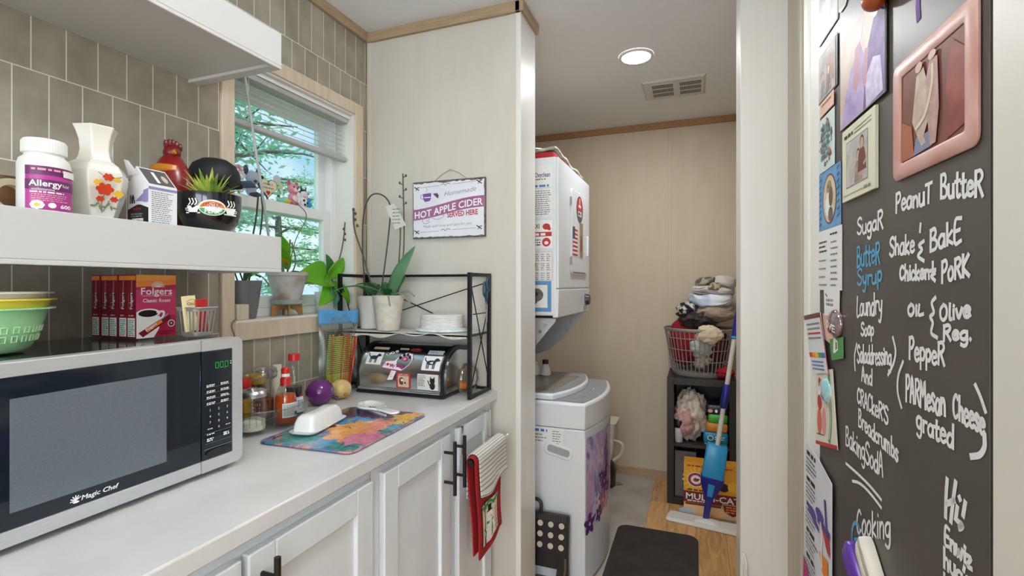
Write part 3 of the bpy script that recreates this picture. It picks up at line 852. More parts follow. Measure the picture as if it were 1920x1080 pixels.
A.ell(0, .052, .0275, .0185, INK_W, 28); A.poly([(.0245 * math.cos(PI * k / 14), .052 + .0145 * math.sin(PI * k / 14)) for k in range(15)], INK_O); A.poly([(.0245 * math.cos(PI * k / 14), .050 - .0145 * math.sin(PI * k / 14)) for k in range(15)], INK_GR)
A.txt('CENTRAL', 0, .0540, .0085, INK_R, .038, .02, align='c'); A.txt('PERK', 0, .0385, .0100, INK_W, .030, .02, align='c')
def br(z):
    for (r0, z0), (r1, z1) in zip(bp[:6], bp[1:6]):
        if z0 <= z <= z1: return r0 + (r1 - r0) * (z - z0) / (z1 - z0)
    return .071
A.build('badge', onto_lathe(c, br, math.radians(-33)), t, base=.0008)

# dark cap on a canister behind the planter
solo(MB().lathe([(.045, 0), (.048, .004), (.048, .150), (.045, .154), (.001, .154)], (-1.285, 1.005, Z1), 28), 'canister', M('canister_dark', '#25262a', 0.4), (-1.285, 1.005, Z1), 'dark round canister under the cap behind the planter', 'canister')
t = thing('baseball_cap', (-1.275, 1.01, Z1 + .155), 'black cap with a curved bill perched behind the succulent', 'cap')
CAPB = M('cap_black', '#15181d', 0.6, bump=.2, bscale=200)
MB().lathe([(.064, 0), (.066, .010), (.064, .030), (.054, .052), (.034, .066), (.001, .071)], (-1.275, 1.01, Z1 + .156), 28).build('crown', CAPB, t)
MB().grid(lambda u, v: (-1.275 + .055 * (v - .5) * 2 * math.sqrt(max(0, 1 - (u * .85) ** 2)), 1.06 + .065 * u, Z1 + .172 - .022 * (2 * v - 1) ** 2 + .014 * u), 8, 10).build('bill', M('cap_bill', '#2b3a4d', 0.6), t, solid=.003)
# brown mug and rolled tape at the shelf's near end
t = thing('mug', (-1.290, .575, Z1), 'brown stoneware mug at the edge of the picture beside the pill bottle', 'mug')
MB().lathe([(.030, 0), (.038, .003), (.040, .02), (.040, .082), (.036, .082), (.035, .02), (.001, .01)], (-1.290, .562, Z1), 32).build('body', M('stoneware_brown', '#6e4a2a', 0.3, c2='#4f3420', scale=30), t)
MB().tube(spline([(-1.290, .600, Z1 + .070), (-1.280, .627, Z1 + .066), (-1.277, .629, Z1 + .035), (-1.290, .600, Z1 + .022)]), .006, 8).build('handle', M('stoneware_dark', '#2b211b', 0.3), t)
mb = MB(); R0 = []
for k in range(36):
    a = 2 * PI * k / 36
    R0.append([V(-1.205 + x, .530 + math.cos(a) * r, Z1 + .0335 + math.sin(a) * r) for r, x in ((.033, 0), (.033, .02), (.021, .02), (.021, 0))])
R0.append(R0[0]); mb.loft(R0, 0, False, False)
solo(mb, 'tape_roll', M('tape_cream', '#d3c5a5', 0.5), (-1.195, .530, Z1), 'cream roll of tape standing on edge in front of the brown mug', 'tape')

# ------------------------------------------------------------------ microwave
t = thing('microwave', (-1.17, .605, .91), 'countertop microwave oven with steel front and dark glass door', 'microwave')
mx0, mxf, my0, my1, mz0, mz1 = -1.345, -1.000, .345, .865, .922, 1.2105
MB().rbox(mx0, mxf - .030, my0 + .004, my1 - .006, mz0 + .004, mz1 - .003, .012, axis='x').build('housing', M('microwave_black_enamel', '#1d1c1c', 0.16, coat=.3), t)
mb = MB()
for fy in (my0 + .06, my1 - .06):
    for fx in (mx0 + .05, mxf - .06): mb.cyl((fx, fy, .9105), (fx, fy, mz0 + .006), .014, seg=12)
mb.build('foot', BLACKP, t)
STB = M('microwave_steel', '#d4d5d6', 0.38, 0.45, c2='#cbcccd', scale=40, stretch=(1, .3, 40))
fr = MB().box(mxf - .030, mxf - .001, my0, .7620, mz1 - .024, mz1).box(mxf - .030, mxf - .001, my0, .7620, mz0, mz0 + .026).box(mxf - .030, mxf - .001, my0, my0 + .028, mz0 + .026, mz1 - .024)
d = fr.build('door_frame', STB, t, smooth=0, bevel=.002)
DGL = M('microwave_door_glass', '#18202a', 0.07, spec=.6)
MB().box(mxf - .024, mxf - .0018, my0 + .028, .7620, mz0 + .026, mz1 - .024).build('door_glass', DGL, d, smooth=0, bevel=.002)
MB().box(mxf - .0018, mxf - .0014, my0 + .10, .688, mz0 + .052, mz1 - .058).build('door_window', M('microwave_mesh_window', '#6a7178', 0.16, c2='#646b72', scale=300), d, smooth=0, bevel=.004)
# keypad side
fr = MB(); yA, yB = my1 - .026, my1
n6 = 6; ro, ri = .016, .004
def crn(cy, cz, r, a0): return [(cy + r * math.cos(math.radians(a0 + 90 * i / n6)), cz + r * math.sin(math.radians(a0 + 90 * i / n6))) for i in range(n6 + 1)]
outer = [(.7632, mz0)] + crn(yB - ro, mz0 + ro, ro, -90) + crn(yB - ro, mz1 - ro, ro, 0) + [(.7632, mz1)]
inner = [(.7632, mz0 + .026)] + crn(yA - ri, mz0 + .026 + ri, ri, -90) + crn(yA - ri, mz1 - .024 - ri, ri, 0) + [(.7632, mz1 - .024)]
for i in range(len(outer) - 1):
    q = [outer[i], outer[i + 1], inner[i + 1], inner[i]]
    fr.loft([[V(mxf - .030, *p) for p in q], [V(mxf - .001, *p) for p in q]])
f = fr.build('control_frame', STB, t, smooth=30)
MB().box(mxf - .024, mxf - .0018, .7640, my1 - .026, mz0 + .026, mz1 - .024).build('control_panel', DGL, f, smooth=0, bevel=.002)
A = Art(); DG = M('display_green', '#1f9a3c', 0.4, emit='#2fd257', estr=0.35)
def seg7(u, v, s, code):
    S = {'a': ((.1, 1), (.9, 1)), 'b': ((1, .95), (1, .55)), 'c': ((1, .45), (1, .05)), 'd': ((.1, 0), (.9, 0)), 'e': ((0, .45), (0, .05)), 'f': ((0, .95), (0, .55)), 'g': ((.1, .5), (.9, .5))}
    for ch in code:
        (a0, b0), (a1, b1) = S[ch]
        A.line([(u + a0 * s * .6, v + b0 * s), (u + a1 * s * .6, v + b1 * s)], s * .10, DG)
for k in range(3): seg7(.032 + .0115 * k, .196, .0125, 'abcdef')
A.rect(.053, .193, .0545, .195, DG)
for k in range(2): A.rect(.068, .201 + .005 * k, .071, .203 + .005 * k, INK_W)
for r in range(4):
    for q in range(2): A.scrib(.010 + .034 * q, .160 - .013 * r, .010 + .034 * q + .022, 2, .003, .0018, INK_W, 10 + r * 2 + q, .2)
    A.line([(.006, .156 - .013 * r), (.070, .156 - .013 * r)], .0005, INK_G)
n = 1
for r in range(3):
    for q in range(3):
        A.txt(str(n), .018 + .021 * q, .103 - .0135 * r, .0055, INK_W, align='c'); n += 1
A.txt('0', .039, .0625, .0055, INK_W, align='c')
for q in (.012, .056): A.scrib(q, .064, q + .014, 1, .003, .0018, INK_W, 30)
A.scrib(.010, .052, .028, 1, .003, .0022, INK_W, 31); A.scrib(.010, .042, .026, 2, .004, .0026, INK_W, 32); A.scrib(.050, .046, .066, 2, .004, .003, INK_W, 33)
A.line([(.006, .056), (.070, .056)], .0005, INK_G); A.line([(.006, .034), (.070, .034)], .0005, INK_T)
A.line([(.004, .022), (.072, .022)], .001, INK_G); A.ell(.038, .012, .030, .007, INK_K, 24)
A.build('keypad_print', plane((mxf - .0018, .7640, mz0 + .028), (0, 1, 0), (0, 0, 1)), f)
A = Art(); A.txt('Magic Chef', .018, .003, .0085, INK_W, .058, .02, slant=.2)
for k in range(6): A.line([(.010, .006), (.010 + .008 * math.cos(.5 + k * .55), .006 + .008 * math.sin(.5 + k * .55))], .0018, INK_W)
A.ell(.010, .003, .005, .002, INK_W, 10)
A.build('maker_name', plane((mxf - .0018, .5225, mz0 + .0315), (0, 1, 0), (0, 0, 1)), d)

MT = mz1
# coffee stick boxes, five in a row
FR_, FD, FO = M('coffee_red', '#b31f45', 0.35), M('coffee_dark_red', '#7d1224', 0.4), M('coffee_orange', '#ee8a3a', 0.35)
for k in range(5):
    x1 = -1.172 - .0312 * (4 - k) ; x0 = x1 - .0300; y0 = .737 + .0015 * (k % 2) ; y1 = y0 + .090
    hh = .1435
    t = thing('coffee_box', ((x0 + x1) / 2, (y0 + y1) / 2, MT), ['red coffee stick box at the tile-side end of the row, spine showing', 'red coffee stick box second from the tiled wall', 'red coffee stick box in the middle of the row of five', 'red coffee stick box next behind the front one', 'red coffee stick box at the front of the row, its cup picture showing'][k], 'box', 'coffee boxes on the microwave')
    MB().box(x0, x1, y0, y1, MT + .0003, MT + hh).build('carton', FD, t, smooth=0, bevel=.0006)
    A = Art(); wd = x1 - x0
    A.rect(.001, hh - .012, wd - .001, hh - .002, FO); A.rect(.003, .004, wd - .003, .046, INK_W); A.scrib(.005, .040, wd - .004, 9, .0042, .0022, INK_GR, k); A.scrib(.006, .050, wd - .006, 1, .003, .003, INK_PK, k + 3)
    A.txt('Folgers', wd * .62, .066, .009, INK_W, .038, .02, rot=PI / 2); A.txt('Instant', wd * .62, .106, .006, INK_PK, .024, rot=PI / 2); A.line([(.006, .068), (.006, .100)], .001, INK_O)
    A.build('spine_print', plane((x0, y0, MT), (1, 0, 0), (0, 0, 1)), t)
    if k == 4:
        A = Art(); W = y1 - y0
        A.rect(0, 0, W, hh, FR_); PKR = M('coffee_pink', '#c93a68', 0.35); A.rect(0, .050, W, .110, PKR); A.poly([(0, hh - .028), (W, hh - .022), (W, hh), (0, hh)], FO); A.poly([(0, hh - .014), (W, hh - .010), (W, hh), (0, hh)], M('coffee_amber', '#f2a64a', .35))
        for i in range(13):
            a = PI * i / 12; A.line([(.048 + .006 * math.cos(a), .116 + .006 * math.sin(a)), (.048 + .015 * math.cos(a), .116 + .014 * math.sin(a))], .0010, INK_W)
        A.poly([(.040, .1155), (.056, .1155), (.048, .121)], INK_W)
        A.txt('Folgers', .010, .0985, .0165, INK_W, W - .020, .012); A.line([(.012, .0955), (W - .010, .0955)], .0007, INK_W)
        A.txt('Classic Roast', .014, .081, .0085, INK_W, W - .028, .01)
        A.poly([(0, 0), (.038, 0), (.050, .020), (.052, .048), (0, .060)], INK_W); A.ell(.0265, .056, .0262, .0105, INK_W, 24); A.ell(.0255, .0555, .0215, .0080, M('coffee_black', '#2a2426', .2), 24)
        A.line(spline([(.046, .058, 0), (.060, .058, 0), (.058, .046, 0), (.048, .040, 0)]), .005, INK_W)
        A.poly([(.004, .012), (.014, .002), (.078, .042), (.072, .052)], FD); A.poly([(.018, .019), (.024, .012), (.058, .034), (.054, .040)], FO); A.txt('Folgers', .022, .014, .0065, INK_W, .028, .02, rot=.60)
        A.txt('INSTANT', .054, .039, .004, INK_W, .022, rot=.58); A.ell(.078, .030, .0085, .0085, INK_W, 18); A.ell(.078, .030, .0065, .0065, FD, 18); A.ell(.078, .030, .002, .002, INK_W, 8)
        A.scrib(.050, .010, W - .004, 2, .005, .0028, FD, 4)
        A.build('cover_print', plane((x1, y0, MT), (0, 1, 0), (0, 0, 1)), t)

# little slotted basket with packets
GM = M('basket_grey_metal', '#9b9893', 0.4, .4)
def rring(cx, cy, hx, hy, z, r=.012, n=3):
    o = []
    for sx, sy, a0 in ((1, 1, 0), (-1, 1, 90), (-1, -1, 180), (1, -1, 270)):
        for i in range(n + 1):
            a = math.radians(a0 + 90 / n * i); o.append(V(cx + sx * (hx - r) + r * math.cos(a), cy + sy * (hy - r) + r * math.sin(a), z))
    return o
bx, by = -1.093, .822
t = thing('slotted_basket', (bx, by, MT), 'small grey slotted metal basket of packets beside the coffee boxes', 'basket')
mb = MB().loft([rring(bx, by, .026, .022, MT + .0006), rring(bx, by, .028, .024, MT + .006)])
b0, b1 = rring(bx, by, .028, .024, MT + .004, n=6), rring(bx, by, .034, .031, MT + .068, n=6)
def lerp_ring(a, b, f): return [p.lerp(q, f) for p, q in zip(a, b)]
L = len(b0)
def edge_pts(f, m=44):
    r = lerp_ring(b0, b1, f); out = []
    seglen = [(r[(i + 1) % L] - r[i]).length for i in range(L)]; tot = sum(seglen)
    for k in range(m):
        s = tot * k / m; i = 0
        while s > seglen[i]: s -= seglen[i]; i += 1
        out.append(r[i].lerp(r[(i + 1) % L], s / seglen[i]))
    return out
lo, hi = edge_pts(.12), edge_pts(.90)
for k in range(0, 44):
    if k % 2 == 0:
        a, b_, c_, d_ = lo[k], lo[(k + 1) % 44], hi[(k + 1) % 44], hi[k]
        mb.add([a, b_, c_, d_], [(0, 1, 2, 3)])
mb.loft([b0, lerp_ring(b0, b1, .14)], 0, False, False); mb.loft([lerp_ring(b0, b1, .88), b1], 0, False, False)
mb.tube(b1, .0022, 6, closed=True)
mb.build('basket_body', GM, t, smooth=50)
def packet(label, m, y, z0, w, h, x, tilt, art=None):
    o = MB().box(-.0022, .0022, -w / 2, w / 2, 0, h).xf(Matrix.Translation((x, y, z0)) @ Matrix.Rotation(tilt, 4, 'Y') @ Matrix.Rotation(.08, 4, 'X'))
    ob = solo(o, 'sweetener_packet', m, (x, y, z0), label, 'packet', 'packets in the slotted basket', bevel=.001)
    return ob
pk = packet('cream paper packet with black lettering standing in the slotted basket', M('packet_cream', '#ead9a2', .6), .806, MT + .014, .032, .082, -1.088, -.06)
A = Art(); A.txt('Ohio', -.012, .060, .007, INK_K, .024); A.line(spline([(-.013, .068, 0), (0, .074, 0), (.013, .068, 0)]), .001, INK_G); A.build('packet_print', plane((-1.0850, .806, MT + .014), (0, 1, 0), (-.06, 0, 1)), pk)
packet('red sugar packet leaning in the slotted basket', M('packet_red', '#c3282a', .5), .833, MT + .012, .028, .076, -1.092, .06)
packet('orange packet low behind the slots of the basket', M('packet_orange', '#e6a233', .5), .818, MT + .007, .026, .050, -1.108, .05)

# nested colanders
def bowl_ring(name, label, mats, c, r0, r1, z0, z1, wall, rim, holes=0):
    t = thing(name, (c[0], c[1], z0), label, 'colander' if holes else 'bowl', 'nested bowls on the microwave')
    prof = [(r0 * .86, z0 + .0004), (r0, z0 + .008), (r0 + (r1 - r0) * .5, z0 + (z1 - z0) * .45), (r1, z1), (r1 + rim, z1 + .001), (r1 + rim, z1 + .004), (r1 - wall, z1 + .004), (r0 - wall + (r1 - r0) * .5, z0 + (z1 - z0) * .45), (r0 - wall, z0 + .012), (.001, z0 + .006)]
    MB().lathe(prof, (c[0], c[1], 0), 56).build('bowl_wall', mats[0], t)
    if holes:
        mb = MB()
        for k in range(holes):
            a = 2 * PI * k / holes
            for q in range(2):
                zz = z0 + .020 + .016 * q; rr = r0 + (r1 - r0) * (zz - z0) / (z1 - z0) * 1.02 + .0015
                p = [V(c[0] + math.cos(a + da) * (rr + dz * .22), c[1] + math.sin(a + da) * (rr + dz * .22), zz + dz) for da, dz in ((-.05, 0), (.05, 0), (.05, .010), (-.05, .010))]
                mb.tube(p, .0011, 5, closed=True)
        mb.build('slot_rim', mats[1], t)
    return t
cc = (-1.185, .482)
PGR = M('plastic_green', '#a8e0a6', 0.3, c2='#8fd2a0', scale=4); PGR2 = M('plastic_green_light', '#bfe3b0', 0.35)
bowl_ring('colander', 'translucent green slotted colander at the bottom of the nested stack', [PGR, PGR2], cc, .070, .093, MT + .0005, MT + .076, .002, .010, 30)
bowl_ring('mixing_bowl', 'yellow plastic bowl nested in the middle of the colander stack', [M('plastic_yellow', '#e8d34a', 0.3)], cc, .071, .096, MT + .014, MT + .092, .002, .009)
bowl_ring('mixing_bowl', 'white plastic bowl nested at the top of the colander stack', [M('plastic_ivory', '#dcd9cd', 0.3)], cc, .068, .092, MT + .028, MT + .104, .002, .009)

# outlet cable by the window and small cream box
o = MB().tube(spline([(-1.368, 1.158, 1.225), (-1.352, 1.130, 1.205), (-1.350, 1.140, 1.160), (-1.356, 1.150, 1.08), (-1.362, 1.10, .99), (-1.36, 1.04, .915)]), .0028, 7)
solo(o, 'power_cord', M('cord_olive', '#8a8264', .5), (-1.36, 1.12, .915), 'thin power cord dropping from the window sill behind the microwave', 'cord')

# ------------------------------------------------------------------ turntable and what stands on it
CT = .911
tc_ = (-1.232, 1.135)
TR = .128
t = thing('turntable', (*tc_, CT), 'clear plastic turntable tray crowded with sauce bottles', 'turntable')
MB().lathe([(.055, CT), (.058, CT + .006), (.058, CT + .0075), (.001, CT + .0075)], (*tc_, 0), 40).build('base', CLEAR, t)
MB().lathe([(.001, CT + .008), (TR - .002, CT + .008), (TR, CT + .012), (TR + .001, CT + .062), (TR - .0015, CT + .062), (TR - .0025, CT + .014), (TR - .006, CT + .0105), (.001, CT + .0105)], (*tc_, 0), 64).build('tray', CLEAR, t)
MB().lathe([(TR - .0015, CT + .0615), (TR - .0015, CT + .0645), (TR + .0015, CT + .0645), (TR + .0015, CT + .0615), (TR - .0015, CT + .0615)], (*tc_, 0), 64, cap0=False, cap1=False).build('rim', M('plastic_rim', '#f0f2f2', .08, clear=.7), t)
TZ = CT + .0112
def bottle(name, label, x, y, prof, m, cat='bottle', liquid=None, lm=None, cap=None, capm=None, lab=None, seg=32, group='bottles on the turntable', z=None):
    z = TZ if z is None else z
    t = thing(name, (x, y, z), label, cat, group)
    MB().lathe(prof, (x, y, z), seg, cap1=False).build('bottle_body', m, t)
    if liquid: MB().lathe(liquid, (x, y, z), seg).build('contents', lm, t)
    if cap: MB().lathe(cap, (x, y, z), seg).build('cap', capm, t)
    return t
def camdir(x, y): return math.atan2(-y, -x)
# glass jar with steel lid
t = bottle('glass_jar', 'ribbed glass jar with a steel lid and sugar in the bottom', -1.172, 1.045, [(.030, 0), (.034, .003), (.036, .012), (.036, .088), (.032, .096)], CGLASS, 'jar', [(.001, .003), (.033, .003), (.034, .012), (.034, .026), (.02, .034), (.001, .033)], M('sugar', '#efe8d8', .9, bump=.5, bscale=300), [(.034, .094), (.038, .095), (.0385, .106), (.034, .112), (.014, .114), (.012, .119), (.001, .120)], STEEL)
mb = MB()
for k in range(14):
    a = 2 * PI * k / 14; mb.tube([V(-1.172 + .0362 * math.cos(a), 1.045 + .0362 * math.sin(a), TZ + z) for z in (.016, .085)], .0016, 5)
mb.build('rib', CGLASS, t)
# hot sauce
t = bottle('hot_sauce_bottle', 'clear hot sauce bottle with a red cap and orange-red sauce', -1.146, 1.140, [(.026, 0), (.0295, .003), (.030, .010), (.030, .070), (.028, .084), (.017, .112), (.0125, .122), (.0125, .128)], CGLASS, 'bottle', [(.001, .002), (.028, .003), (.0288, .010), (.0288, .070), (.026, .084), (.001, .084)], M('hot_sauce', '#dc5a1e', .2, c2='#c2400f', scale=25), [(.0150, .110), (.0155, .128), (.0145, .133), (.0125, .135), (.0125, .160), (.0095, .164), (.001, .165)], M('cap_red', '#d02a22', .35))
A = Art(); A.rect(-.026, .020, .026, .062, INK_W, 14); A.scrib(-.022, .055, .020, 8, .0042, .0020, INK_G, 3); A.rect(.010, .024, .022, .034, INK_K, 4)
A.build('label', onto_lathe((-1.146, 1.140, TZ), lambda z: .0303, camdir(-1.146, 1.14) + .55), t)
A = Art(); A.rect(-.012, .137, .012, .146, INK_W, 8); A.scrib(-.010, .139, .010, 1, .003, .004, INK_R, 2); A.build('cap_band', onto_lathe((-1.146, 1.140, TZ), lambda z: .0127, camdir(-1.146, 1.14)), t)
# soy sauce
t = bottle('soy_sauce_bottle', 'tall waisted soy sauce bottle half full with a red cap', -1.186, 1.213, [(.024, 0), (.0275, .004), (.0275, .040), (.0245, .070), (.0250, .090), (.0275, .125), (.0280, .142), (.024, .158), (.0165, .168), (.0150, .174)], CGLASS, 'bottle', [(.001, .003), (.0262, .005), (.0262, .040), (.0232, .070), (.0238, .090), (.001, .090)], M('soy_sauce', '#1d0f14', .15), [(.0170, .172), (.0175, .190), (.0165, .193), (.001, .194)], M('cap_red', '#d02a22', .35), seg=24)
A = Art(); A.rect(-.012, .012, .022, .060, INK_W, 12); A.poly([(-.008, .050), (.016, .054), (.018, .062), (.006, .070), (-.004, .064)], INK_R); A.ell(.005, .03, .012, .014, M('label_blue_grey', '#c8cbdc', .5), 14); A.scrib(-.008, .046, .018, 2, .006, .003, INK_B, 3)
A.build('label', onto_lathe((-1.186, 1.213, TZ), lambda z: .0277 if z < .042 else .0265, camdir(-1.186, 1.213) + .7), t)
# flip-top shaker jar behind
t = bottle('spice_shaker', 'large clear shaker jar with a domed see-through lid behind the hot sauce', -1.245, 1.150, [(.028, 0), (.031, .004), (.031, .085), (.026, .100), (.026, .112), (.034, .128)], CGLASS, 'jar', [(.001, .003), (.029, .004), (.029, .060), (.001, .060)], M('paprika_seeds', '#9a4526', .7, c2='#6d2e19', scale=80), [(.036, .124), (.039, .128), (.040, .142), (.036, .152), (.020, .158), (.001, .159)], M('lid_clear_white', '#e7e9ea', .1, clear=.55), group='bottles on the turntable')
A = Art(); A.rect(-.020, .070, -.012, .094, INK_R, 4); A.rect(-.030, .010, .010, .058, M('label_brown_red', '#8c2f20', .5), 10); A.scrib(-.026, .045, .008, 3, .010, .006, INK_W, 9); A.build('label', onto_lathe((-1.245, 1.150, TZ), lambda z: .0314, camdir(-1.245, 1.15) - .3), t)
# small bottles at the back
bottle('spice_bottle', 'small bottle with a red cap and yellow label at the back left of the turntable', -1.268, 1.102, [(.018, 0), (.019, .002), (.019, .096), (.014, .104)], M('spice_yellow', '#d9a928', .45), 'bottle', None, None, [(.0195, .100), (.0205, .102), (.0205, .124), (.019, .127), (.001, .127)], M('cap_red', '#d02a22', .35), seg=24)
bottle('spice_jar', 'squat jar with a yellow lid behind the flip-top shaker', -1.302, 1.172, [(.027, 0), (.029, .003), (.029, .095), (.027, .102)], CGLASS, 'jar', [(.001, .003), (.027, .004), (.027, .090), (.001, .090)], M('spice_ochre', '#b98a4a', .7), [(.030, .100), (.031, .102), (.031, .124), (.029, .127), (.001, .127)], M('lid_yellow', '#e8bd2e', .4), seg=28)
bottle('cream_bottle', 'cream coloured bottle behind the soy sauce, red print', -1.265, 1.222, [(.020, 0), (.022, .003), (.022, .110), (.012, .132), (.012, .140)], M('bottle_cream', '#e6dfca', .4), 'bottle', None, None, [(.0135, .138), (.0135, .152), (.001, .153)], WHITE, seg=24)
bottle('vinegar_bottle', 'small bottle with a black stopper at the far left of the turntable', -1.300, 1.060, [(.016, 0), (.018, .003), (.018, .080), (.008, .100), (.008, .112)], CGLASS, 'bottle', [(.001, .003), (.0165, .004), (.0165, .055), (.001, .055)], M('vinegar', '#c8b074', .3), [(.008, .111), (.009, .113), (.006, .130), (.001, .131)], BLACKP, seg=20)
solo(MB().ball((-1.262, 1.045, TZ + .075), .022, .022, .026, 20, 12).cyl((-1.262, 1.045, TZ + .0008), (-1.262, 1.045, TZ + .052), .015), 'lemon_juice_bottle', M('lemon_yellow', '#e9b620', .4, bump=.2, bscale=200), (-1.262, 1.045, TZ), 'yellow lemon shaped juice bottle behind the steel lid', 'bottle', 'bottles on the turntable')
bottle('toothpick_cup', 'small white cup at the back right of the turntable beside the soy sauce', -1.232, 1.246, [(.012, 0), (.014, .002), (.019, .085), (.018, .086), (.013, .006), (.001, .004)], WHITE, 'cup', seg=24, group=None) if False else None

# onions
def onion(label, m, c, r, rz, m2):
    t = thing('onion', (c[0], c[1], CT - .001), label, 'onion', 'onions on the worktop')
    MB().ball((c[0], c[1], CT + r * .93 - .0015), r, r, r * .93, 28, 18, fn=lambda d: 1 + .01 * math.sin(9 * math.atan2(d.y, d.x)) - .10 * max(0, d.x * math.cos(rz) + d.y * math.sin(rz) - .85)).build('bulb', m, t)
    a = rz; d = V(math.cos(a), math.sin(a), -.45)
    MB().tube([V(c[0], c[1], CT + r * .93) + d * r * k for k in (.82, 1.0, 1.22)], [.010, .006, .008], 8).build('tip', m2, t)
onion('glossy purple onion beside the turntable', M('onion_purple', '#5d1c66', .12, c2='#6f2778', scale=6, stretch=(6, 6, 1), coat=.4), (-1.238, 1.385), .049, .55, M('onion_purple_dark', '#401547', .3))
onion('pale yellow onion between the purple onion and the bread box', M('onion_yellow', '#e6cf96', .3, c2='#d9b973', scale=5, stretch=(6, 6, 1)), (-1.235, 1.492), .038, -.4, M('onion_dry', '#b08a4a', .6))

# zip bag of drinking straws
bc = V(-1.318, 1.578, CT); bt = V(.30, .954, 0).normalized(); bn = V(.954, -.30, 0).normalized()
t = thing('zip_bag', tuple(bc), 'clear zip bag with a blue seal, full of neon straws', 'bag')
def bagf(u, v, s):
    w_ = .088 * (1 - .05 * math.sin(PI * v)); th = .021 * (4 * u * (1 - u)) ** .6 * min(1, (1 - v) * 5) * min(1, .25 + v * 4)
    return bc + bt * (2 * u - 1) * w_ + bn * (s * th + .003 * math.sin(17 * u + 9 * v)) + V(0, 0, .002 + .300 * v)
mb = MB().grid(lambda u, v: bagf(u, v, 1), 12, 18).grid(lambda u, v: bagf(u, v, -1), 12, 18)
mb.build('bag_film', M('bag_film', '#f2f6f6', .28, clear=.8), t, smooth=60)
MB().grid(lambda u, v: bc + bt * (2 * u - 1) * .089 + bn * (.004 * math.sin(9 * u) + .003) + V(0, 0, .268 + .054 * v + .005 * math.sin(7 * u) * v), 14, 5).build('zip_seal', M('zip_blue', '#3f93cf', .35, c2='#6fb2dc', scale=14), t, solid=.0014)
A = Art()
for k in range(22): A.scrib(-.060, .235 - .0075 * k, .055, 1, .004, .0022, INK_K, 40 + k, .1)
A.build('bag_print', lambda u, v, h: bagf(.5 + u / .176, v / .300, 1) + bn * (h + .0008), t, step=.00004)
SC = [M('straw_green', '#b4d94a', .4), M('straw_yellow', '#e6e14a', .4), M('straw_orange', '#ef9a3a', .4), M('straw_coral', '#ee6d4e', .4)]
SN = ['neon green', 'yellow', 'orange', 'coral red']
R = random.Random(11)
pos = []
for row in range(3):
    for k in range(15): pos.append((-.056 + .0080 * k, -.0085 + .0085 * row))
for i, (u, n) in enumerate(pos):
    k = 0 if u < -.03 else (1 if u < .01 else (2 if u < .035 else 3))
    if R.random() < .35: k = R.choice((0, 1, 1, 2, 3))
    p0 = bc + bt * (u * .80 - .006 + R.uniform(-.006, .006)) + bn * (n + R.uniform(-.003, .003)) + V(0, 0, .006 + R.uniform(0, .01)); p1 = bc + bt * (u * .95 + .016 + R.uniform(-.008, .008)) + bn * (n * .8 + R.uniform(-.003, .003)) + V(0, 0, .215 + R.uniform(-.010, .014))
    q0, q1 = p0 - p0, p1 - p0
    mb = MB().tube([q0, q1], .0036, 7)
    o = mb.build('drinking_straw', SC[k], None); o.location = p0
    tag(o, SN[k] + ' drinking straw in the zip bag with the blue seal', 'straw', SN[k] + ' straws in the zip bag')

# glass board, butter dish, spoon rest
MATC = painting_material('painted_glass_board', ['#35505f', '#4b8f97', '#4f86b0', '#8a6f9a', '#c98f8a', '#7fa48c', '#3f6d7a'], 12, .08, 2.0, 5)
mb = MB().rbox(-1.098, -.803, .992, 1.388, CT + .001, CT + .006, .022, 6)
mb.xf(Matrix.Translation((-.95, 1.19, 0)) @ Matrix.Rotation(.04, 4, 'Z') @ Matrix.Translation((.95, -1.19, 0)))
cbo = solo(mb, 'cutting_board', MATC, (-.95, 1.19, CT), 'glass cutting board painted with colourful flowers at the worktop edge', 'cutting board', bevel=.0015)
A = Art(); R = random.Random(21)
PT_ = {'or': M('paint_orange', '#e2904f', .1, c2='#eeb372', scale=60), 'pk': M('paint_pink', '#d98fa4', .1, c2='#c7748f', scale=60), 'bl': M('paint_blue', '#5aa7cf', .1, c2='#3f83b5', scale=60), 'ye': M('paint_yellow', '#e3c050', .1, c2='#d6a63c', scale=60), 'te': M('paint_teal', '#4f9c98', .1, c2='#39807f', scale=60), 'pu': M('paint_plum', '#6d4d72', .1, c2='#523a5c', scale=60), 'co': M('paint_coral', '#df8270', .1, c2='#e8a58c', scale=60), 'dk': M('paint_dark', '#45434d', .1, c2='#5c5560', scale=60)}
def petals(u, v, s, key, n=6):
    for k in range(n):
        a = 2 * PI * k / n + u * 20
        A.ell(u + s * .45 * math.cos(a), v + s * .42 * math.sin(a), s * .62, s * .34, PT_[key], 14, a); 0
for u, v, s, key in ((.09, .05, .06, 'te'), (.05, .10, .05, 'te'), (.19, .06, .055, 'bl'), (.25, .04, .045, 'te'), (.20, .13, .075, 'or'), (.14, .19, .070, 'or'), (.26, .12, .06, 'pk'), (.24, .20, .055, 'co'), (.21, .25, .05, 'co'), (.12, .26, .06, 'bl'), (.06, .25, .06, 'bl'), (.08, .33, .06, 'pu'), (.15, .33, .05, 'pu'), (.03, .34, .05, 'dk'), (.20, .36, .05, 'dk'), (.25, .33, .045, 'ye'), (.27, .27, .035, 'ye'), (.28, .19, .03, 'te'), (.27, .37, .03, 'or'), (.06, .17, .05, 'pu'), (.24, .085, .04, 'pk'), (.17, .22, .04, 'or'), (.275, .235, .025, 'bl')):
    petals(u, v, s, key)
for k in range(40):
    u, v = R.uniform(.02, .275), R.uniform(.02, .375); a = R.uniform(0, 6)
    A.line(spline([(u, v, 0), (u + .014 * math.cos(a), v + .014 * math.sin(a), 0), (u + .026 * math.cos(a + .5), v + .026 * math.sin(a + .5), 0)], 4), R.uniform(.002, .005), PT_[R.choice(['te', 'ye', 'pk', 'dk', 'bl', 'co'])])
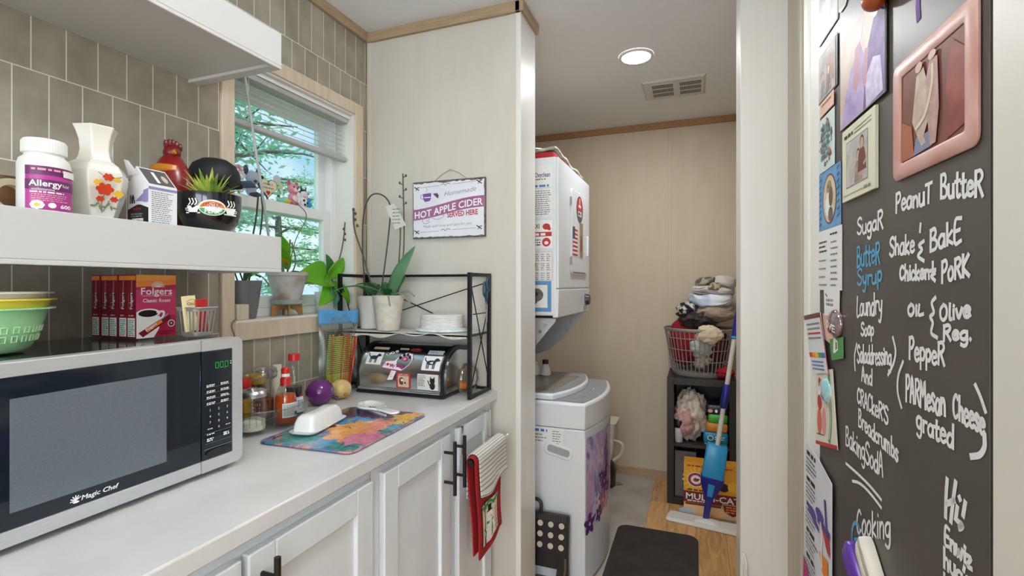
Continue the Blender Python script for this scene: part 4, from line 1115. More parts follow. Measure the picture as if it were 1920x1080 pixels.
def onboard(u, v, h):
    u = min(max(u, .006), .289); v = min(max(v, .006), .390)
    p = Matrix.Translation((-.95, 1.19, 0)) @ Matrix.Rotation(.04, 4, 'Z') @ Matrix.Translation((.95, -1.19, 0)) @ V(-1.098 + u, .992 + v, CT + .006 + h)
    return p
A.build('flower_painting', onboard, cbo, step=.000006, base=.0001)
BZ = CT + .0078
t = thing('butter_dish', (-1.030, 1.150, BZ), 'white ceramic butter dish with domed lid on the painted board', 'butter dish', rz=.20)
PORC = M('porcelain_white', '#ecece9', 0.12, coat=.4)
mb = MB().loft([rring(0, 0, .034, .090, 0, .022, 5), rring(0, 0, .041, .100, .006, .026, 5), rring(0, 0, .042, .101, .0085, .026, 5), rring(0, 0, .036, .094, .0075, .022, 5)])
mb.build('plate', PORC, t, world=False)
mb = MB().loft([rring(0, 0, .033, .088, .008, .014, 5), rring(0, 0, .030, .083, .030, .013, 5), rring(0, 0, .0255, .076, .044, .013, 5), rring(0, 0, .019, .068, .0495, .012, 5), rring(0, 0, .008, .05, .0505, .007, 5)])
mb.build('lid', PORC, t, world=False)
t = thing('spoon_rest', (-.960, 1.335, BZ), 'white spoon rest with a teal leaf design on the far end of the board', 'spoon rest', rz=-.45)
def srf(u, v):   # u along, v across
    x = -.095 + .215 * u
    hw = .046 * math.sqrt(max(0, 1 - ((u - .27) / .27) ** 2)) if u < .30 else max(.017, .046 - .10 * (u - .30)) if u < .58 else .018 * math.sqrt(max(.0, 1 - max(0, (u - .90) / .10) ** 2))
    k = 2 * v - 1
    z = .004 + (.012 * k * k + .004 if u < .55 else .012) + (.010 * max(0, u - .35) if u > .35 else 0) + .010 * max(0, .15 - u) * 6 * (.3)
    return (x, hw * k, z)
MB().grid(srf, 40, 10).build('rest_body', PORC, t, world=False, smooth=70, solid=.005)
mb = MB().tube([(-.06, 0, .0005), (-.02, 0, .0005), (.05, 0, .002)], .004, 8); mb.build('foot', PORC, t, world=False)
A = Art(); TD = M('leaf_print_teal', '#3d7c86', .25)
for k in range(6): A.ell(-.030 + .009 * k, .012 * math.sin(k * 1.3), .010, .0045, TD if k % 2 else INK_K, 10, .8 * k)
A.build('leaf_print', lambda u, v, h: V(u - .02, v, .0102 + h), t, world=False)
mb = MB().lathe([(.0042, 0), (.0042, .0008), (.001, .0008)], (.108, 0, .0222), 14); mb.build('hang_hole', INK_BR, t, world=False)
# ------------------------------------------------------------------ wire rack over the bread box
RX0, RX1, RY0, RY1, RZT, RZS = -1.362, -0.778, 1.640, 1.820, 1.378, 1.146
t = thing('counter_rack', (-1.07, 1.73, CT), 'black metal counter rack standing over the bread box in the corner', 'rack')
RB_ = M('rack_black', '#171618', 0.42, 0.3)
for x in (RX0, RX1):
    for y in (RY0, RY1):
        MB().box(x - .007, x + .007, y - .007, y + .007, CT, RZT).build('post', RB_, t, smooth=0, bevel=.001)
for z in (CT + .006, RZT - .007):
    for x in (RX0, RX1): MB().box(x - .006, x + .006, RY0, RY1, z - .006, z + .006).build('rail', RB_, t, smooth=0)
MB().box(RX0, RX1, RY1 - .005, RY1 + .005, RZT - .012, RZT - .002).build('rail', RB_, t, smooth=0)
MB().box(RX0, RX1, RY1 - .005, RY1 + .005, CT + .002, CT + .012).build('rail', RB_, t, smooth=0)
mb = MB()
x = RX1
for a, b_ in (((x, RY0, RZT - .02), (x, RY1, CT + .03)), ((x, RY1, RZT - .12), (x, RY0, CT + .02)), ((x, RY0 + .03, 1.222), (x, RY1 - .02, 1.222))): mb.cyl(a, b_, .0022, seg=6)
x = RX0
for a, b_ in (((x, RY0, RZT - .02), (x, RY1, CT + .03)), ((x, RY1, RZT - .02), (x, RY0, CT + .02))): mb.cyl(a, b_, .0022, seg=6)
for a, b_ in (((RX0, RY1, 1.17), (RX1, RY1, 1.345)), ((RX0, RY1, 1.345), (RX1 - .15, RY1, 1.17))): mb.cyl(a, b_, .0024, seg=6)
mb.build('brace_wire', RB_, t)
mb = MB()
for k in range(7):
    y = RY0 + .02 + .024 * k
    mb.tube(spline([(RX1, y, RZT - .012), (RX1, y + .008, RZT - .004), (RX1, y + .014, RZT - .013), (RX1, y + .020, RZT - .006)]), .0018, 5)
mb.build('scroll_wire', RB_, t)
MB().box(RX0, RX1, RY0 - .002, RY1, RZS - .007, RZS - .001).build('shelf_board', RB_, t, smooth=0)
R = random.Random(2)
def cl(u, v):
    d = max(0, .07 - v) / .07
    return (RX0 + .012 + (RX1 - RX0 - .024) * u, RY0 - .006 + (RY1 - RY0 - .004) * v, RZS + .0006 + .0012 * math.sin(31 * u) * math.sin(9 * v) ** 2 - d * (.012 + .006 * math.sin(23 * u) + .008 * math.sin(7 * u)))
mb = MB().grid(cl, 60, 14)
solo(mb, 'shelf_liner', M('liner_white', '#dcd8cf', .85, c2='#c9c4ba', scale=60), (-1.07, 1.73, RZS), 'white ruffled cloth lining the shelf of the black rack', 'shelf liner', smooth=60, solid=.001)

# bread box: rolled steel front with stickers
t = thing('bread_box', (-1.06, 1.71, CT), 'chrome roll-top bread box covered with pet stickers', 'bread box')
X0, X1, Y0b, Y1b = -1.252, -0.868, 1.606, 1.812
def bbprof(n=18):
    P = [(Y0b + .004, CT + .010), (Y0b, CT + .030)]
    for i in range(n + 1):
        a = PI - (PI * .60) * i / n
        P.append((Y0b + .118 + .118 * math.cos(a), CT + .072 + .112 * math.sin(a)))
    P += [(Y1b, CT + .172), (Y1b, CT + .010)]
    return P
P = bbprof()
BBX = M('bread_box_chrome', '#d9dee2', 0.20, 1.0)
mb = MB().loft([[V(X0 + .012, y, z) for y, z in P], [V(X1 - .012, y, z) for y, z in P]]); mb.build('body', BBX, t, smooth=25)
for xa, xb in ((X0, X0 + .012), (X1 - .012, X1)):
    cyy = (Y0b + Y1b) / 2; Pc = [((y - cyy) * 1.02 + cyy, CT + (z - CT) * 1.02) for y, z in P]
    MB().loft([[V(xa, y, z) for y, z in Pc], [V(xb, y, z) for y, z in Pc]]).build('end_rim', M('bread_box_black', '#1c1c1f', .3), t, smooth=25)
Pe = [((y - 1.71) * .88 + 1.71, CT + .008 + (z - CT) * .88) for y, z in P]
MB().loft([[V(X1, y, z) for y, z in Pe], [V(X1 + .004, y, z) for y, z in Pe]]).build('end_plate', BBX, t, smooth=25)
MB().box(X0 - .002, X1 + .002, Y0b - .002, Y1b, CT + .0005, CT + .010).build('base_tray', M('bread_box_black', '#1c1c1f', .3), t, smooth=0, bevel=.002)
MB().cyl((X0 + .012, Y0b - .004, CT + .020), (X1 - .012, Y0b - .004, CT + .020), .006, seg=12).build('front_bar', CHROME, t)
# arc-length mapping on the rolled front: u along x from the left, v up the curve from the bar
acc = [0.0]
for (ya, za), (yb, zb) in zip(P[1:], P[2:]): acc.append(acc[-1] + math.hypot(yb - ya, zb - za))
def on_roll(u, v, h):
    v = max(0, min(v, acc[-1] - 1e-4)); i = 0
    while i < len(acc) - 2 and acc[i + 1] < v: i += 1
    f = (v - acc[i]) / max(acc[i + 1] - acc[i], 1e-6)
    (ya, za), (yb, zb) = P[1 + i], P[2 + i]
    ty, tz = yb - ya, zb - za; l = math.hypot(ty, tz) or 1
    return V(X0 + .012 + u, ya + (yb - ya) * f - tz / l * h, za + (zb - za) * f + ty / l * h)
def sticker(name, label, draw):
    A = Art(); draw(A); o = A.build(name, on_roll, t, base=.0008); o['label'] = label; return o
STW = M('sticker_white', '#eceaea', .35)
SIL = M('silhouette', '#23323f', .4)
def sheet(A, u0, v0, u1, v1, m, edge=None):
    if edge: A.rect(u0 - .002, v0 - .002, u1 + .002, v1 + .002, edge, 2, 8)
    A.rect(u0, v0, u1, v1, m, 2, 8)
def dog(A, u, v, s, m):
    A.ell(u, v, .020 * s, .0095 * s, m, 14); A.ell(u + .022 * s, v + .012 * s, .009 * s, .0075 * s, m, 12); A.poly([(u + .012 * s, v - .004 * s), (u + .026 * s, v + .010 * s), (u + .016 * s, v + .014 * s), (u + .006 * s, v + .006 * s)], m)
    A.ell(u + .031 * s, v + .010 * s, .005 * s, .0035 * s, m, 10)
    for q in (-.016, -.009, .010, .016): A.rect(u + (q - .0022) * s, v - .024 * s, u + (q + .0022) * s, v, m)
    A.line(spline([(u - .018 * s, v + .003 * s, 0), (u - .027 * s, v + .010 * s, 0), (u - .028 * s, v + .018 * s, 0)]), .004 * s, m)
W_ = X1 - X0 - .024
sticker('dog_sticker', 'white sticker with a dark standing dog at the left', lambda A: (sheet(A, .022, .082, .092, .135, STW), dog(A, .054, .110, .9, SIL)))
sticker('dog_sticker', 'white sticker with a dark dog with raised tail at the right', lambda A: (sheet(A, W_ - .085, .072, W_ - .008, .130, STW), dog(A, W_ - .048, .102, 1.0, SIL)))
def paw(A):
    A.poly([(.100, .070), (.190, .062), (.222, .085), (.232, .115), (.222, .136), (.196, .142), (.170, .130), (.150, .104), (.112, .100)], INK_M)
    A.poly([(.103, .073), (.190, .065), (.220, .087), (.229, .115), (.220, .134), (.196, .139), (.172, .128), (.152, .101), (.114, .097)], STW)
    A.ell(.194, .112, .013, .010, INK_M, 14); A.ell(.194, .110, .007, .005, INK_PK, 10)
    for q, w2 in ((-.022, .116), (-.010, .129), (.006, .131), (.019, .120)): A.ell(.194 + q, w2, .0055, .0065, INK_K, 10)
    A.txt('I', .114, .079, .012, INK_M, bold=.03); A.ell(.124, .086, .004, .0045, INK_R, 8); A.ell(.130, .086, .004, .0045, INK_R, 8); A.poly([(.120, .085), (.134, .085), (.127, .078)], INK_R)
    A.txt('My Pets', .138, .076, .013, INK_M, .060, .03)
sticker('paw_sticker', 'pink and white paw shaped sticker in the middle', paw)
sticker('bone_sticker', 'small pink and white card hanging under the paw sticker', lambda A: (A.poly([(.128, .026), (.152, .028), (.168, .062), (.146, .064)], STW), A.scrib(.140, .054, .156, 3, .008, .003, INK_PK, 3)))
sticker('puppy_sticker', 'red framed sticker with a tan puppy face', lambda A: (sheet(A, .170, -.002, .232, .055, INK_R), sheet(A, .177, .004, .225, .046, INK_TAN), A.ell(.193, .026, .011, .015, INK_BR, 12), A.ell(.209, .024, .009, .013, INK_TAN, 12), A.ell(.209, .020, .004, .004, INK_K, 8), A.ell(.196, .030, .006, .005, INK_W, 8), A.txt('PUPPY LOVE', .180, .048, .0055, INK_W, .042)))
sticker('cat_sticker', 'pale sticker with a black cat in the lower right corner', lambda A: (sheet(A, .262, .000, W_ - .010, .058, M('sticker_cream', '#dcd9d2', .4)), A.ell(W_ - .034, .016, .012, .014, INK_K, 12), A.ell(W_ - .034, .034, .011, .010, INK_K, 12), A.poly([(W_ - .044, .038), (W_ - .043, .052), (W_ - .036, .042)], INK_K), A.poly([(W_ - .024, .038), (W_ - .024, .052), (W_ - .032, .042)], INK_K), A.line([(W_ - .046, .02), (W_ - .052, .034)], .004, INK_K), A.scrib(.266, .050, .300, 7, .006, .003, INK_G, 3)))
sticker('paw_print_sticker', 'white paw print outline sticker', lambda A: [A.ell(.112 + .016 * k, .128 + .008 * k, .011 - .002 * k, .006, STW, 12) for k in range(3)] + [A.ell(.112 + .016 * k, .128 + .008 * k, .007 - .002 * k, .003, SIL, 10) for k in range(3)])
sticker('oval_sticker', 'black and red oval sticker near the top', lambda A: (A.ell(.222, .160, .024, .010, INK_R, 18), A.ell(.222, .160, .022, .0085, INK_K, 18), A.scrib(.206, .157, .238, 1, .004, .007, INK_R, 4)))
sticker('label_sticker', 'tan blank sticker strip at the top left', lambda A: sheet(A, .030, .152, .100, .166, INK_TAN))
sticker('label_sticker', 'grey sticker strip at the top middle', lambda A: sheet(A, .150, .156, .190, .166, M('sticker_grey', '#a9a8a4', .4)))
sticker('label_sticker', 'silver sticker with small print at the top right', lambda A: (sheet(A, W_ - .078, .138, W_ - .012, .160, M('sticker_silver', '#9fa6ad', .4)), A.scrib(W_ - .066, .146, W_ - .03, 1, .004, .005, INK_G, 3)))
# bag of bread between the bread box and the rack's end
solo(MB().ball((-0.823, 1.722, CT + .062), .030, .078, .062, 18, 14, fn=lambda d: 1 + .05 * math.sin(11 * d.z + 7 * d.y)), 'bread_bag', M('bread_film', '#d9d0c4', .15, clear=.4), (-0.823, 1.722, CT), 'crumpled clear plastic bread bag at the rack end', 'bag', smooth=80)
solo(MB().rbox(-0.838, -0.808, 1.672, 1.70, CT + .030, CT + .052, .005), 'bag_clip', INK_O, (-0.823, 1.686, CT + .030), 'orange clip on the clear bread bag', 'clip')

# scissors hanging on the rack
t = thing('scissors', (-0.772, 1.795, 1.20), 'scissors with dark teal handles hanging from the rack end', 'scissors')
SCT = M('scissor_teal', '#24485a', .3)
for s, z in ((-1, 1.315), (1, 1.335)):
    pts = [(-.768, 1.772 + s * .016 + .013 * math.cos(a), z + .028 * math.sin(a)) for a in [2 * PI * k / 16 for k in range(16)]]
    MB().tube(pts, .0042, 7, closed=True).tube([(-.768, 1.772 + s * .012, z - .026), (-.768, 1.772, 1.268), (-.768, 1.772 - s * .002, 1.258)], [.0042, .005, .004], 7).build('handle', SCT, t)
mb = MB()
for s in (-1, 1): mb.loft([[V(-.768 + s * .001, 1.772 + q, 1.266) for q in (-.006, .006)] + [V(-.767 + s * .001, 1.772 + q, 1.266) for q in (.006, -.006)], [V(-.768 + s * .001, 1.772 + s * .003 + q, 1.185) for q in (-.0006, .0006)] + [V(-.767 + s * .001, 1.772 + s * .003 + q, 1.185) for q in (.0006, -.0006)]])
mb.build('blade', STEEL, t)

# ------------------------------------------------------------------ orchids and what stands on the rack shelf
SZ = RZS + .0025
ORL = M('orchid_leaf', '#3f7a45', 0.30, c2='#5b9a55', scale=6, stretch=(8, 2, 8), backlit='#6cae5c'); ORL2 = M('orchid_leaf_pale', '#7fa98a', 0.28, c2='#5d8f6b', scale=6, backlit='#9ccf8a')
ORB = M('orchid_leaf_bright', '#6db32f', 0.32, c2='#8dcc3e', scale=5, backlit='#b4e84a'); STEM = M('stem_brown', '#5e5848', .6); STAKE = M('stake_dark', '#46443f', .5); ROOT = M('aerial_root', '#8a917c', .6)
def leaf(parent, p0, p1, w_, bend, mat, name='leaf', fold=.25, up=V(0, 0, 1), tw=0.0):
    p0, p1 = Vector(p0), Vector(p1); d = p1 - p0; L = d.length; d = d / L
    s = d.cross(up); s = s.normalized() if s.length > .05 else V(1, 0, 0)
    s = (Matrix.Rotation(tw, 3, d) @ s); n = s.cross(d).normalized()
    def fn(u, v):
        k = 2 * v - 1
        ww = w_ * (math.sin(PI * min(1, .06 + .94 * u) ** .80) ** .75)
        return p0 + d * (L * u) + n * (bend * 4 * u * (1 - u) + fold * abs(k) * ww) + s * (k * ww)
    return MB().grid(fn, 16, 6).build(name, mat, parent, smooth=80, solid=.0016)
WC = M('pot_white_ceramic', '#dedbd4', .28, coat=.2); WC2 = M('pot_white_speckled', '#d8d3c8', .4, c2='#c9c2b4', scale=40)
def pot(parent, x, y, z, r0, r1, h, m, rim=.0):
    MB().lathe([(r0 * .92, 0), (r0, .003), (r1, h - .012 if rim else h), (r1 + rim, h - .012 if rim else h), (r1 + rim, h), (r1 - .004, h), (r0 - .004, .01), (.001, .008)], (x, y, z), 36).build('pot', m, parent)
    MB().lathe([(.001, h - .014), (r1 - .006, h - .014)], (x, y, z), 24).build('potting_bark', M('potting_bark', '#4c3626', .95, c2='#2e2118', scale=80, bump=.8, bscale=120), parent)
t = thing('orchid', (-1.285, 1.742, SZ), 'orchid in a plain white pot with an arched wire hoop, left on the rack', 'plant', 'orchids on the rack')
pot(t, -1.285, 1.742, SZ, .044, .058, .138, WC)
a = V(-1.285, 1.742, SZ + .13)
mb = MB().tube(spline([a + V(-.03, 0, 0), (-1.330, 1.742, 1.50), (-1.325, 1.745, 1.640), (-1.295, 1.745, 1.705), (-1.250, 1.742, 1.715), (-1.205, 1.738, 1.69), (-1.186, 1.735, 1.640), (-1.200, 1.735, 1.50), a + V(.055, -.01, .02)], 8), .0030, 7)
mb.build('hoop_stake', STAKE, t)
leaf(t, a, (-1.392 + .03, 1.69, 1.325), .030, .018, ORL); leaf(t, a, (-1.20, 1.66, 1.330), .028, .02, ORL2); leaf(t, a, (-1.33, 1.80, 1.34), .026, .02, ORL)
mb = MB().tube(spline([a + V(.02, 0, 0), (-1.325, 1.742, 1.45), (-1.368, 1.738, 1.57), (-1.372, 1.735, 1.655)]), .0034, 7)
for k, z in enumerate((.60, .75, .9, 1)):
    p = V(-1.368, 1.737, 1.655).lerp(V(-1.335, 1.741, 1.48), 1 - z); mb.ball(p + V(.003 * (-1) ** k, -.002, 0), .006, .006, .007, 8, 6)
mb.build('flower_spike', STEM, t)
t = thing('orchid', (-1.165, 1.690, SZ), 'potted orchid with broad upright leaf in a speckled white pot, right on the rack', 'plant', 'orchids on the rack')
pot(t, -1.165, 1.690, SZ, .045, .064, .142, WC2)
a = V(-1.165, 1.690, SZ + .132)
leaf(t, a, (-1.045, 1.70, 1.487), .030, -.022, ORL2, up=V(.2, 1, 0), fold=.3); leaf(t, a, (-1.105, 1.725, 1.375), .024, -.012, ORL, up=V(.2, 1, 0)); leaf(t, a, (-1.300, 1.650, 1.330), .022, .028, ORL)
leaf(t, a, (-1.345, 1.585, 1.308), .026, .030, ORL2); leaf(t, a, (-1.13, 1.62, 1.315), .018, .012, ORL, up=V(0, 0, 1)); leaf(t, a, (-1.215, 1.735, 1.345), .018, .010, ORL)
mb = MB().tube(spline([a, (-1.10, 1.68, 1.303), (-1.06, 1.675, 1.306), (-1.030, 1.67, 1.288)]), [.004] * 12 + [.003] * 7, 7)
mb.tube(spline([a, (-1.08, 1.64, 1.300), (-1.04, 1.63, 1.275), (-1.02, 1.625, 1.262)]), .0028, 6).tube(spline([a, (-1.12, 1.625, 1.29), (-1.105, 1.615, 1.25)]), .0030, 6)
mb.build('aerial_root', ROOT, t)
mb = MB()
for dx, top in ((0, 1.60), (.018, 1.79)):
    mb.tube(spline([a + V(.02 + dx * .5, .02, 0), (-1.145 + dx, 1.735, 1.42), (-1.142 + dx, 1.742, 1.55), (-1.148 + dx, 1.742, top)]), .0030, 7)
for k in range(5):
    z = 1.66 + .028 * k; mb.tube([(-1.130, 1.742, z), (-1.130 + .014 * (-1) ** k, 1.742, z + .008)], .0022, 5).ball((-1.130 + .015 * (-1) ** k, 1.742, z + .009), .0045, .0045, .006, 8, 6)
mb.build('flower_spike', STEM, t)
tg = MB().add([(-1.186, 1.700, 1.652), (-1.142, 1.700, 1.662), (-1.088, 1.700, 1.572), (-1.138, 1.700, 1.555)], [(0, 1, 2, 3)]).build('care_tag', M('tag_paper', '#d5d2cb', .5), t, smooth=0, solid=.0012)
A = Art(); A.scrib(-1.150, 1.636, -1.112, 5, .014, .004, INK_G, 5, .1); A.build('tag_print', lambda u, v, h: V(u, 1.6985 - h, v), tg)
mb = MB().tube([(-1.142, 1.736, 1.60), (-1.160, 1.702, 1.615)], .0022, 6); mb.build('tag_clip', STAKE, t)

# wrapped stack of paper plates
t = thing('plate_stack', (-.950, 1.742, SZ), 'upturned stack of white paper plates on the black rack shelf', 'paper plates')
PPL = M('paper_plate_white', '#e6e5e2', .7, c2='#dcdad6', scale=30)
pr = [(.001, .066), (.086, .066)]
for k in range(11): pr += [(.088, .0645 - .0048 * k), (.0905, .062 - .0048 * k)]
pr += [(.096, .010)]
MB().lathe(list(reversed(pr)), (-.950, 1.742, SZ), 44, sy=.74).build('stack', PPL, t, smooth=20)
MB().lathe([(.108, .0005), (.112, .004), (.108, .010), (.096, .013)], (-.950, 1.742, SZ), 44, sy=.70).build('plate_rim', M('plate_rim_blue', '#c9d6da', .6, c2='#e9ebea', scale=50), t)

# hanging sign
t = thing('hanging_sign', (-.958, YP - .002, 1.53), 'white distressed wooden sign about hot apple cider hanging on the beige wall', 'sign')
sx0, sx1, sz0, sz1 = -1.130, -.794, 1.528, 1.768
MB().box(sx0, sx1, YP - .016, YP - .004, sz0, sz1).build('board', [M('sign_edge', '#4a4444', .7, c2='#7a716c', scale=60)], t, smooth=0, bevel=.001)
MB().tube(spline([(-1.03, YP - .010, 1.766), (-.955, YP - .008, 1.812), (-.875, YP - .010, 1.766)], 2), .0012, 6).build('cord', M('jute', '#9c8866', .8), t)
MB().cyl((-.955, YP - .001, 1.812), (-.955, YP - .010, 1.812), .0022, seg=8).build('nail', STEEL, t)
W, H_ = sx1 - sx0, sz1 - sz0
A = Art(); SW = M('sign_white', '#e8e8ee', .55, c2='#dedee6', scale=10)
R = random.Random(8); ed = []
for k in range(24): ed.append((.003 + (W - .006) * k / 24, .004 + .004 * R.random()))
for k in range(14): ed.append((W - .003 - .003 * R.random(), .005 + (H_ - .010) * k / 14))
for k in range(24): ed.append((W - .003 - (W - .006) * k / 24, H_ - .006 - .007 * R.random() ** 2))
for k in range(14): ed.append((.003 + .0025 * R.random(), H_ - .006 - (H_ - .012) * k / 14))
A.poly(ed, SW)
RBN = M('sign_ribbon_plum', '#a86c94', .55, c2='#9a5c84', scale=8); SP = M('sign_purple', '#7a4aa2', .55); SRED = M('sign_red', '#b24656', .55); SGR = M('sign_grey', '#8e8ca0', .55)
arc = lambda u: .022 * math.sin((u / W - .45) * PI * .95)
top = [(u, .138 + arc(u) + .006) for u in [W * k / 30 for k in range(31)]]; bot = [(u, .098 + arc(u)) for u in [W * k / 30 for k in range(30, -1, -1)]]
vs = top + bot
A.raw(vs, [(k, k + 1, 60 - k, 61 - k) for k in range(30)], RBN)
A.txt('HOT APPLE CIDER', .010, .106, .029, INK_W, W - .020, .02, arc=lambda a: arc(a + .010))
A.txt('Homemade', .150, .172, .020, SGR, .145, slant=.5, rot=.10); A.txt('SERVED HERE', .165, .084, .022, SRED, .140, .03, rot=.05)
A.txt('Made with love and care for you', .050, .044, .012, SGR, .225, slant=.4, rot=.03)
A.line(spline([(.085, .070, 0), (.060, .062, 0), (.048, .076, 0), (.060, .090, 0), (.078, .086, 0), (.076, .074, 0), (.066, .074, 0)], 6), .0022, SGR); A.line(spline([(.085, .092, 0), (.105, .080, 0), (.130, .080, 0), (.150, .090, 0), (.140, .098, 0)], 6), .0022, SGR)
A.poly([(.050, .188), (.090, .190), (.088, .166), (.082, .156), (.060, .154), (.052, .164)], SP); A.line(spline([(.051, .184, 0), (.040, .182, 0), (.041, .170, 0), (.053, .166, 0)]), .003, SGR); A.rect(.056, .170, .086, .174, INK_W); A.line(spline([(.066, .196, 0), (.071, .204, 0), (.066, .212, 0)]), .002, SGR)
A.poly([(.098, .186), (.118, .188), (.126, .178), (.122, .164), (.106, .178)], M('sign_plum_dark', '#5c3f66', .55))
for v in (.215, .026): A.line([(.036, v), (.125, v + .003)], .0016, INK_G); A.line([(.190, v + .006), (W - .040, v + .010)], .0016, INK_G); A.line(spline([(.136, v + .006, 0), (.148, v + .010, 0), (.156, v + .003, 0), (.166, v + .011, 0), (.178, v + .007, 0)]), .003, INK_G)
for u, v in ((.020, .212), (.020, .028), (W - .026, .222), (W - .026, .038)):
    A.line(spline([(u - .010, v + .006, 0), (u, v, 0), (u + .010, v - .007, 0)]), .004, INK_K); A.line(spline([(u - .004, v - .008, 0), (u + .002, v + .002, 0), (u + .012, v + .004, 0)]), .003, INK_K)
A.build('sign_face', plane((sx0, YP - .0162, sz0), (1, 0, 0), (0, 0, 1)), t)

# ------------------------------------------------------------------ window sill plants
WS = WZ0 + .0065
t = thing('orchid', (-1.425, 1.232, WS), 'orchid with thin stakes in a dark grey tapered pot at the left of the sill', 'plant', 'plants on the window sill')
px, py = -1.428, 1.237
pot(t, px, py, WS, .040, .058, .128, M('pot_dark_grey', '#77777a', .35, c2='#6c6c70', scale=5))
a = V(px, py, WS + .12)
mb = MB().tube(spline([a, (px + .01, py + .02, 1.46), (px + .022, py + .032, 1.56), (px + .028, py + .036, 1.645)]), .0030, 7).tube(spline([a + V(0, .02, 0), (px + .012, py + .05, 1.47), (px + .022, py + .058, 1.58), (px + .024, py + .052, 1.64)]), .0028, 7)
mb.tube(spline([a, (px - .02, py + .03, 1.38), (px - .01, py + .08, 1.36)]), .003, 6).tube(spline([a, (px + .02, py - .03, 1.39), (px + .03, py + .02, 1.375)]), .0026, 6).tube(spline([a + V(0, -.02, 0), (px, py - .04, 1.41), (px, py + .01, 1.43)]), .0026, 6)
mb.build('flower_spike', STAKE, t); leaf(t, a, (px + .030, py + .105, 1.375), .016, .016, ORB); leaf(t, a, (px + .02, py + .02, 1.505), .018, .01, ORL, up=V(.3, 1, 0))
solo(MB().box(-1.402, -1.366, 1.160, 1.172, WS + .0005, WS + .050).box(-1.402, -1.366, 1.172, 1.205, WS + .0005, WS + .050), 'cream_box', M('box_cream', '#d6ccb4', .6), (-1.384, 1.18, WS), 'little cream box in front of the dark grey pot', 'box', bevel=.001)
solo(MB().rbox(-1.470, -1.455, 1.292, 1.312, WS + .0005, WS + .052, .003), 'seed_packet', INK_Y, (-1.462, 1.302, WS), 'small yellow packet between the two sill pots', 'packet')
# terracotta pot on a wooden stand
t = thing('plant_stand', (-1.415, 1.418, WS), 'small arched wooden stand under the clay pot', 'stand')
SWD = M('stand_wood', '#a9794a', .5, c2='#93683d', scale=10, stretch=(1, 1, 8))
mb = MB()
for rot in (0, PI / 2):
    o_ = []
    prof = [(-.066, 0), (-.050, 0), (-.036, .018), (-.014, .026), (.014, .026), (.036, .018), (.050, 0), (.066, 0), (.062, .040), (-.062, .040)]
    c_, s_ = math.cos(rot + .35), math.sin(rot + .35)
    mb.prism(prof, lambda u, v: V(-1.418 + u * s_ * .62 - .002 * c_, 1.418 + u * c_ - .002 * s_, WS + .0006 + v), V(.006 * c_, -.006 * s_, 0))
mb.build('cross_piece', SWD, t, smooth=0)
t = thing('potted_plant', (-1.415, 1.418, WS + .041), 'weathered clay pot with saucer and a leggy seedling on the wooden stand', 'plant', 'plants on the window sill')
CLAY = M('clay_weathered', '#bdbab6', .8, c2='#9c8474', scale=7, detail=6, sharp=(.48, .62)); px, py, pz = -1.418, 1.418, WS + .0412
MB().lathe([(.048, 0), (.054, .004), (.058, .018), (.054, .018), (.050, .006), (.001, .005)], (px, py, pz), 36).build('saucer', M('saucer_grey', '#b9bdb9', .6, c2='#93a398', scale=12), t)
pot(t, px, py, pz + .007, .045, .068, .112, CLAY, .005)
a = V(px, py, pz + .11)
mb = MB().tube(spline([a, (px + .01, py - .005, 1.42), (px + .004, py + .010, 1.50)]), .003, 6).tube(spline([a + V(0, .02, 0), (px + .01, py + .03, 1.42), (px, py + .022, 1.49)]), .0026, 6).tube(spline([a, (px, py + .04, 1.50), (px + .01, py + .085, 1.60), (px + .0, py + .02, 1.655)]), .0018, 5)
mb.build('stem', M('stem_green_brown', '#6f7a4e', .6), t)
leaf(t, a + V(0, 0, .02), (px + .03, py - .070, 1.475), .020, .012, ORB); leaf(t, a + V(0, 0, .06), (px + .01, py - .045, 1.515), .016, .01, ORB); leaf(t, a, (px + .055, py + .030, 1.350), .016, .02, ORL); leaf(t, a + V(0, 0, .03), (px + .03, py - .055, 1.425), .010, .006, M('leaf_yellowing', '#e0c04a', .5, backlit='#f0d860'))
# big bright leaved orchid
t = thing('potted_plant', (-1.425, 1.625, WS), 'orchid with big bright green backlit leaves at the right end of the sill', 'plant', 'plants on the window sill')
px, py = -1.425, 1.640
pot(t, px, py, WS, .040, .052, .085, WC)
a = V(px, py, WS + .085)
leaf(t, a + V(0, 0, .06), (-1.400, 1.435, 1.360), .055, .030, ORB, up=V(.9, 0, .3)); leaf(t, a + V(0, 0, .05), (-1.365, 1.520, 1.250), .042, .02, ORB, up=V(.9, 0, .2)); leaf(t, a + V(0, 0, .06), (-1.405, 1.712, 1.448), .030, .014, ORB, up=V(1, .1, .3))
leaf(t, a + V(0, 0, .07), (-1.415, 1.618, 1.458), .026, .01, ORL, up=V(1, 0, .2)); leaf(t, a + V(0, 0, .04), (-1.350, 1.680, 1.245), .028, .025, ORB, up=V(.9, 0, .3)); leaf(t, a + V(0, 0, .05), (-1.360, 1.600, 1.240), .030, .02, M('orchid_leaf_teal', '#63a58c', .3, backlit='#8ad0b0'), up=V(.9, 0, .2)); leaf(t, a + V(0, 0, .05), (-1.375, 1.555, 1.325), .030, .02, ORB, up=V(.9, 0, .3))
mb = MB().tube(spline([a, (px + .02, py + .05, 1.45), (px + .02, py + .075, 1.54), (px + .02, py + .082, 1.60)]), .0026, 6)
for z, s in ((1.55, 1), (1.57, -1), (1.525, 1)): mb.ball((px + .02, py + .078 + .004 * s, z), .005, .005, .006, 8, 6)
mb.build('flower_spike', STEM, t)

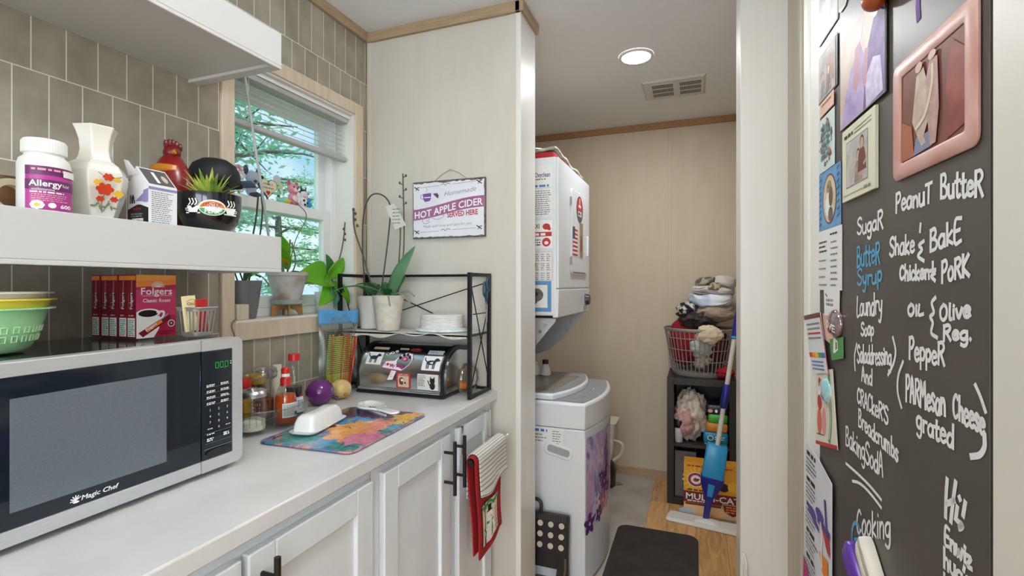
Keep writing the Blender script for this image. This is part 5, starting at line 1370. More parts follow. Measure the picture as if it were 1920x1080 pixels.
# ------------------------------------------------------------------ ornaments on the meeting rail
ZR = 1.6455
FX = -1.478
t = thing('figurine', (FX, 1.312, ZR), 'grey long-eared animal figurine with a big eye, left on the window rail', 'figurine', 'ornaments on the window rail')
FG = M('figure_blue_grey', '#aab6c8', .4); FD_ = M('figure_dark', '#3b424e', .4); FW = M('figure_white', '#eceaea', .4)
MB().ball((FX, 1.312, ZR + .020), .014, .015, .020, 16, 12).build('body', FG, t); MB().ball((FX + .002, 1.316, ZR + .050), .017, .021, .018, 16, 12).build('head', FG, t)
mb = MB()
for s in (-1, 1): mb.ball((FX, 1.316 + s * .020, ZR + .066), .005, .008, .014, 10, 8)
mb.build('ear', FD_, t); MB().ball((FX + .012, 1.330, ZR + .052), .009, .011, .011, 14, 10).build('eye_patch', FW, t); MB().ball((FX + .020, 1.333, ZR + .053), .004, .005, .005, 10, 8).build('pupil', INK_K, t); MB().ball((FX + .014, 1.315, ZR + .040), .006, .006, .004, 10, 8).build('nose', FD_, t)
MB().ball((FX + .004, 1.322, ZR + .007), .012, .020, .007, 12, 8).build('feet', FD_, t)
t = thing('figurine', (FX, 1.262, ZR), 'white and pink flower ornament at the left end of the window rail', 'ornament', 'ornaments on the window rail')
MB().tube([(FX, 1.262, ZR), (FX, 1.260, ZR + .055)], .003, 6).build('stem', ORB, t)
for q, (yy, zz, m) in enumerate(((1.258, .062, INK_PK), (1.268, .050, FW), (1.250, .040, INK_R), (1.266, .018, FW))):
    mb = MB()
    for k in range(5): mb.ball((FX + .003, yy + .008 * math.cos(k * 1.257), ZR + zz + .008 * math.sin(k * 1.257)), .004, .006, .006, 8, 6)
    mb.build('blossom', m, t)
MB().ball((FX + .008, 1.266, ZR + .018), .004, .005, .005, 8, 6).build('blossom_centre', INK_O, t)
# heart plaque
t = thing('heart_plaque', (FX, 1.385, ZR), 'cream heart shaped plaque with a dark edge on the window rail', 'plaque', 'ornaments on the window rail')
hp = [(.0031 * 16 * math.sin(a) ** 3 * .62, .0031 * (13 * math.cos(a) - 5 * math.cos(2 * a) - 2 * math.cos(3 * a) - math.cos(4 * a)) * .62) for a in [2 * PI * k / 40 for k in range(40)]]
MB().prism(hp, lambda u, v: V(FX - .004, 1.385 + u * 1.05, ZR + .0335 + v), V(.006, 0, 0)).build('plaque_board', M('plaque_dark_edge', '#3c4046', .5), t, smooth=0)
A = Art(); A.poly([(u * .93, v * .93) for u, v in hp], M('plaque_cream', '#eadfbe', .5)); A.txt('HOME IS', 0, .006, .006, INK_K, .030, .01, align='c'); A.txt('WHERE MOM IS', 0, -.004, .005, INK_K, .036, .01, align='c'); A.ell(-.004, -.013, .004, .004, INK_R, 10); A.ell(.002, -.013, .004, .004, INK_R, 10); A.poly([(-.008, -.014), (.006, -.014), (-.001, -.022)], INK_R); A.ell(.012, -.014, .003, .003, INK_GR, 8)
A.build('plaque_face', lambda u, v, h: V(FX + .002 + h, 1.385 + u * 1.05, ZR + .0335 + v), t)
t = thing('figurine', (FX, 1.505, ZR), 'pink bear figurine on the window rail', 'figurine', 'ornaments on the window rail')
PKM = M('figure_pink', '#dc8fa4', .4); PKL = M('figure_pale_pink', '#f0c6cf', .4)
MB().ball((FX, 1.505, ZR + .018), .013, .016, .018, 16, 12).build('body', PKM, t); MB().ball((FX + .001, 1.505, ZR + .046), .015, .019, .016, 16, 12).build('head', PKM, t)
mb = MB()
for s in (-1, 1): mb.ball((FX, 1.505 + s * .015, ZR + .061), .004, .007, .007, 10, 8)
mb.build('ear', M('figure_rose', '#c45f7c', .4), t); MB().ball((FX + .013, 1.506, ZR + .042), .007, .010, .007, 12, 8).build('muzzle', PKL, t); MB().ball((FX + .010, 1.505, ZR + .016), .007, .010, .012, 12, 8).build('belly', PKL, t)
mb = MB()
for s in (-1, 1): mb.ball((FX + .015, 1.505 + s * .008, ZR + .050), .002, .0025, .0025, 8, 6)
mb.ball((FX + .020, 1.506, ZR + .045), .002, .003, .002, 8, 6); mb.build('eye', INK_K, t)
mb = MB()
for s in (-1, 1): mb.ball((FX + .004, 1.505 + s * .011, ZR + .0045), .010, .006, .0045, 10, 8)
mb.build('foot', M('figure_rose', '#c45f7c', .4), t)
t = thing('figurine', (FX, 1.562, ZR), 'black and white cow figurine with horns at the right of the window rail', 'figurine', 'ornaments on the window rail')
MB().ball((FX, 1.562, ZR + .015), .011, .013, .015, 14, 10).build('body', FW, t); MB().ball((FX + .001, 1.562, ZR + .037), .011, .014, .012, 14, 10).build('head', FW, t); MB().ball((FX + .010, 1.562, ZR + .032), .006, .009, .006, 12, 8).build('muzzle', PKL, t); MB().ball((FX - .001, 1.562, ZR + .046), .009, .013, .006, 12, 8).build('hair', INK_K, t)
mb = MB()
for s in (-1, 1): mb.cyl((FX, 1.562 + s * .007, ZR + .048), (FX, 1.562 + s * .011, ZR + .060), .003, .001, 8).ball((FX, 1.562 + s * .017, ZR + .041), .003, .006, .003, 8, 6)
mb.build('horn', INK_K, t)
mb = MB()
for y, z in ((1.556, .018), (1.569, .012), (1.560, .006)): mb.ball((FX + .009, y, ZR + z), .003, .004, .004, 8, 6)
mb.build('patch', INK_K, t)
solo(MB().ball((FX, 1.534, ZR + .014), .009, .010, .014, 12, 8).ball((FX, 1.534, ZR + .032), .008, .009, .009, 12, 8), 'figurine', FW, (FX, 1.534, ZR), 'small white figurine between the pink bear and the cow', 'figurine', 'ornaments on the window rail')
solo(MB().ball((FX, 1.592, ZR + .010), .007, .012, .010, 12, 8).ball((FX, 1.592, ZR + .024), .006, .008, .007, 12, 8), 'figurine', M('figure_blue', '#3f97cf', .4), (FX, 1.592, ZR), 'small blue figurine at the right end of the window rail', 'figurine', 'ornaments on the window rail')
solo(MB().ball((FX + .004, 1.478, ZR + .0065), .007, .013, .0065, 12, 8), 'figurine', M('figure_yellow', '#d9c24a', .4), (FX, 1.478, ZR), 'small yellow ornament to the left of the pink bear', 'ornament', 'ornaments on the window rail')
t = thing('suncatcher', (-1.506, 1.455, 1.66), 'pale hummingbird suncatcher stuck to the window pane', 'suncatcher')
MB().lathe([(.001, 0), (.018, .001), (.018, .003), (.001, .004)], (0, 0, 0), 20).xf(Matrix.Translation((-1.5075, 1.455, 1.735)) @ Matrix.Rotation(PI / 2, 4, 'Y')).build('suction_cup', M('suction_pale', '#cfcbd2', .2), t)
MB().ball((-1.5000, 1.468, 1.712), .004, .008, .014, 10, 8).build('bird_body', M('bird_pale_green', '#cfe0b0', .4), t); MB().ball((-1.5005, 1.474, 1.700), .003, .005, .018, 10, 8).build('bird_wing', FW, t)

for o in list(COL.objects):            # the ornaments are a few centimetres tall
    if o.parent is None and o.get('group') == 'ornaments on the window rail':
        o.scale = (1.15, 1.3, 1.35)
# ------------------------------------------------------------------ laundry nook: washer
WX0, WXF, WY_0, WY_1 = -1.06, -.458, 2.14, 2.735
def bulge(y): return WXF + .050 * (1 - ((y - (WY_0 + WY_1) / 2) / ((WY_1 - WY_0) / 2)) ** 2)
def wring(z, inset=0.0, n=14, front=0.0):
    o = [V(WX0 + inset, WY_0 + inset, z)]
    for k in range(n + 1):
        y = WY_0 + inset + (WY_1 - WY_0 - 2 * inset) * k / n; o.append(V(bulge(y) - inset + front, y, z))
    o.append(V(WX0 + inset, WY_1 - inset, z)); return o
t = thing('washing_machine', (-.76, 2.44, 0), 'white portable top-load washing machine with a purple orchid picture on its front', 'washing machine')
APW = M('appliance_white', '#e0e3e6', .32, coat=.2); APG = M('appliance_grey', '#96979a', .35); APD = M('appliance_dark', '#5a5b5e', .35)
MB().loft([wring(.012, .004), wring(.02), wring(.690)]).build('body', APW, t, smooth=20, bevel=.006)
mb = MB()
for fx in (WX0 + .06, WXF - .06):
    for fy in (WY_0 + .06, WY_1 - .06): mb.cyl((fx, fy, .0005), (fx, fy, .013), .022, seg=14)
mb.build('foot', BLACKP, t)
MB().loft([wring(.693, -.002), wring(.800, -.003), wring(.808, .006)]).build('top_collar', APW, t, smooth=20, bevel=.004)
def lid_edge(y): return -.548 + .075 * (1 - ((y - 2.46) / .30) ** 2) + .015 * (y - 2.44) - .050
def lring(z, i=0.0, n=12):
    o = [V(WX0 + .03 + i, WY_0 + .012 + i, z)]
    for k in range(n + 1):
        y = WY_0 + .012 + i + (WY_1 - WY_0 - .024 - 2 * i) * k / n; o.append(V(lid_edge(y) - i, y, z))
    o.append(V(WX0 + .03 + i, WY_1 - .012 - i, z)); return o
MB().loft([[p + V(0, 0, .001 + .004) for p in wring(.8045, .014)], [p for p in wring(.8105, .014)]]).build('control_deck', APG, t, smooth=0)
lid = MB().loft([lring(.811), lring(.832), lring(.838, .008)]).build('lid', APW, t, smooth=25, bevel=.003)
def inr(z, dx=.012, n=12):
    o = [V(WX0 + .05, WY_0 + .024, z)]
    for k in range(n + 1):
        y = WY_0 + .024 + (WY_1 - WY_0 - .048) * k / n; o.append(V(lid_edge(y) - dx, y, z))
    o.append(V(WX0 + .05, WY_1 - .024, z)); return o
MB().loft([inr(.838), inr(.8395)]).build('lid_panel', APG, lid, smooth=0)
MB().loft([[V(-1.0, 2.20, .8396), V(-.62, 2.20, .8396), V(-.585, 2.62, .8396), V(-1.0, 2.62, .8396)], [V(-1.0, 2.20, .8402), V(-.62, 2.20, .8402), V(-.585, 2.62, .8402), V(-1.0, 2.62, .8402)]]).build('lid_window', M('lid_window_smoke', '#8d8a80', .08), lid, smooth=0)
A = Art(); A.line([(.0, .10), (.012, .13)], .006, APD); A.line([(.012, .30), (.014, .32)], .006, INK_W); A.build('deck_print', lambda u, v, h: V(-.495 + u, 2.15 + v, .8108 + h), t)
# front picture
PUR = painting_material('orchid_picture', ['#5d3a82', '#7d62a6', '#a99ac4', '#c8bfdc', '#b58fb8', '#cfc4de'], 5, .18, 1.5, 3, (1, 1, .8))
onf = lambda u, v, h: V(bulge(WY_0 + u) + h + .0006, WY_0 + u, v)
A = Art(); Wd = WY_1 - WY_0
n = 24; bt_ = lambda u: .655 - .02 * (u / Wd); bb = lambda u: .225 + .10 * (u / Wd) ** .7
us = [.010 + (Wd - .02) * k / n for k in range(n + 1)]
vs = []; fs = []
for u in us: vs += [(u, bb(u)), (u, (bb(u) + bt_(u)) / 2), (u, bt_(u))]
for k in range(n): fs += [(3 * k, 3 * k + 3, 3 * k + 4, 3 * k + 1), (3 * k + 1, 3 * k + 4, 3 * k + 5, 3 * k + 2)]
A.raw(vs, fs, PUR)
DPU = M('orchid_deep_purple', '#51256f', .3); OPK = M('orchid_pink', '#b3547f', .3); OLV = M('orchid_lavender', '#c9bfe0', .3)
R = random.Random(6)
A.line(spline([(.16, .26, 0), (.19, .36, 0), (.25, .46, 0), (.27, .61, 0)], 6), .007, DPU)
for u, v, s, m in ((.27, .44, .030, DPU), (.34, .40, .045, DPU), (.42, .49, .024, DPU), (.36, .54, .022, DPU), (.40, .58, .018, DPU), (.44, .43, .030, OPK), (.30, .32, .05, OPK), (.40, .31, .045, M('orchid_rose', '#c98a9a', .3)), (.16, .34, .040, OLV), (.13, .29, .045, OLV), (.05, .27, .045, DPU), (.20, .28, .035, DPU), (.46, .36, .03, DPU)):
    u *= .62; s *= .85
    for k in range(5): A.ell(u + s * .7 * math.cos(k * 1.257 + u * 9), v + s * .7 * math.sin(k * 1.257 + u * 9), s * .62, s * .38, m, 10, k * 1.257 + u * 9)
    A.ell(u, v, s * .22, s * .22, OLV if m is not OLV else DPU, 8)
A.build('front_picture', onf, t, step=.00006, base=.0022)
side = plane((WX0, WY_0, 0), (1, 0, 0), (0, 0, 1))
A = Art(); A.rect(.30, .605, .505, .690, PAPER); A.scrib(.31, .668, .44, 1, .01, .012, INK_B, 4); A.scrib(.31, .652, .43, 3, .014, .005, INK_G, 5); A.scrib(.455, .672, .495, 6, .011, .004, INK_G, 6); A.build('rating_label', side, t)
mb = MB().loft([rring(0, 0, .068, .030, 0, .022, 4), rring(0, 0, .064, .026, .004, .022, 4)]).xf(Matrix.Translation((-.578, WY_0, .588)) @ Matrix.Rotation(PI / 2, 4, 'X') @ Matrix.Rotation(-.22, 4, 'Z'))
g = mb.build('grip_surround', APW, t, smooth=30, bevel=.002)
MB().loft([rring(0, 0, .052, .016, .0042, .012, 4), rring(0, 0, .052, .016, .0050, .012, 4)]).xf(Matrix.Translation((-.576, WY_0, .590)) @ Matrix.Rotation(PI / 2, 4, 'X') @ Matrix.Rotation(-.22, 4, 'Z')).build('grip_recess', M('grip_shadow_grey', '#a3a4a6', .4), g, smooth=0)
# bottles on the lid
def detergent(x, y, label, capm, k):
    t2 = thing('detergent_bottle', (x, y, .840), label, 'bottle', 'bottles on the washing machine')
    MB().lathe([(.026, .0005), (.030, .004), (.030, .020), (.020, .048), (.015, .060), (.015, .066)], (x, y, .840), 24).build('bottle_body', M('bottle_white', '#e6e4df', .35), t2)
    MB().lathe([(.0165, .062), (.0165, .084 if k else .074), (.001, .085 if k else .075)], (x, y, .840), 20).build('cap', capm, t2)
detergent(-.770, 2.585, 'white detergent bottle with a black cap on the washing machine lid', BLACKP, 1)
detergent(-.828, 2.58, 'white bottle with a white cap behind the doorway edge on the washer lid', WHITE, 0)

# ------------------------------------------------------------------ dryer on the wall
DX0, DXF, DY0, DY1, DZ0, DZ1 = -1.17, -.570, 2.12, 2.79, 1.182, 1.905
t = thing('tumble_dryer', (-.88, 2.45, DZ0), 'white compact tumble dryer covered with stickers, mounted above the washer', 'dryer')
MB().box(DX0, DXF - .012, DY0, DY1, DZ0 + .012, DZ1).build('cabinet', APW, t, smooth=0, bevel=.006, bseg=3)
MB().box(DXF - .014, DXF, DY0 + .002, DY1 - .002, DZ0 + .135, DZ1 - .002).build('front_panel', APW, t, smooth=0, bevel=.006, bseg=3)
mb = MB().loft([[V(DXF - .016, y, DZ0 + .131), V(DXF + .001, y, DZ0 + .131), V(DXF - .004, y, DZ0 + .004), V(DXF - .03, y, DZ0 + .004)] for y in (DY0 + .002, DY1 - .002)]); ctl = mb.build('control_panel', APW, t, smooth=0, bevel=.004)
MB().box(DXF - .002, DXF + .003, 2.635, 2.745, DZ0 + .035, DZ0 + .105).build('knob_plate', M('knob_plate_grey', '#b9babb', .3, .3), ctl, smooth=0, bevel=.002)
MB().cyl((DXF + .002, 2.695, DZ0 + .070), (DXF + .022, 2.695, DZ0 + .070), .030, .026, seg=24).build('knob', M('knob_black', '#232326', .3), ctl)
dr = MB().rbox(DXF - .001, DXF + .008, 2.335, 2.690, 1.385, 1.805, .03, 5, axis='x').build('door', APW, t, smooth=30, bevel=.003)
MB().box(DXF + .008, DXF + .018, 2.676, 2.690, 1.49, 1.60).build('handle', APW, dr, smooth=0, bevel=.003)
for z in (1.45, 1.74): MB().box(DXF + .0, DXF + .009, 2.327, 2.336, z - .02, z + .02).build('hinge', APG, dr, smooth=0)
A = Art(); A.line([(0, 0), (.28, 0)], .006, APD); A.build('vent_slot', plane((DXF + .0085, 2.36, 1.395), (0, 1, 0), (0, 0, 1)), dr)
fp = plane((DXF + .0082, 2.335, 1.385), (0, 1, 0), (0, 0, 1))
def dsticker(name, label, f, mp=fp):
    A = Art(); f(A); o = A.build(name, mp, t, base=.0008); o['label'] = label
dsticker('round_sticker', 'round red and grey sticker', lambda A: (A.ell(.170, .335, .072, .068, INK_K, 28), A.ell(.170, .335, .066, .063, INK_R, 28), A.poly([(.170 + .066 * math.cos(-PI * k / 12), .330 + .060 * math.sin(-PI * k / 12)) for k in range(13)], M('sticker_dark_grey', '#585457', .5)), A.rect(.140, .345, .195, .357, INK_W), A.rect(.162, .345, .176, .392, INK_W), A.rect(.130, .300, .210, .325, INK_W), A.scrib(.138, .305, .205, 1, .01, .014, INK_K, 3)))
def flag(A):
    A.rect(.015, .090, .120, .235, INK_W)
    for k in range(7): A.rect(.015, .092 + .0205 * k, .120, .103 + .0205 * k, INK_R)
    A.rect(.015, .175, .060, .235, M('flag_navy', '#46486a', .5))
dsticker('flag_sticker', 'striped flag sticker', flag)
dsticker('picture_sticker', 'small brown framed picture sticker', lambda A: (A.rect(.165, .085, .245, .270, INK_TAN), A.rect(.172, .092, .238, .262, M('picture_brown', '#8b6a4e', .5, c2='#b89878', scale=60)), A.ell(.205, .16, .02, .045, INK_BR, 12), A.rect(.165, .255, .245, .270, M('picture_cap', '#a08a6a', .5))))
sp_ = plane((-.790, DY0, DZ0), (1, 0, 0), (0, 0, 1))
dsticker('label_sheet', 'white instruction table with grey print', lambda A: (A.rect(.02, .455, .190, .685, PAPER), A.txt('Oxyclean', .108, .635, .022, M('logo_navy', '#3a4a78', .5), .072, .02), A.scrib(.112, .622, .180, 1, .01, .006, INK_G, 2), A.scrib(.03, .590, .186, 1, .01, .010, INK_B, 3), A.scrib(.03, .570, .186, 12, .0095, .0042, INK_G, 4, .1), A.line([(.02, .585), (.19, .585)], .001, INK_G), A.line([(.14, .46), (.14, .585)], .001, INK_G)), sp_)
dsticker('mascot_sticker', 'white strip with red round faces and a red band', lambda A: (A.rect(.02, .315, .190, .440, INK_W), A.txt('MAXI', .085, .405, .020, INK_K, .045, .02), A.ell(.163, .412, .018, .014, INK_R, 14), A.ell(.176, .402, .008, .008, INK_R, 10), A.rect(.03, .368, .188, .388, INK_R), A.scrib(.09, .372, .180, 1, .01, .011, INK_W, 6), A.ell(.163, .342, .020, .020, INK_R, 16), A.ell(.163, .339, .010, .008, INK_W, 10), A.scrib(.09, .350, .140, 3, .011, .005, INK_K, 7)), sp_)
def cal(A):
    A.rect(.02, .170, .192, .300, INK_PK); A.rect(.022, .172, .190, .298, PAPER); A.ell(.095, .240, .018, .03, INK_R, 14)
    for r in range(3):
        for q in range(3): A.scrib(.112 + .026 * q, .285 - .042 * r, .130 + .026 * q, 4, .009, .004, INK_G, r * 3 + q)
dsticker('chart_sticker', 'pale chart with small grey blocks', cal, sp_)
dsticker('framed_photo_sticker', 'blue framed photo of a brown object', lambda A: (A.rect(.02, .030, .186, .168, M('frame_blue', '#5b93c2', .5)), A.rect(.032, .048, .168, .150, PAPER), A.ell(.115, .105, .034, .030, M('boot_brown', '#7d766a', .6, c2='#57524a', scale=60), 16), A.ell(.100, .080, .022, .020, M('boot_dark', '#5c564d', .6), 12), A.ell(.105, .110, .018, .012, INK_K, 12)), sp_)
# wall brackets
t = thing('wall_bracket', (XL + .002, 2.45, .93), 'grey steel bracket carrying the dryer above the washer', 'bracket')
BRK = M('bracket_grey', '#bdbdbd', .4, .2)
for y in (2.150, 2.745):
    mb = MB().prism([(XL + .001, 1.180), (-.592, 1.180), (-.592, 1.168), (-.70, 1.040), (-.80, .955), (-.95, .905), (XL + .001, .905)], lambda u, v: V(u, y, v), V(0, .006, 0)); mb.build('bracket_plate', BRK, t, smooth=0, bevel=.001)
    for bx_, bz in ((-.640, 1.150), (-.665, 1.120), (-.688, 1.075)): MB().cyl((bx_, y - .004, bz), (bx_, y + .0005, bz), .007, seg=10).build('bolt', STEEL, t)
MB().box(XL + .001, -.61, 2.16, 2.745, 1.1745, 1.1812).build('tray', BRK, t, smooth=0)
# quilt on top of the dryer
t = thing('folded_quilt', (-.86, 2.45, DZ1), 'folded quilt with red edging on top of the dryer', 'quilt')
QT = M('quilt_cream', '#c9c0ae', .9, c2='#8b8d7c', scale=40, bump=.5); QR = M('quilt_red', '#b02a2c', .85, bump=.4, bscale=200)
MB().grid(lambda u, v: (-1.10 + .505 * u + .004 * math.sin(9 * v), 2.135 + .60 * v, DZ1 + .036 + .014 * math.sin(5 * u + 2) * math.sin(4 * v + 1) + .006 * math.sin(19 * v)), 20, 20).build('quilt_top', QT, t, smooth=80, solid=.012)
MB().rbox(-1.10, -.598, 2.138, 2.735, DZ1 + .0008, DZ1 + .030, .02).build('quilt_fold', QR, t, bevel=.008)
solo(MB().tube(spline([(-.73, 2.16, 1.965), (-.66, 2.30, 1.975), (-.72, 2.5, 1.97), (-.80, 2.6, 1.965)]), .008, 8), 'hose', M('hose_grey', '#8b8b86', .5), (-.73, 2.3, 1.95), 'grey hose lying across the quilt on the dryer', 'hose')

# ------------------------------------------------------------------ step stool folded against the washer
t = thing('step_stool', (-.66, 2.07, 0), 'black folding step stool with pale anti-slip dots leaning on the washer', 'stool')
SB = M('stool_black', '#1b1918', .45)
tilt = Matrix.Translation((-.66, 2.062, .001)) @ Matrix.Rotation(-.10, 4, 'X')
MB().rbox(-.145, .145, -.016, .016, .160, .325, .008, axis='y').xf(tilt).build('top_step', SB, t, bevel=.003)
mb = MB()
mb = MB()
for k in range(24): mb.box(-.138 + .0115 * k, -.132 + .0115 * k, -.0185, -.0155, .300, .324)
mb.xf(tilt).build('grip_rib', M('stool_rib', '#3d3936', .5), t, smooth=0)
for r in range(3):
    for q in range(6): MB().cyl((-.125 + .048 * q, -.0160, .285 - .045 * r), (-.125 + .048 * q, -.0185, .285 - .045 * r), .0125, seg=14).xf(tilt).build('grip_dot', M('stool_dot', '#c9c1ad', .6), t, smooth=30)
for s in (-1, 1):
    MB().prism([(s * .145, .165), (s * .105, .165), (s * .085, .0), (s * .150, .0)], lambda u, v: V(u, .012, v), V(0, -.024, 0)).xf(tilt).build('leg', SB, t, smooth=0, bevel=.002)
MB().box(-.105, .105, -.010, .010, .10, .162).xf(tilt).build('leg_panel', SB, t, smooth=0, bevel=.002)
mb = MB().tube(spline([(-.06, -.004, .320), (-.055, -.004, .368), (-.02, -.004, .380), (.014, -.004, .368), (.018, -.004, .320)]), .008, 8).xf(tilt); mb.build('handle', SB, t)
mb = MB().tube([(.135, -.018, .155), (.137, -.020, .11), (.130, -.018, .06)], .005, 6).xf(tilt); mb.build('hinge_arm', M('stool_steel', '#77736e', .4, .6), t)

# rubber mat
mb = MB().rbox(-.400, .012, 1.98, 2.772, .0005, .009, .055, 6)
solo(mb, 'floor_mat', M('rubber_dark', '#2b2725', .75, c2='#37322f', scale=9, bump=.5, bscale=60), (-.19, 2.38, 0), 'dark rubber floor mat in front of the washer', 'mat', bevel=.003)
# white tub and dark bin in the back corner
t = thing('plastic_tub', (-.545, 3.36, .0), 'white plastic tub with a curved handle standing in the corner behind the washer', 'tub')
TUB = M('tub_ivory', '#dcd5c6', .35)
mb = MB().loft([[V(-.565 + q[0], 3.30 + q[1], z) for q in ((-.10 * k, -.09 * k), (.075 * k + off, -.09 * k), (.075 * k + off, .09 * k), (-.10 * k, .09 * k))] for z, k, off in ((.170, .80, -.02), (.230, .88, -.01), (.425, 1.0, .0), (.440, 1.04, .012))]); mb.build('tub_wall', TUB, t, smooth=0, bevel=.012, bseg=3)
MB().tube(spline([(-.500, 3.24, .320), (-.470, 3.24, .315), (-.448, 3.24, .300), (-.445, 3.24, .268), (-.462, 3.24, .225), (-.505, 3.24, .188)]), [.006] * 6 + [.010] * 25, 10).build('handle', TUB, t)
solo(MB().lathe([(.085, .0005), (.095, .01), (.10, .10), (.085, .15), (.06, .168), (.001, .169)], (-.595, 3.30, 0), 28), 'waste_bin', M('bin_dark', '#2e2724', .4), (-.595, 3.30, 0), 'round dark brown bin under the white tub in the back corner', 'bin')

# ------------------------------------------------------------------ black cube shelf
KX0, KX1, KY0, KY1, KZ = -.165, .225, 3.152, 3.522, .768
t = thing('cube_shelf', (.03, 3.33, 0), 'black two-cube shelf unit carrying the laundry basket', 'shelf unit')
KB = M('shelf_black_brown', '#262120', .45, c2='#2e2826', scale=6, stretch=(1, 1, 10))
for n_, a in (('side_panel', (KX0, KX0 + .040, KY0, KY1, 0.0005, KZ)), ('side_panel', (KX1 - .040, KX1, KY0, KY1, 0.0005, KZ)), ('top_panel', (KX0 + .040, KX1 - .040, KY0, KY1, KZ - .040, KZ)), ('shelf_board', (KX0 + .040, KX1 - .040, KY0 + .002, KY1, .352, .372)), ('bottom_panel', (KX0 + .040, KX1 - .040, KY0, KY1, .0005, .040)), ('back_panel', (KX0 + .040, KX1 - .040, KY1 - .006, KY1 - .001, .04, KZ - .04))):
    MB().box(*a).build(n_, KB, t, smooth=0, bevel=.0015)
def crumple(c, rx, ry, rz, seed, amp=.16, fr=2.2, seg=56, rings=36):
    o = Vector((seed * 3.7, seed * 1.3, seed * 2.1))
    def fn(d):
        a = mnoise.noise(d * fr + o); b_ = abs(mnoise.noise(d * fr * 2.3 + o * 2))
        c_ = 1 - abs(mnoise.noise(d * fr * 1.6 + o * 3)) * 2
        return 1 + amp * a * 1.3 - amp * b_ + amp * .45 * c_ + amp * .3 * mnoise.noise(d * fr * 5 + o)
    return MB().ball(c, rx, ry, rz, seg, rings, fn=fn)
def garment(label, c, r, seed, m, group=None, amp=.2, fr=2.4, name='garment', cat='clothes'):
    return solo(crumple(c, *r, seed, amp, fr), name, m, (c[0], c[1], c[2] - r[2]), label, cat, group, smooth=70)
# upper cube
garment('crumpled clear plastic bag with pink cloth inside on the shelf', (-.030, 3.27, .530), (.092, .09, .150), 3, M('bag_translucent', '#d8ccbc', .25, c2='#c5b4a6', scale=8), None, .22, 3.0, 'plastic_bag', 'bag')
garment('pink cloth bundle at the front of the plastic bag', (-.060, 3.205, .500), (.062, .045, .085), 8, M('cloth_pink', '#c9a09c', .8, c2='#b4857f', scale=12), None, .25, 3.0)
t = thing('spray_bottle', (-.098, 3.20, .3725), 'white bottle with a black cap at the left of the upper cube', 'bottle')
MB().lathe([(.022, 0), (.024, .003), (.024, .085), (.022, .090)], (-.098, 3.19, .3728), 24).build('bottle_body', M('bottle_pale', '#c9c7ca', .35), t); MB().lathe([(.026, .088), (.028, .094), (.028, .132), (.024, .138), (.001, .138)], (-.098, 3.19, .3728), 24).build('cap', BLACKP, t)
def wipes(x0, x1, y0, y1, z0, z1, label, m, art=None):
    mb = MB().loft([rring((x0 + x1) / 2, (y0 + y1) / 2, (x1 - x0) / 2 * k, (y1 - y0) / 2 * k, z, .012) for z, k in ((z0, .93), (z0 + .3 * (z1 - z0), 1), (z0 + .75 * (z1 - z0), 1), (z1, .92))])
    o = solo(mb, 'wipes_pack', m, ((x0 + x1) / 2, (y0 + y1) / 2, z0), label, 'wipes', 'wipes packs on the shelf', bevel=.004)
    if art:
        A = Art(); art(A); A.build('pack_print', plane((x0, y0 - .0004, z0), (1, 0, 0), (0, 0, 1)), o)
wipes(.042, .182, 3.185, 3.30, .373, .445, 'teal wipes pack at the bottom of the pack stack', M('pack_teal', '#1f86a8', .3), lambda A: (A.ell(.04, .042, .018, .015, INK_W, 16), A.ell(.04, .042, .013, .011, M('pack_teal', '#1f86a8', .3), 16), A.scrib(.065, .046, .125, 2, .012, .006, INK_W, 4), A.rect(.008, .002, .130, .010, M('pack_lime', '#b9c63a', .4))))
wipes(.058, .180, 3.20, 3.31, .446, .500, 'orange wipes pack in the stack on the shelf', M('pack_orange', '#d58a2c', .35))
wipes(.070, .180, 3.20, 3.31, .501, .553, 'bright green wipes pack in the stack on the shelf', M('pack_green', '#45b02f', .35))
wipes(.060, .182, 3.20, 3.31, .554, .612, 'dark navy wipes pack on top of the stack', M('pack_navy', '#20262f', .35), lambda A: (A.ell(.022, .020, .014, .011, INK_PK, 12), A.ell(.055, .020, .008, .010, INK_W, 12), A.scrib(.02, .045, .10, 1, .01, .008, INK_G, 4)))
# lower cube: fabric bin
mb = MB(); mb.box(-.120, -.114, 3.185, 3.44, .041, .318).box(-.004, .002, 3.185, 3.44, .041, .318).box(-.114, -.004, 3.185, 3.191, .041, .318).box(-.114, -.004, 3.434, 3.44, .041, .318).box(-.114, -.004, 3.191, 3.434, .041, .046)
solo(mb, 'fabric_bin', M('fabric_grey', '#77706c', .9, c2='#6b6460', scale=200), (-.06, 3.31, .041), 'grey fabric bin in the lower cube behind the litter carton', 'bin', smooth=0)
solo(MB().box(.120, .160, 3.20, 3.24, .041, .330), 'tan_carton', M('carton_tan', '#c9a58a', .6), (.14, 3.22, .041), 'tan carton standing behind the mop in the lower cube', 'carton')
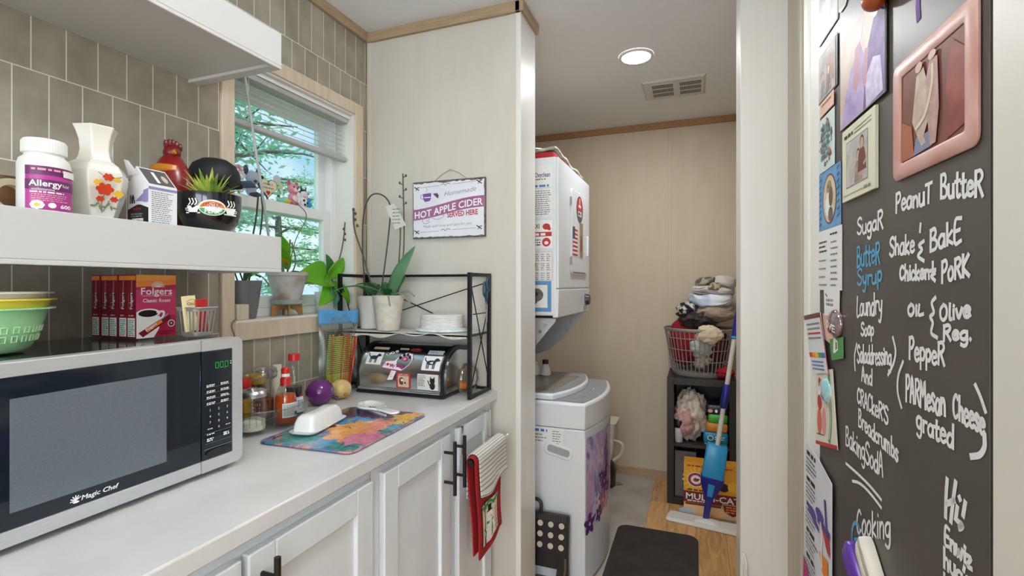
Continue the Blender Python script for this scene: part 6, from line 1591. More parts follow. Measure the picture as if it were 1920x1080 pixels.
# cat litter carton
t = thing('litter_carton', (.10, 3.09, 0), 'large orange cat litter carton standing on the floor before the shelf', 'carton')
LX0, LX1, LY0, LY1, LZ = -.066, .305, 3.046, 3.148, .302
LO = M('litter_orange', '#eba531', .45); LMAR = M('litter_maroon', '#7a1a1c', .45)
MB().box(LX0, LX1, LY0, LY1, .0008, LZ).build('carton_body', LO, t, smooth=0, bevel=.003)
A = Art(); A.rect(0, 0, .371, .302, LO)
for k in range(16):
    a = 2 * PI * k / 16; A.poly([(.066, .205), (.066 + .075 * math.cos(a), .205 + .075 * math.sin(a)), (.066 + .075 * math.cos(a + .16), .205 + .075 * math.sin(a + .16))], INK_Y)
A.ell(.066, .205, .047, .043, INK_W, 26); A.ell(.066, .205, .043, .039, M('seal_red', '#9e2a3a', .45), 26); A.ell(.066, .205, .028, .026, INK_W, 22); A.poly([(.050, .20), (.060, .216), (.082, .208), (.080, .196), (.062, .192)], INK_R); A.rect(.072, .203, .086, .211, INK_K)
A.scrib(.020, .140, .110, 1, .01, .010, INK_BR, 3)
A.rect(0, .072, .371, .136, LMAR); A.txt('MULTI-CAT', .012, .090, .036, INK_W, .290, .02); A.scrib(.02, .078, .15, 1, .01, .007, INK_W, 6)
A.rect(.010, .058, .20, .070, INK_BR); A.poly([(0, 0), (.371, 0), (.371, .05), (.18, .058), (0, .056)], M('litter_pale', '#efc48e', .45)); A.ell(.020, .012, .050, .026, M('litter_blue', '#b9cbd2', .45), 18)
A.ell(.215, .178, .028, .024, INK_K, 16); A.ell(.265, .185, .03, .03, INK_Y, 14)
A.poly([(.205, .085), (.312, .085), (.306, .040), (.262, .012), (.214, .040)], INK_TAN); A.poly([(.210, .081), (.307, .081), (.301, .043), (.262, .018), (.219, .043)], LMAR); A.scrib(.226, .066, .295, 3, .014, .008, INK_O, 8); A.ell(.265, .006, .06, .014, M('litter_cream', '#d9cbb0', .45), 14); A.scrib(.02, .280, .30, 1, .01, .008, INK_R, 9)
A.build('carton_print', plane((LX0, LY0 - .0002, 0), (1, 0, 0), (0, 0, 1)), t)

# ------------------------------------------------------------------ spray mop
t = thing('spray_mop', (.045, 2.955, 0), 'spray mop with white pad and blue water tank standing before the shelf', 'mop')
MWH = M('mop_white', '#e2e0db', .5); MBL = M('mop_sky_blue', '#2b9ad0', .25); MDB = M('mop_dark_blue', '#262a86', .3)
PT = Matrix.Translation((.055, 2.935, 0)) @ Matrix.Rotation(-.165, 4, 'Z')
MB().loft([rring(0, 0, .212, .054, .0006, .020, 4), rring(0, 0, .215, .057, .006, .022, 4), rring(0, 0, .205, .048, .022, .022, 4)]).xf(PT).build('pad', M('mop_pad_white', '#dedad3', .85, bump=.4, bscale=300), t, bevel=.003)
MB().loft([rring(0, 0, .070, .034, .022, .014, 4), rring(0, 0, .040, .022, .034, .012, 4), rring(0, 0, .022, .016, .036, .008, 4)]).xf(PT).build('pad_plate', MWH, t, smooth=40)
B0, B1 = V(.052, 2.945, .034), V(.222, 2.962, 1.20)
ax = (B1 - B0).normalized()
def at_(k): return B0 + (B1 - B0) * k
su = V(1, 0, 0); su = (su - ax * su.dot(ax)).normalized(); sv = ax.cross(su)
def rr_(k, hw, hd, r=.008): return [at_(k) + su * p.x + sv * p.y for p in rring(0, 0, hw, hd, 0, r, 3)]
mb = MB().loft([rr_(0, .015, .010, .004), rr_(.05, .017, .012, .004), rr_(.10, .019, .014, .004)]); mb.build('swivel_joint', MDB, t, smooth=40)
mb = MB().loft([rr_(.098, .022, .016, .006), rr_(.14, .044, .024), rr_(.175, .058, .030), rr_(.20, .060, .032)]); hd_ = mb.build('spray_head', MDB, t, smooth=40)
mb = MB().loft([rr_(.112, .014, .026, .004), rr_(.172, .018, .0345, .004)]); mb.build('nozzle_cover', MBL, hd_, smooth=30)
mb = MB().loft([rr_(.199, .055, .028), rr_(.21, .057, .030), rr_(.345, .054, .029), rr_(.355, .048, .024)]); mb.build('water_tank', MBL, t, smooth=40)
MB().cyl(at_(.35), at_(1.0), .0125, seg=14).build('pole', M('mop_pole_white', '#dcd8ce', .35), t)
MB().tube([at_(.53), at_(.535), at_(.58), at_(.64), at_(.645)], [.0135, .018, .0215, .018, .0135], 14).build('grip', MDB, t)
MB().tube([at_(.86), at_(.865), at_(.875)], [.0135, .019, .0135], 14).build('lock_ring', MBL, t); MB().tube([at_(.875), at_(.95), at_(1.0)], [.017, .018, .016], 14).build('handle', MDB, t)

# ------------------------------------------------------------------ laundry basket and clothes
bcx, bcy, bz0, bz1 = .022, 3.342, KZ + .0006, 1.062
t = thing('laundry_basket', (bcx, bcy, bz0), 'grey plastic openwork laundry basket on the black shelf, heaped with clothes', 'basket')
BG = M('basket_plastic_grey', '#8f8a84', .45)
def bel(f, z, n=44): rx, ry = .160 + .052 * f, .140 + .045 * f; return [V(bcx + rx * math.cos(2 * PI * k / n), bcy + ry * math.sin(2 * PI * k / n), z) for k in range(n)]
MB().loft([bel(-.1, bz0), bel(0, bz0 + .008), bel(.06, bz0 + .026), bel(.03, bz0 + .026)]).build('bottom', BG, t)
rows = (.32, .56, .80)
mb = MB()
for f in rows: mb.tube(bel(f, bz0 + (bz1 - bz0) * f), .0028, 6, closed=True)
mb.build('hoop', BG, t)
mb = MB()
for k in range(44):
    p = [bel(f, bz0 + (bz1 - bz0) * f)[k] for f in (.06, .5, .97)]; mb.tube(p, .0030, 6)
mb.build('slat', BG, t)
MB().loft([bel(.96, bz1 - .018), bel(1.06, bz1 - .012), bel(1.10, bz1), bel(1.02, bz1 + .003), bel(.96, bz1 - .004)], 0, False, False).build('rim', BG, t, smooth=60)
CR = M('cloth_red', '#a3161c', .9, c2='#7d0f15', scale=10); CDK = M('cloth_dark', '#2c2628', .9, c2='#4a3f3c', scale=14); CMIX = M('cloth_mixed', '#b5aa9a', .9, c2='#5e4f44', scale=16, sharp=(.45, .55)); CWG = M('cloth_pale_green', '#c5cdc5', .9, c2='#aeb9b4', scale=14); CTAN = M('cloth_tan', '#d8c3a4', .9); CBL = M('cloth_pale_blue', '#b9c6d8', .9, c2='#dfe3ea', scale=12, sharp=(.45, .55)); CKH = M('cloth_khaki', '#8d7d6a', .9, c2='#a89a86', scale=24, stretch=(1, 1, 6)); CCAM = M('cloth_camouflage', '#a99c8c', .9, c2='#5c5142', scale=22, sharp=(.46, .54)); CWH = M('cloth_white', '#d8d4cf', .9, c2='#bdb8b4', scale=10); CMAR = M('cloth_maroon', '#5e1a20', .9, c2='#3f1218', scale=10)
G = 'clothes heaped in the laundry basket'
garment('bright red garment filling the left side of the laundry basket', (-.060, 3.34, .975), (.100, .100, .150), 1, CR, G, .14)
garment('pale green and white shirt showing through the basket front', (.035, 3.275, .955), (.072, .048, .072), 2, CWG, G, .18)
garment('patterned brown cloth low in the middle of the basket', (.045, 3.285, .850), (.058, .045, .052), 4, CMIX, G, .18)
garment('dark maroon garment on the right side of the basket', (.112, 3.345, .945), (.076, .090, .120), 5, CMAR, G, .16)
garment('dark speckled garment at the bottom right of the basket', (.100, 3.30, .838), (.062, .055, .040), 6, CDK, G, .2)
garment('cream cloth draped over the front rim of the basket', (.075, 3.180, 1.035), (.075, .030, .055), 7, CTAN, G, .14)
garment('dark patterned clothes bundle above the basket rim', (.01, 3.31, 1.135), (.115, .10, .075), 9, CDK, G, .25)
garment('black and white patterned bundle at the left of the clothes pile', (-.055, 3.27, 1.185), (.055, .055, .040), 10, M('cloth_mono', '#cfc8c2', .9, c2='#26201f', scale=26, sharp=(.47, .53)), G, .2)
garment('folded khaki trousers in the right middle of the clothes pile', (.105, 3.30, 1.165), (.125, .105, .062), 12, CKH, G, .12, 1.5)
def folded(label, x0, x1, y0, y1, z0, z1, m, seed):
    R = random.Random(seed); n = 40
    def ring(x, kk):
        o = []
        for k in range(n):
            a = 2 * PI * k / n; cy_, cz = (y0 + y1) / 2, (z0 + z1) / 2
            hy, hz_ = (y1 - y0) / 2, (z1 - z0) / 2
            ca, sa = math.cos(a), math.sin(a)
            p = V(x, cy_ + hy * kk * math.copysign(abs(ca) ** .55, ca), cz + hz_ * (kk ** .5) * math.copysign(abs(sa) ** .8, sa))
            nn = mnoise.noise(V(x * 14 + seed, p.y * 16, p.z * 22 + seed)); fo = 1 - 2 * abs(mnoise.noise(V(x * 7 + seed * 2, p.y * 9, p.z * 60 + seed))); p += V(nn * .012, nn * .016 + fo * .010, nn * .014 + fo * .004 + .010 * math.sin((x - x0) * 14 + seed))
            o.append(p)
        return o
    xs = [x0 + (x1 - x0) * k / 36 for k in range(37)]
    mb = MB().loft([ring(x, max(.25, min(1, (1 - abs(2 * k / 36 - 1) ** 4) ** .5))) for k, x in enumerate(xs)])
    return solo(mb, 'garment', m, ((x0 + x1) / 2, (y0 + y1) / 2, z0), label, 'clothes', G, smooth=70)
folded('pale blue and white folded shirt in the middle of the clothes pile', -.045, .215, 3.20, 3.42, 1.205, 1.285, CBL, 3)
folded('white folded shirt just under the top of the clothes pile', -.02, .225, 3.21, 3.42, 1.275, 1.325, CWH, 7)
folded('camouflage garment on the left top of the clothes pile', .000, .120, 3.21, 3.40, 1.318, 1.385, CCAM, 5)
folded('cream folded garment on the right top of the clothes pile', .095, .235, 3.22, 3.42, 1.320, 1.385, M('cloth_cream', '#d9d1c4', .9, c2='#b7aea4', scale=14), 9)
folded('olive printed garment tucked in the top of the pile', .060, .145, 3.195, 3.30, 1.305, 1.352, M('cloth_olive', '#6e664e', .9, c2='#b9ae94', scale=40, sharp=(.47, .53)), 4)
garment('red cloth hanging beside the basket on the shelf top', (.165, 3.215, .803), (.050, .050, .034), 14, CR, G, .2)

# white dustpan handle leaning in the doorway
t = thing('dustpan', (.160, 1.815, 0), 'white long-handled dustpan leaning on the right door jamb', 'dustpan')
DW = M('dustpan_white', '#dfe0d8', .4)
MB().tube([(.162, 1.800, .05), (.156, 1.818, .395)], .0075, 10).build('handle', DW, t)
MB().tube(spline([(.1545, 1.815, .370), (.158, 1.812, .400), (.150, 1.816, .432)]), .0035, 7).build('hook', M('hook_white', '#efeee8', .3), t)
MB().box(.145, .262, 1.70, 1.800, .001, .008).box(.145, .262, 1.795, 1.803, .001, .06).build('pan', DW, t, smooth=0, bevel=.002)
# ------------------------------------------------------------------ chalkboard on the right wall, with everything stuck on it
BU = V(math.sin(math.radians(3.03)), -math.cos(math.radians(3.03)), 0)     # along the board, from its far edge to its near edge
BO = V(.267, 1.308, 0)
BN = V(-math.cos(math.radians(3.03)), -math.sin(math.radians(3.03)), 0)    # out of the board
def onb(u, v, h): return BO + BU * u + BN * h + V(0, 0, v)
BL_ = .6235
t = thing('chalkboard', tuple(onb(BL_ / 2, .55, 0)), 'tall dark chalkboard panel with a handwritten grocery list on the right wall', 'chalkboard')
CHB = M('chalkboard_black', '#4a453f', .42, c2='#55504a', scale=5, detail=8, spec=.6)
MB().loft([[onb(0, .30, 0), onb(BL_, .30, 0), onb(BL_, .30, -.011), onb(0, .30, -.011)], [onb(0, 2.25, 0), onb(BL_, 2.25, 0), onb(BL_, 2.25, -.011), onb(0, 2.25, -.011)]]).build('board', CHB, t, smooth=0, bevel=.001)
BOARD = t
# single-stroke hand lettering; letters on a box 1 high, x-height .58
GL = {
 'S': (.62, [[(.58, .88), (.38, 1), (.12, .88), (.10, .68), (.34, .52), (.55, .36), (.50, .10), (.25, 0), (.02, .14)]]),
 'u': (.55, [[(.05, .56), (.06, .15), (.22, 0), (.42, .14), (.46, .56)], [(.46, .56), (.48, .02)]]),
 'g': (.56, [[(.48, .50), (.28, .58), (.06, .42), (.10, .12), (.34, .06), (.48, .30)], [(.48, .56), (.48, -.20), (.30, -.40), (.08, -.30)]]),
 'a': (.56, [[(.46, .48), (.26, .58), (.05, .36), (.10, .06), (.32, .02), (.46, .28)], [(.46, .56), (.50, .02)]]),
 'R': (.64, [[(.08, 0), (.10, .98)], [(.08, .94), (.40, 1.0), (.56, .80), (.40, .58), (.12, .52)], [(.26, .52), (.58, 0)]]),
 'B': (.64, [[(.08, 0), (.10, .98)], [(.08, .96), (.40, 1.0), (.50, .78), (.34, .56), (.14, .54)], [(.34, .54), (.58, .36), (.50, .06), (.08, 0)]]),
 't': (.44, [[(.20, .96), (.18, .12), (.30, 0), (.40, .06)], [(.02, .62), (.40, .66)]]),
 'e': (.52, [[(.06, .30), (.44, .36), (.38, .54), (.20, .58), (.05, .36), (.10, .08), (.28, 0), (.46, .10)]]),
 'y': (.54, [[(.05, .56), (.12, .22), (.28, .16), (.42, .30)], [(.46, .58), (.38, -.10), (.24, -.38), (.06, -.32)]]),
 'r': (.46, [[(.08, .56), (.10, 0)], [(.10, .34), (.22, .54), (.42, .54)]]),
 'p': (.54, [[(.08, .56), (.08, -.40)], [(.08, .44), (.30, .58), (.48, .36), (.36, .06), (.10, .08)]]),
 'P': (.58, [[(.08, -.04), (.10, .98)], [(.08, .94), (.42, 1.0), (.54, .74), (.34, .50), (.10, .48)]]),
 'L': (.50, [[(.12, 1), (.06, .04), (.46, .06)]]),
 'n': (.54, [[(.06, .56), (.08, 0)], [(.08, .36), (.26, .56), (.42, .44), (.46, 0)]]),
 'd': (.56, [[(.46, .46), (.24, .56), (.05, .32), (.12, .04), (.34, .04), (.46, .26)], [(.50, 1), (.48, 0)]]),
 'o': (.54, [[(.26, .58), (.06, .38), (.10, .06), (.32, .0), (.48, .24), (.40, .54), (.26, .58)]]),
 'l': (.26, [[(.12, 1), (.10, .08), (.22, .02)]]),
 's': (.44, [[(.38, .50), (.20, .58), (.06, .44), (.22, .30), (.36, .16), (.22, 0), (.02, .08)]]),
 'i': (.24, [[(.10, .56), (.12, 0)], [(.12, .80), (.13, .84)]]),
 'A': (.62, [[(.04, 0), (.28, 1), (.54, 0)], [(.12, .36), (.46, .38)]]),
 'C': (.60, [[(.54, .84), (.34, 1), (.08, .72), (.06, .26), (.26, 0), (.54, .16)]]),
 'k': (.52, [[(.08, 1), (.08, 0)], [(.42, .58), (.10, .26), (.46, 0)]]),
 'K': (.60, [[(.08, 1), (.08, 0)], [(.52, .96), (.10, .44), (.56, 0)]]),
 'c': (.46, [[(.42, .46), (.26, .58), (.05, .36), (.10, .06), (.26, 0), (.42, .10)]]),
 'h': (.54, [[(.08, 1), (.08, 0)], [(.08, .36), (.26, .56), (.42, .44), (.44, 0)]]),
 'm': (.76, [[(.06, .56), (.07, 0)], [(.07, .40), (.22, .56), (.34, .44), (.36, 0)], [(.36, .40), (.50, .56), (.62, .44), (.66, 0)]]),
 'b': (.54, [[(.08, 1), (.08, .02)], [(.08, .40), (.28, .56), (.46, .34), (.36, .04), (.08, .04)]]),
 'v': (.48, [[(.04, .56), (.22, 0), (.44, .58)]]),
 'w': (.70, [[(.04, .56), (.16, 0), (.32, .44), (.46, 0), (.64, .58)]]),
 'z': (.48, [[(.06, .54), (.42, .54), (.06, .02), (.46, .04)]]),
 'T': (.58, [[(.02, .96), (.56, 1.0)], [(.30, .98), (.26, 0)]]),
 'O': (.62, [[(.30, 1), (.06, .70), (.08, .20), (.32, 0), (.54, .30), (.52, .80), (.30, 1)]]),
 'E': (.54, [[(.50, .98), (.10, .96), (.06, .02), (.48, .04)], [(.08, .50), (.40, .52)]]),
 'M': (.76, [[(.04, 0), (.10, 1), (.34, .40), (.60, 1), (.68, 0)]]),
 'D': (.60, [[(.08, 0), (.10, 1)], [(.06, .98), (.46, .84), (.52, .30), (.08, 0)]]),
 '.': (.22, [[(.08, .02), (.10, .06)]]), "'": (.16, [[(.10, 1), (.04, .78)]]), ' ': (.4, []),
}
CHW = M('chalk_white', '#e9e9ea', .8, emit=None); CHBL = M('chalk_blue', '#5fa6cf', .8); CHP = M('chalk_purple', '#7a5a9a', .8)
WORDS = [
    ('SugaR', 0.235, 1.4226, 0.3516, 1.4242, 0.028, 'w'),
    ('ButteR', 0.2324, 1.3647, 0.3392, 1.3678, 0.035, 'b'),
    ('Syrup', 0.235, 1.3292, 0.3475, 1.3362, 0.027, 'b'),
    ('Laundry', 0.2324, 1.273, 0.3475, 1.2842, 0.036, 'w'),
    ('Soap', 0.2533, 1.2405, 0.3131, 1.2453, 0.024, 'w'),
    ('Saladdressing', 0.235, 1.1876, 0.3813, 1.2062, 0.03, 'w'),
    ('And', 0.2558, 1.158, 0.3063, 1.1601, 0.025, 'w'),
    ("CRACkeR'S", 0.235, 1.1159, 0.3697, 1.1082, 0.028, 'w'),
    ('Breadcrumbs', 0.2403, 1.074, 0.4053, 1.0613, 0.029, 'w'),
    ('BakingSodA', 0.1727, 1.018, 0.3516, 1.0179, 0.037, 'w'),
    ('Cooking', 0.2324, 0.8717, 0.3793, 0.934, 0.043, 'w'),
    ('PeanuT', 0.3944, 1.4431, 0.5053, 1.4407, 0.027, 'w'),
    ('ButteR', 0.5238, 1.4424, 0.616, 1.4298, 0.029, 'w'),
    ('Shake', 0.3736, 1.3764, 0.4571, 1.3776, 0.028, 'w'),
    ('BakE', 0.497, 1.3765, 0.5739, 1.3833, 0.027, 'w'),
    ('Chicken', 0.4088, 1.3382, 0.4984, 1.3394, 0.021, 'w'),
    ('PoRK', 0.5264, 1.3349, 0.589, 1.3412, 0.026, 'w'),
    ('OiL', 0.4346, 1.2859, 0.4828, 1.2909, 0.015, 'w'),
    ('Olive', 0.5226, 1.2855, 0.5921, 1.2939, 0.019, 'w'),
    ('Reg.', 0.5302, 1.2596, 0.5942, 1.2683, 0.018, 'w'),
    ('PeppeR', 0.4379, 1.2242, 0.5365, 1.228, 0.029, 'w'),
    ('PARMesan', 0.4279, 1.1632, 0.5377, 1.1645, 0.036, 'w'),
    ('Cheese', 0.5534, 1.1679, 0.6179, 1.1638, 0.03, 'w'),
    ('grated', 0.4603, 1.129, 0.5569, 1.1317, 0.027, 'w'),
    ('Enwiz', 0.534, 1.0031, 0.5931, 1.0033, 0.022, 'w'),
    ("hug's", 0.5315, 0.9734, 0.5911, 0.9751, 0.023, 'w'),
    ('lov', 0.529, 0.9428, 0.5805, 0.945, 0.023, 'w')
]
MARKS = [
     [(0.1757, 0.9813), (0.2243, 0.9832), (0.2659, 0.9839), (0.3041, 0.9827), (0.3413, 0.9791)] ,
     [(0.2105, 0.96), (0.2403, 0.9684), (0.2708, 0.9716), (0.3086, 0.97), (0.3413, 0.966)] ,
     [(0.2324, 1.2217), (0.2215, 1.1976), (0.2243, 1.1721)] ,
     [(0.385, 1.249), (0.3944, 1.2295), (0.3869, 1.2087), (0.3677, 1.188)] ,
     [(0.4724, 1.415), (0.4709, 1.4048)] ,
     [(0.4813, 1.3906), (0.4679, 1.3858), (0.4769, 1.3793), (0.4649, 1.3712), (0.4813, 1.3637)] ,
     [(0.5053, 1.3604), (0.5053, 1.3527)] ,
     [(0.4984, 1.3493), (0.512, 1.3504)] ,
     [(0.5107, 1.3462), (0.5012, 1.3422), (0.5107, 1.3364)] ,
     [(0.512, 1.3141), (0.5026, 1.3068), (0.508, 1.2944), (0.4984, 1.2882), (0.5053, 1.2809), (0.5012, 1.2671), (0.516, 1.2622)] ,
     [(0.4194, 1.2168), (0.4035, 1.1926), (0.4017, 1.168), (0.4141, 1.1474)] ,
     [(0.5993, 1.2166), (0.6092, 1.2048), (0.6179, 1.1909)] ,
     [(0.616, 1.1639), (0.616, 1.1515), (0.6073, 1.1398), (0.5911, 1.1326)] ,
     [(0.5402, 1.087), (0.5377, 1.0653), (0.5365, 1.0386)] ,
     [(0.5592, 1.0909), (0.5534, 1.0652), (0.5487, 1.0381)] ,
     [(0.539, 1.0558), (0.5558, 1.0674)] ,
     [(0.5627, 1.062), (0.5592, 1.0456)] ,
     [(0.5672, 1.0754), (0.5684, 1.074)] ,
     [(0.5794, 1.0748), (0.575, 1.0571)] ,
     [(0.565, 1.0456), (0.5739, 1.0446), (0.5661, 1.0378), (0.5717, 1.0455)] ,
     [(0.2133, 0.8354), (0.2077, 0.8599), (0.2188, 0.8832), (0.2403, 0.8902), (0.2455, 0.8683), (0.2215, 0.8546)] ,
]
def hand(word, u0, v0, u1, v1, h, m, pen, seed, art):
    R = random.Random(seed); tot = sum(GL[c][0] for c in word)
    x = 0; sx = math.hypot(u1 - u0, v1 - v0) / tot; du, dv = (u1 - u0) / (sx * tot), (v1 - v0) / (sx * tot)
    for c in word:
        w_, st = GL[c]; jy = R.uniform(-.05, .05); js = R.uniform(.92, 1.08)
        for s in st:
            pts = []
            for px_, py_ in s:
                a = (x + px_ * .92) * sx; b = (py_ * js + jy) * h
                pts.append((u0 + du * a - 0 * b, v0 + dv * a + b, 0))
            P_ = [(p.x, p.y) for p in (spline(pts, 4) if len(pts) > 2 else [Vector(p) for p in pts])]
            art.line(P_, pen * R.uniform(.9, 1.1), m)
        x += w_
for k, (wd, u0, v0, u1, v1, h, c) in enumerate(WORDS):
    A = Art()
    big = h > .034 and u0 > .42
    hand(wd, u0, v0, u1, v1, h, CHBL if c == 'b' else CHW, .0052 if u0 > .36 else .0050, k, A); A.build('handwritten_word', onb, BOARD, base=.0006, step=.000006)
for k, s in enumerate(MARKS):
    A = Art()
    A.line([(p.x, p.y) for p in spline([(*q, 0) for q in s], 5)] if len(s) > 2 else s, .0055 if k < 12 else .0075, CHBL if k == len(MARKS) - 1 else CHW); A.build('chalk_mark', onb, BOARD, base=.0006, step=.000006)
A = Art(); A.line([(.466, 1.742), (.464, 1.720), (.466, 1.704)], .012, CHP)
A.build('chalk_mark', onb, BOARD, base=.0006, step=.000006)

def flatcard(name, label, pts, cat, group=None, h0=.0012, th=.0012, m=None, curl=None):
    """a card or print stuck flat to the board: outline in board coordinates"""
    cu = sum(p[0] for p in pts) / len(pts); cv = min(p[1] for p in pts)
    t = thing(name, tuple(onb(cu, cv, h0)), label, cat, group)
    mb = MB()
    a = [onb(u, v, h0 + (curl(u, v) if curl else 0)) for u, v in pts]; b_ = [onb(u, v, h0 + th + (curl(u, v) if curl else 0)) for u, v in pts]
    mb.loft([a, b_]); mb.build('card', m or PAPER, t, smooth=0)
    t['h'] = h0 + th
    fn = (lambda u, v, h: onb(u, v, h0 + th + h + (curl(u, v) if curl else 0)))
    del t['h']
    fn.flat = not curl
    return t, fn
def R4(u0, v0, u1, v1): return [(u0, v0), (u1, v0), (u1, v1), (u0, v1)]
def figure(A, u, v, s, body, skin, hair):
    A.poly([(u - .26 * s, v), (u + .26 * s, v), (u + .20 * s, v + .42 * s), (u + .10 * s, v + .52 * s), (u - .10 * s, v + .52 * s), (u - .20 * s, v + .42 * s)], body)
    A.line([(u + .20 * s, v + .44 * s), (u + .27 * s, v + .22 * s), (u + .12 * s, v + .14 * s)], .07 * s, skin)
    A.ell(u, v + .66 * s, .12 * s, .15 * s, hair, 14); A.ell(u, v + .63 * s, .095 * s, .125 * s, skin, 14)
SKIN = M('print_skin', '#c9a08c', .4); HAIR = M('print_hair', '#4a352c', .4)
PH_GREY = M('print_grey', '#a8a2a0', .5, c2='#c9c4c0', scale=30); PH_DK = M('print_dark', '#5a524c', .5, c2='#8b8078', scale=30)
G_ = 'photos and cards on the chalkboard'
t, fn = flatcard('photo_print', 'grey-toned photo at the top left corner of the chalkboard', R4(.002, 1.876, .131, 2.05), 'photo', G_, m=PAPER)
A = Art(); A.rect(.004, 1.878, .129, 2.048, M('print_pale_picture', '#bdb6b3', .5, c2='#e6e3e2', scale=14)); A.poly([(.060, 1.93), (.120, 1.96), (.126, 2.04), (.07, 2.04)], M('print_rose_brown', '#a98f86', .5, c2='#7d6a66', scale=30)); A.poly([(.02, 1.90), (.08, 1.90), (.09, 1.96), (.03, 1.95)], INK_W); A.build('print', fn, t)
t, fn = flatcard('photo_print', 'narrow pale photo with a rounded corner beside the top left photo', [(.137, 1.885), (.150, 1.878), (.176, 1.878), (.188, 1.890), (.190, 1.99), (.137, 1.99)], 'photo', G_)
A = Art(); A.poly([(.141, 1.888), (.174, 1.884), (.182, 1.894), (.184, 1.985), (.141, 1.985)], PH_GREY); A.build('print', fn, t)
t, fn = flatcard('photo_print', 'dark outdoor photo second down the left edge of the chalkboard', R4(.002, 1.742, .131, 1.848), 'photo', G_, m=INK_K)
A = Art(); A.rect(.004, 1.745, .118, 1.846, M('print_street', '#8c8478', .5, c2='#c9c1b4', scale=18)); A.rect(.060, 1.765, .112, 1.822, M('print_brown_wall', '#9a6f55', .5)); figure(A, .035, 1.75, .07, INK_G, SKIN, HAIR); figure(A, .075, 1.748, .075, PH_DK, SKIN, HAIR); A.build('print', fn, t)
t, fn = flatcard('note_strip', 'small salmon note strip above the mint floral card', R4(.016, 1.708, .112, 1.739), 'note', G_, h0=.003, m=M('paper_salmon', '#e2b79f', .6))
A = Art(); A.scrib(.030, 1.728, .100, 1, .01, .004, INK_BR, 4); A.line([(.02, 1.712), (.108, 1.712)], .0015, INK_W); A.build('print', fn, t)
t, fn = flatcard('greeting_card', 'mint card with red berries and teal lettering on the chalkboard left edge', R4(.002, 1.583, .111, 1.704), 'card', G_, m=M('card_mint', '#cfe0d8', .6))
A = Art(); R = random.Random(3)
for k in range(44):
    a = R.uniform(0, 2 * PI); A.ell(.056 + .042 * math.cos(a) * R.uniform(.75, 1.05), 1.643 + .050 * math.sin(a) * R.uniform(.8, 1.05), R.uniform(.0025, .0055), R.uniform(.002, .0035), R.choice([INK_R, INK_R, INK_T, M('berry_dark', '#7d2f3c', .5)]), 8, R.uniform(0, 3))
for k in range(6): A.scrib(.026 + .004 * (k % 2), 1.676 - .013 * k, .088, 1, .01, .008, M('letter_slate', '#4f7078', .5), 20 + k, .1)
A.build('print', fn, t)
t, fn = flatcard('greeting_card', 'blue card with an oval animal portrait below the mint card', R4(.004, 1.452, .150, 1.581), 'card', G_, m=M('card_blue', '#4f8fc4', .4, c2='#6aa6d6', scale=30))
A = Art(); A.ell(.080, 1.516, .046, .054, INK_BR, 28); A.ell(.080, 1.516, .042, .050, M('portrait_cream', '#ddd0b8', .4, c2='#c9b595', scale=30), 28); A.ell(.078, 1.540, .018, .016, M('fur_tan', '#a58a62', .5), 14); A.ell(.072, 1.505, .020, .026, INK_W, 14); A.ell(.088, 1.482, .016, .016, PH_DK, 12); A.ell(.090, 1.520, .014, .022, M('fur_brown', '#6e5638', .5), 12); A.ell(.073, 1.543, .003, .003, INK_K, 8)
for k in range(16): A.line([(.012 + (k % 2) * .120, 1.465 + .007 * k), (.024 + (k % 2) * .120, 1.469 + .007 * k)], .003, M('card_navy', '#274a7a', .5))
A.build('print', fn, t)
t, fn = flatcard('paper_list', 'white printed list in two columns below the blue card', R4(.002, 1.320, .156, 1.452), 'paper', G_)
A = Art(); A.scrib(.006, 1.424, .066, 3, .010, .004, INK_K, 4); A.scrib(.084, 1.437, .140, 1, .01, .004, INK_K, 5)
for k in range(8): A.scrib(.088, 1.420 - .013 * k, .135, 1, .01, .0035, INK_G, 30 + k)
for k in range(4): A.scrib(.006, 1.384 - .018 * k, .064, 1, .01, .003, INK_G, 40 + k)
A.build('print', fn, t)
t, fn = flatcard('note_paper', 'small white note hanging from the printed list', [(.050, 1.264), (.146, 1.269), (.148, 1.321), (.046, 1.321)], 'note', G_, h0=.003)
A = Art(); A.scrib(.064, 1.296, .115, 2, .009, .005, INK_G, 7); A.line([(.060, 1.312), (.070, 1.306)], .003, INK_K); A.build('print', fn, t)
t, fn = flatcard('photo_print', 'large photo of purple-clad figures held at the top of the chalkboard', R4(.155, 1.637, .371, 1.812), 'photo', G_, h0=.003, m=INK_K)
A = Art(); A.rect(.156, 1.638, .367, 1.811, M('print_cream_wall', '#d6c8bd', .5, c2='#c4ab9c', scale=10)); LIL, LIL2, PUR2 = M('print_lilac', '#b7a6cf', .5, c2='#9d88bd', scale=30), M('print_lilac_light', '#d9d2e6', .5, c2='#b9acd2', scale=60), M('print_violet', '#7f62a3', .5, c2='#5e4584', scale=40)
A.poly([(.158, 1.639), (.270, 1.639), (.290, 1.72), (.262, 1.765), (.215, 1.735), (.185, 1.690)], LIL); A.poly([(.275, 1.639), (.366, 1.639), (.366, 1.775), (.330, 1.790), (.288, 1.73)], PUR2); A.poly([(.290, 1.639), (.360, 1.645), (.350, 1.705), (.320, 1.715), (.285, 1.69)], LIL2)
A.poly([(.225, 1.700), (.238, 1.765), (.262, 1.770), (.258, 1.700), (.242, 1.685)], M('print_mauve_skin', '#b9879a', .5)); A.poly([(.272, 1.700), (.284, 1.745), (.300, 1.74), (.292, 1.685), (.280, 1.675)], M('print_mauve_skin', '#b9879a', .5)); A.ell(.255, 1.782, .016, .013, SKIN, 14); A.ell(.330, 1.792, .018, .014, SKIN, 14); A.ell(.255, 1.789, .017, .009, HAIR, 14)
A.build('print', fn, t)
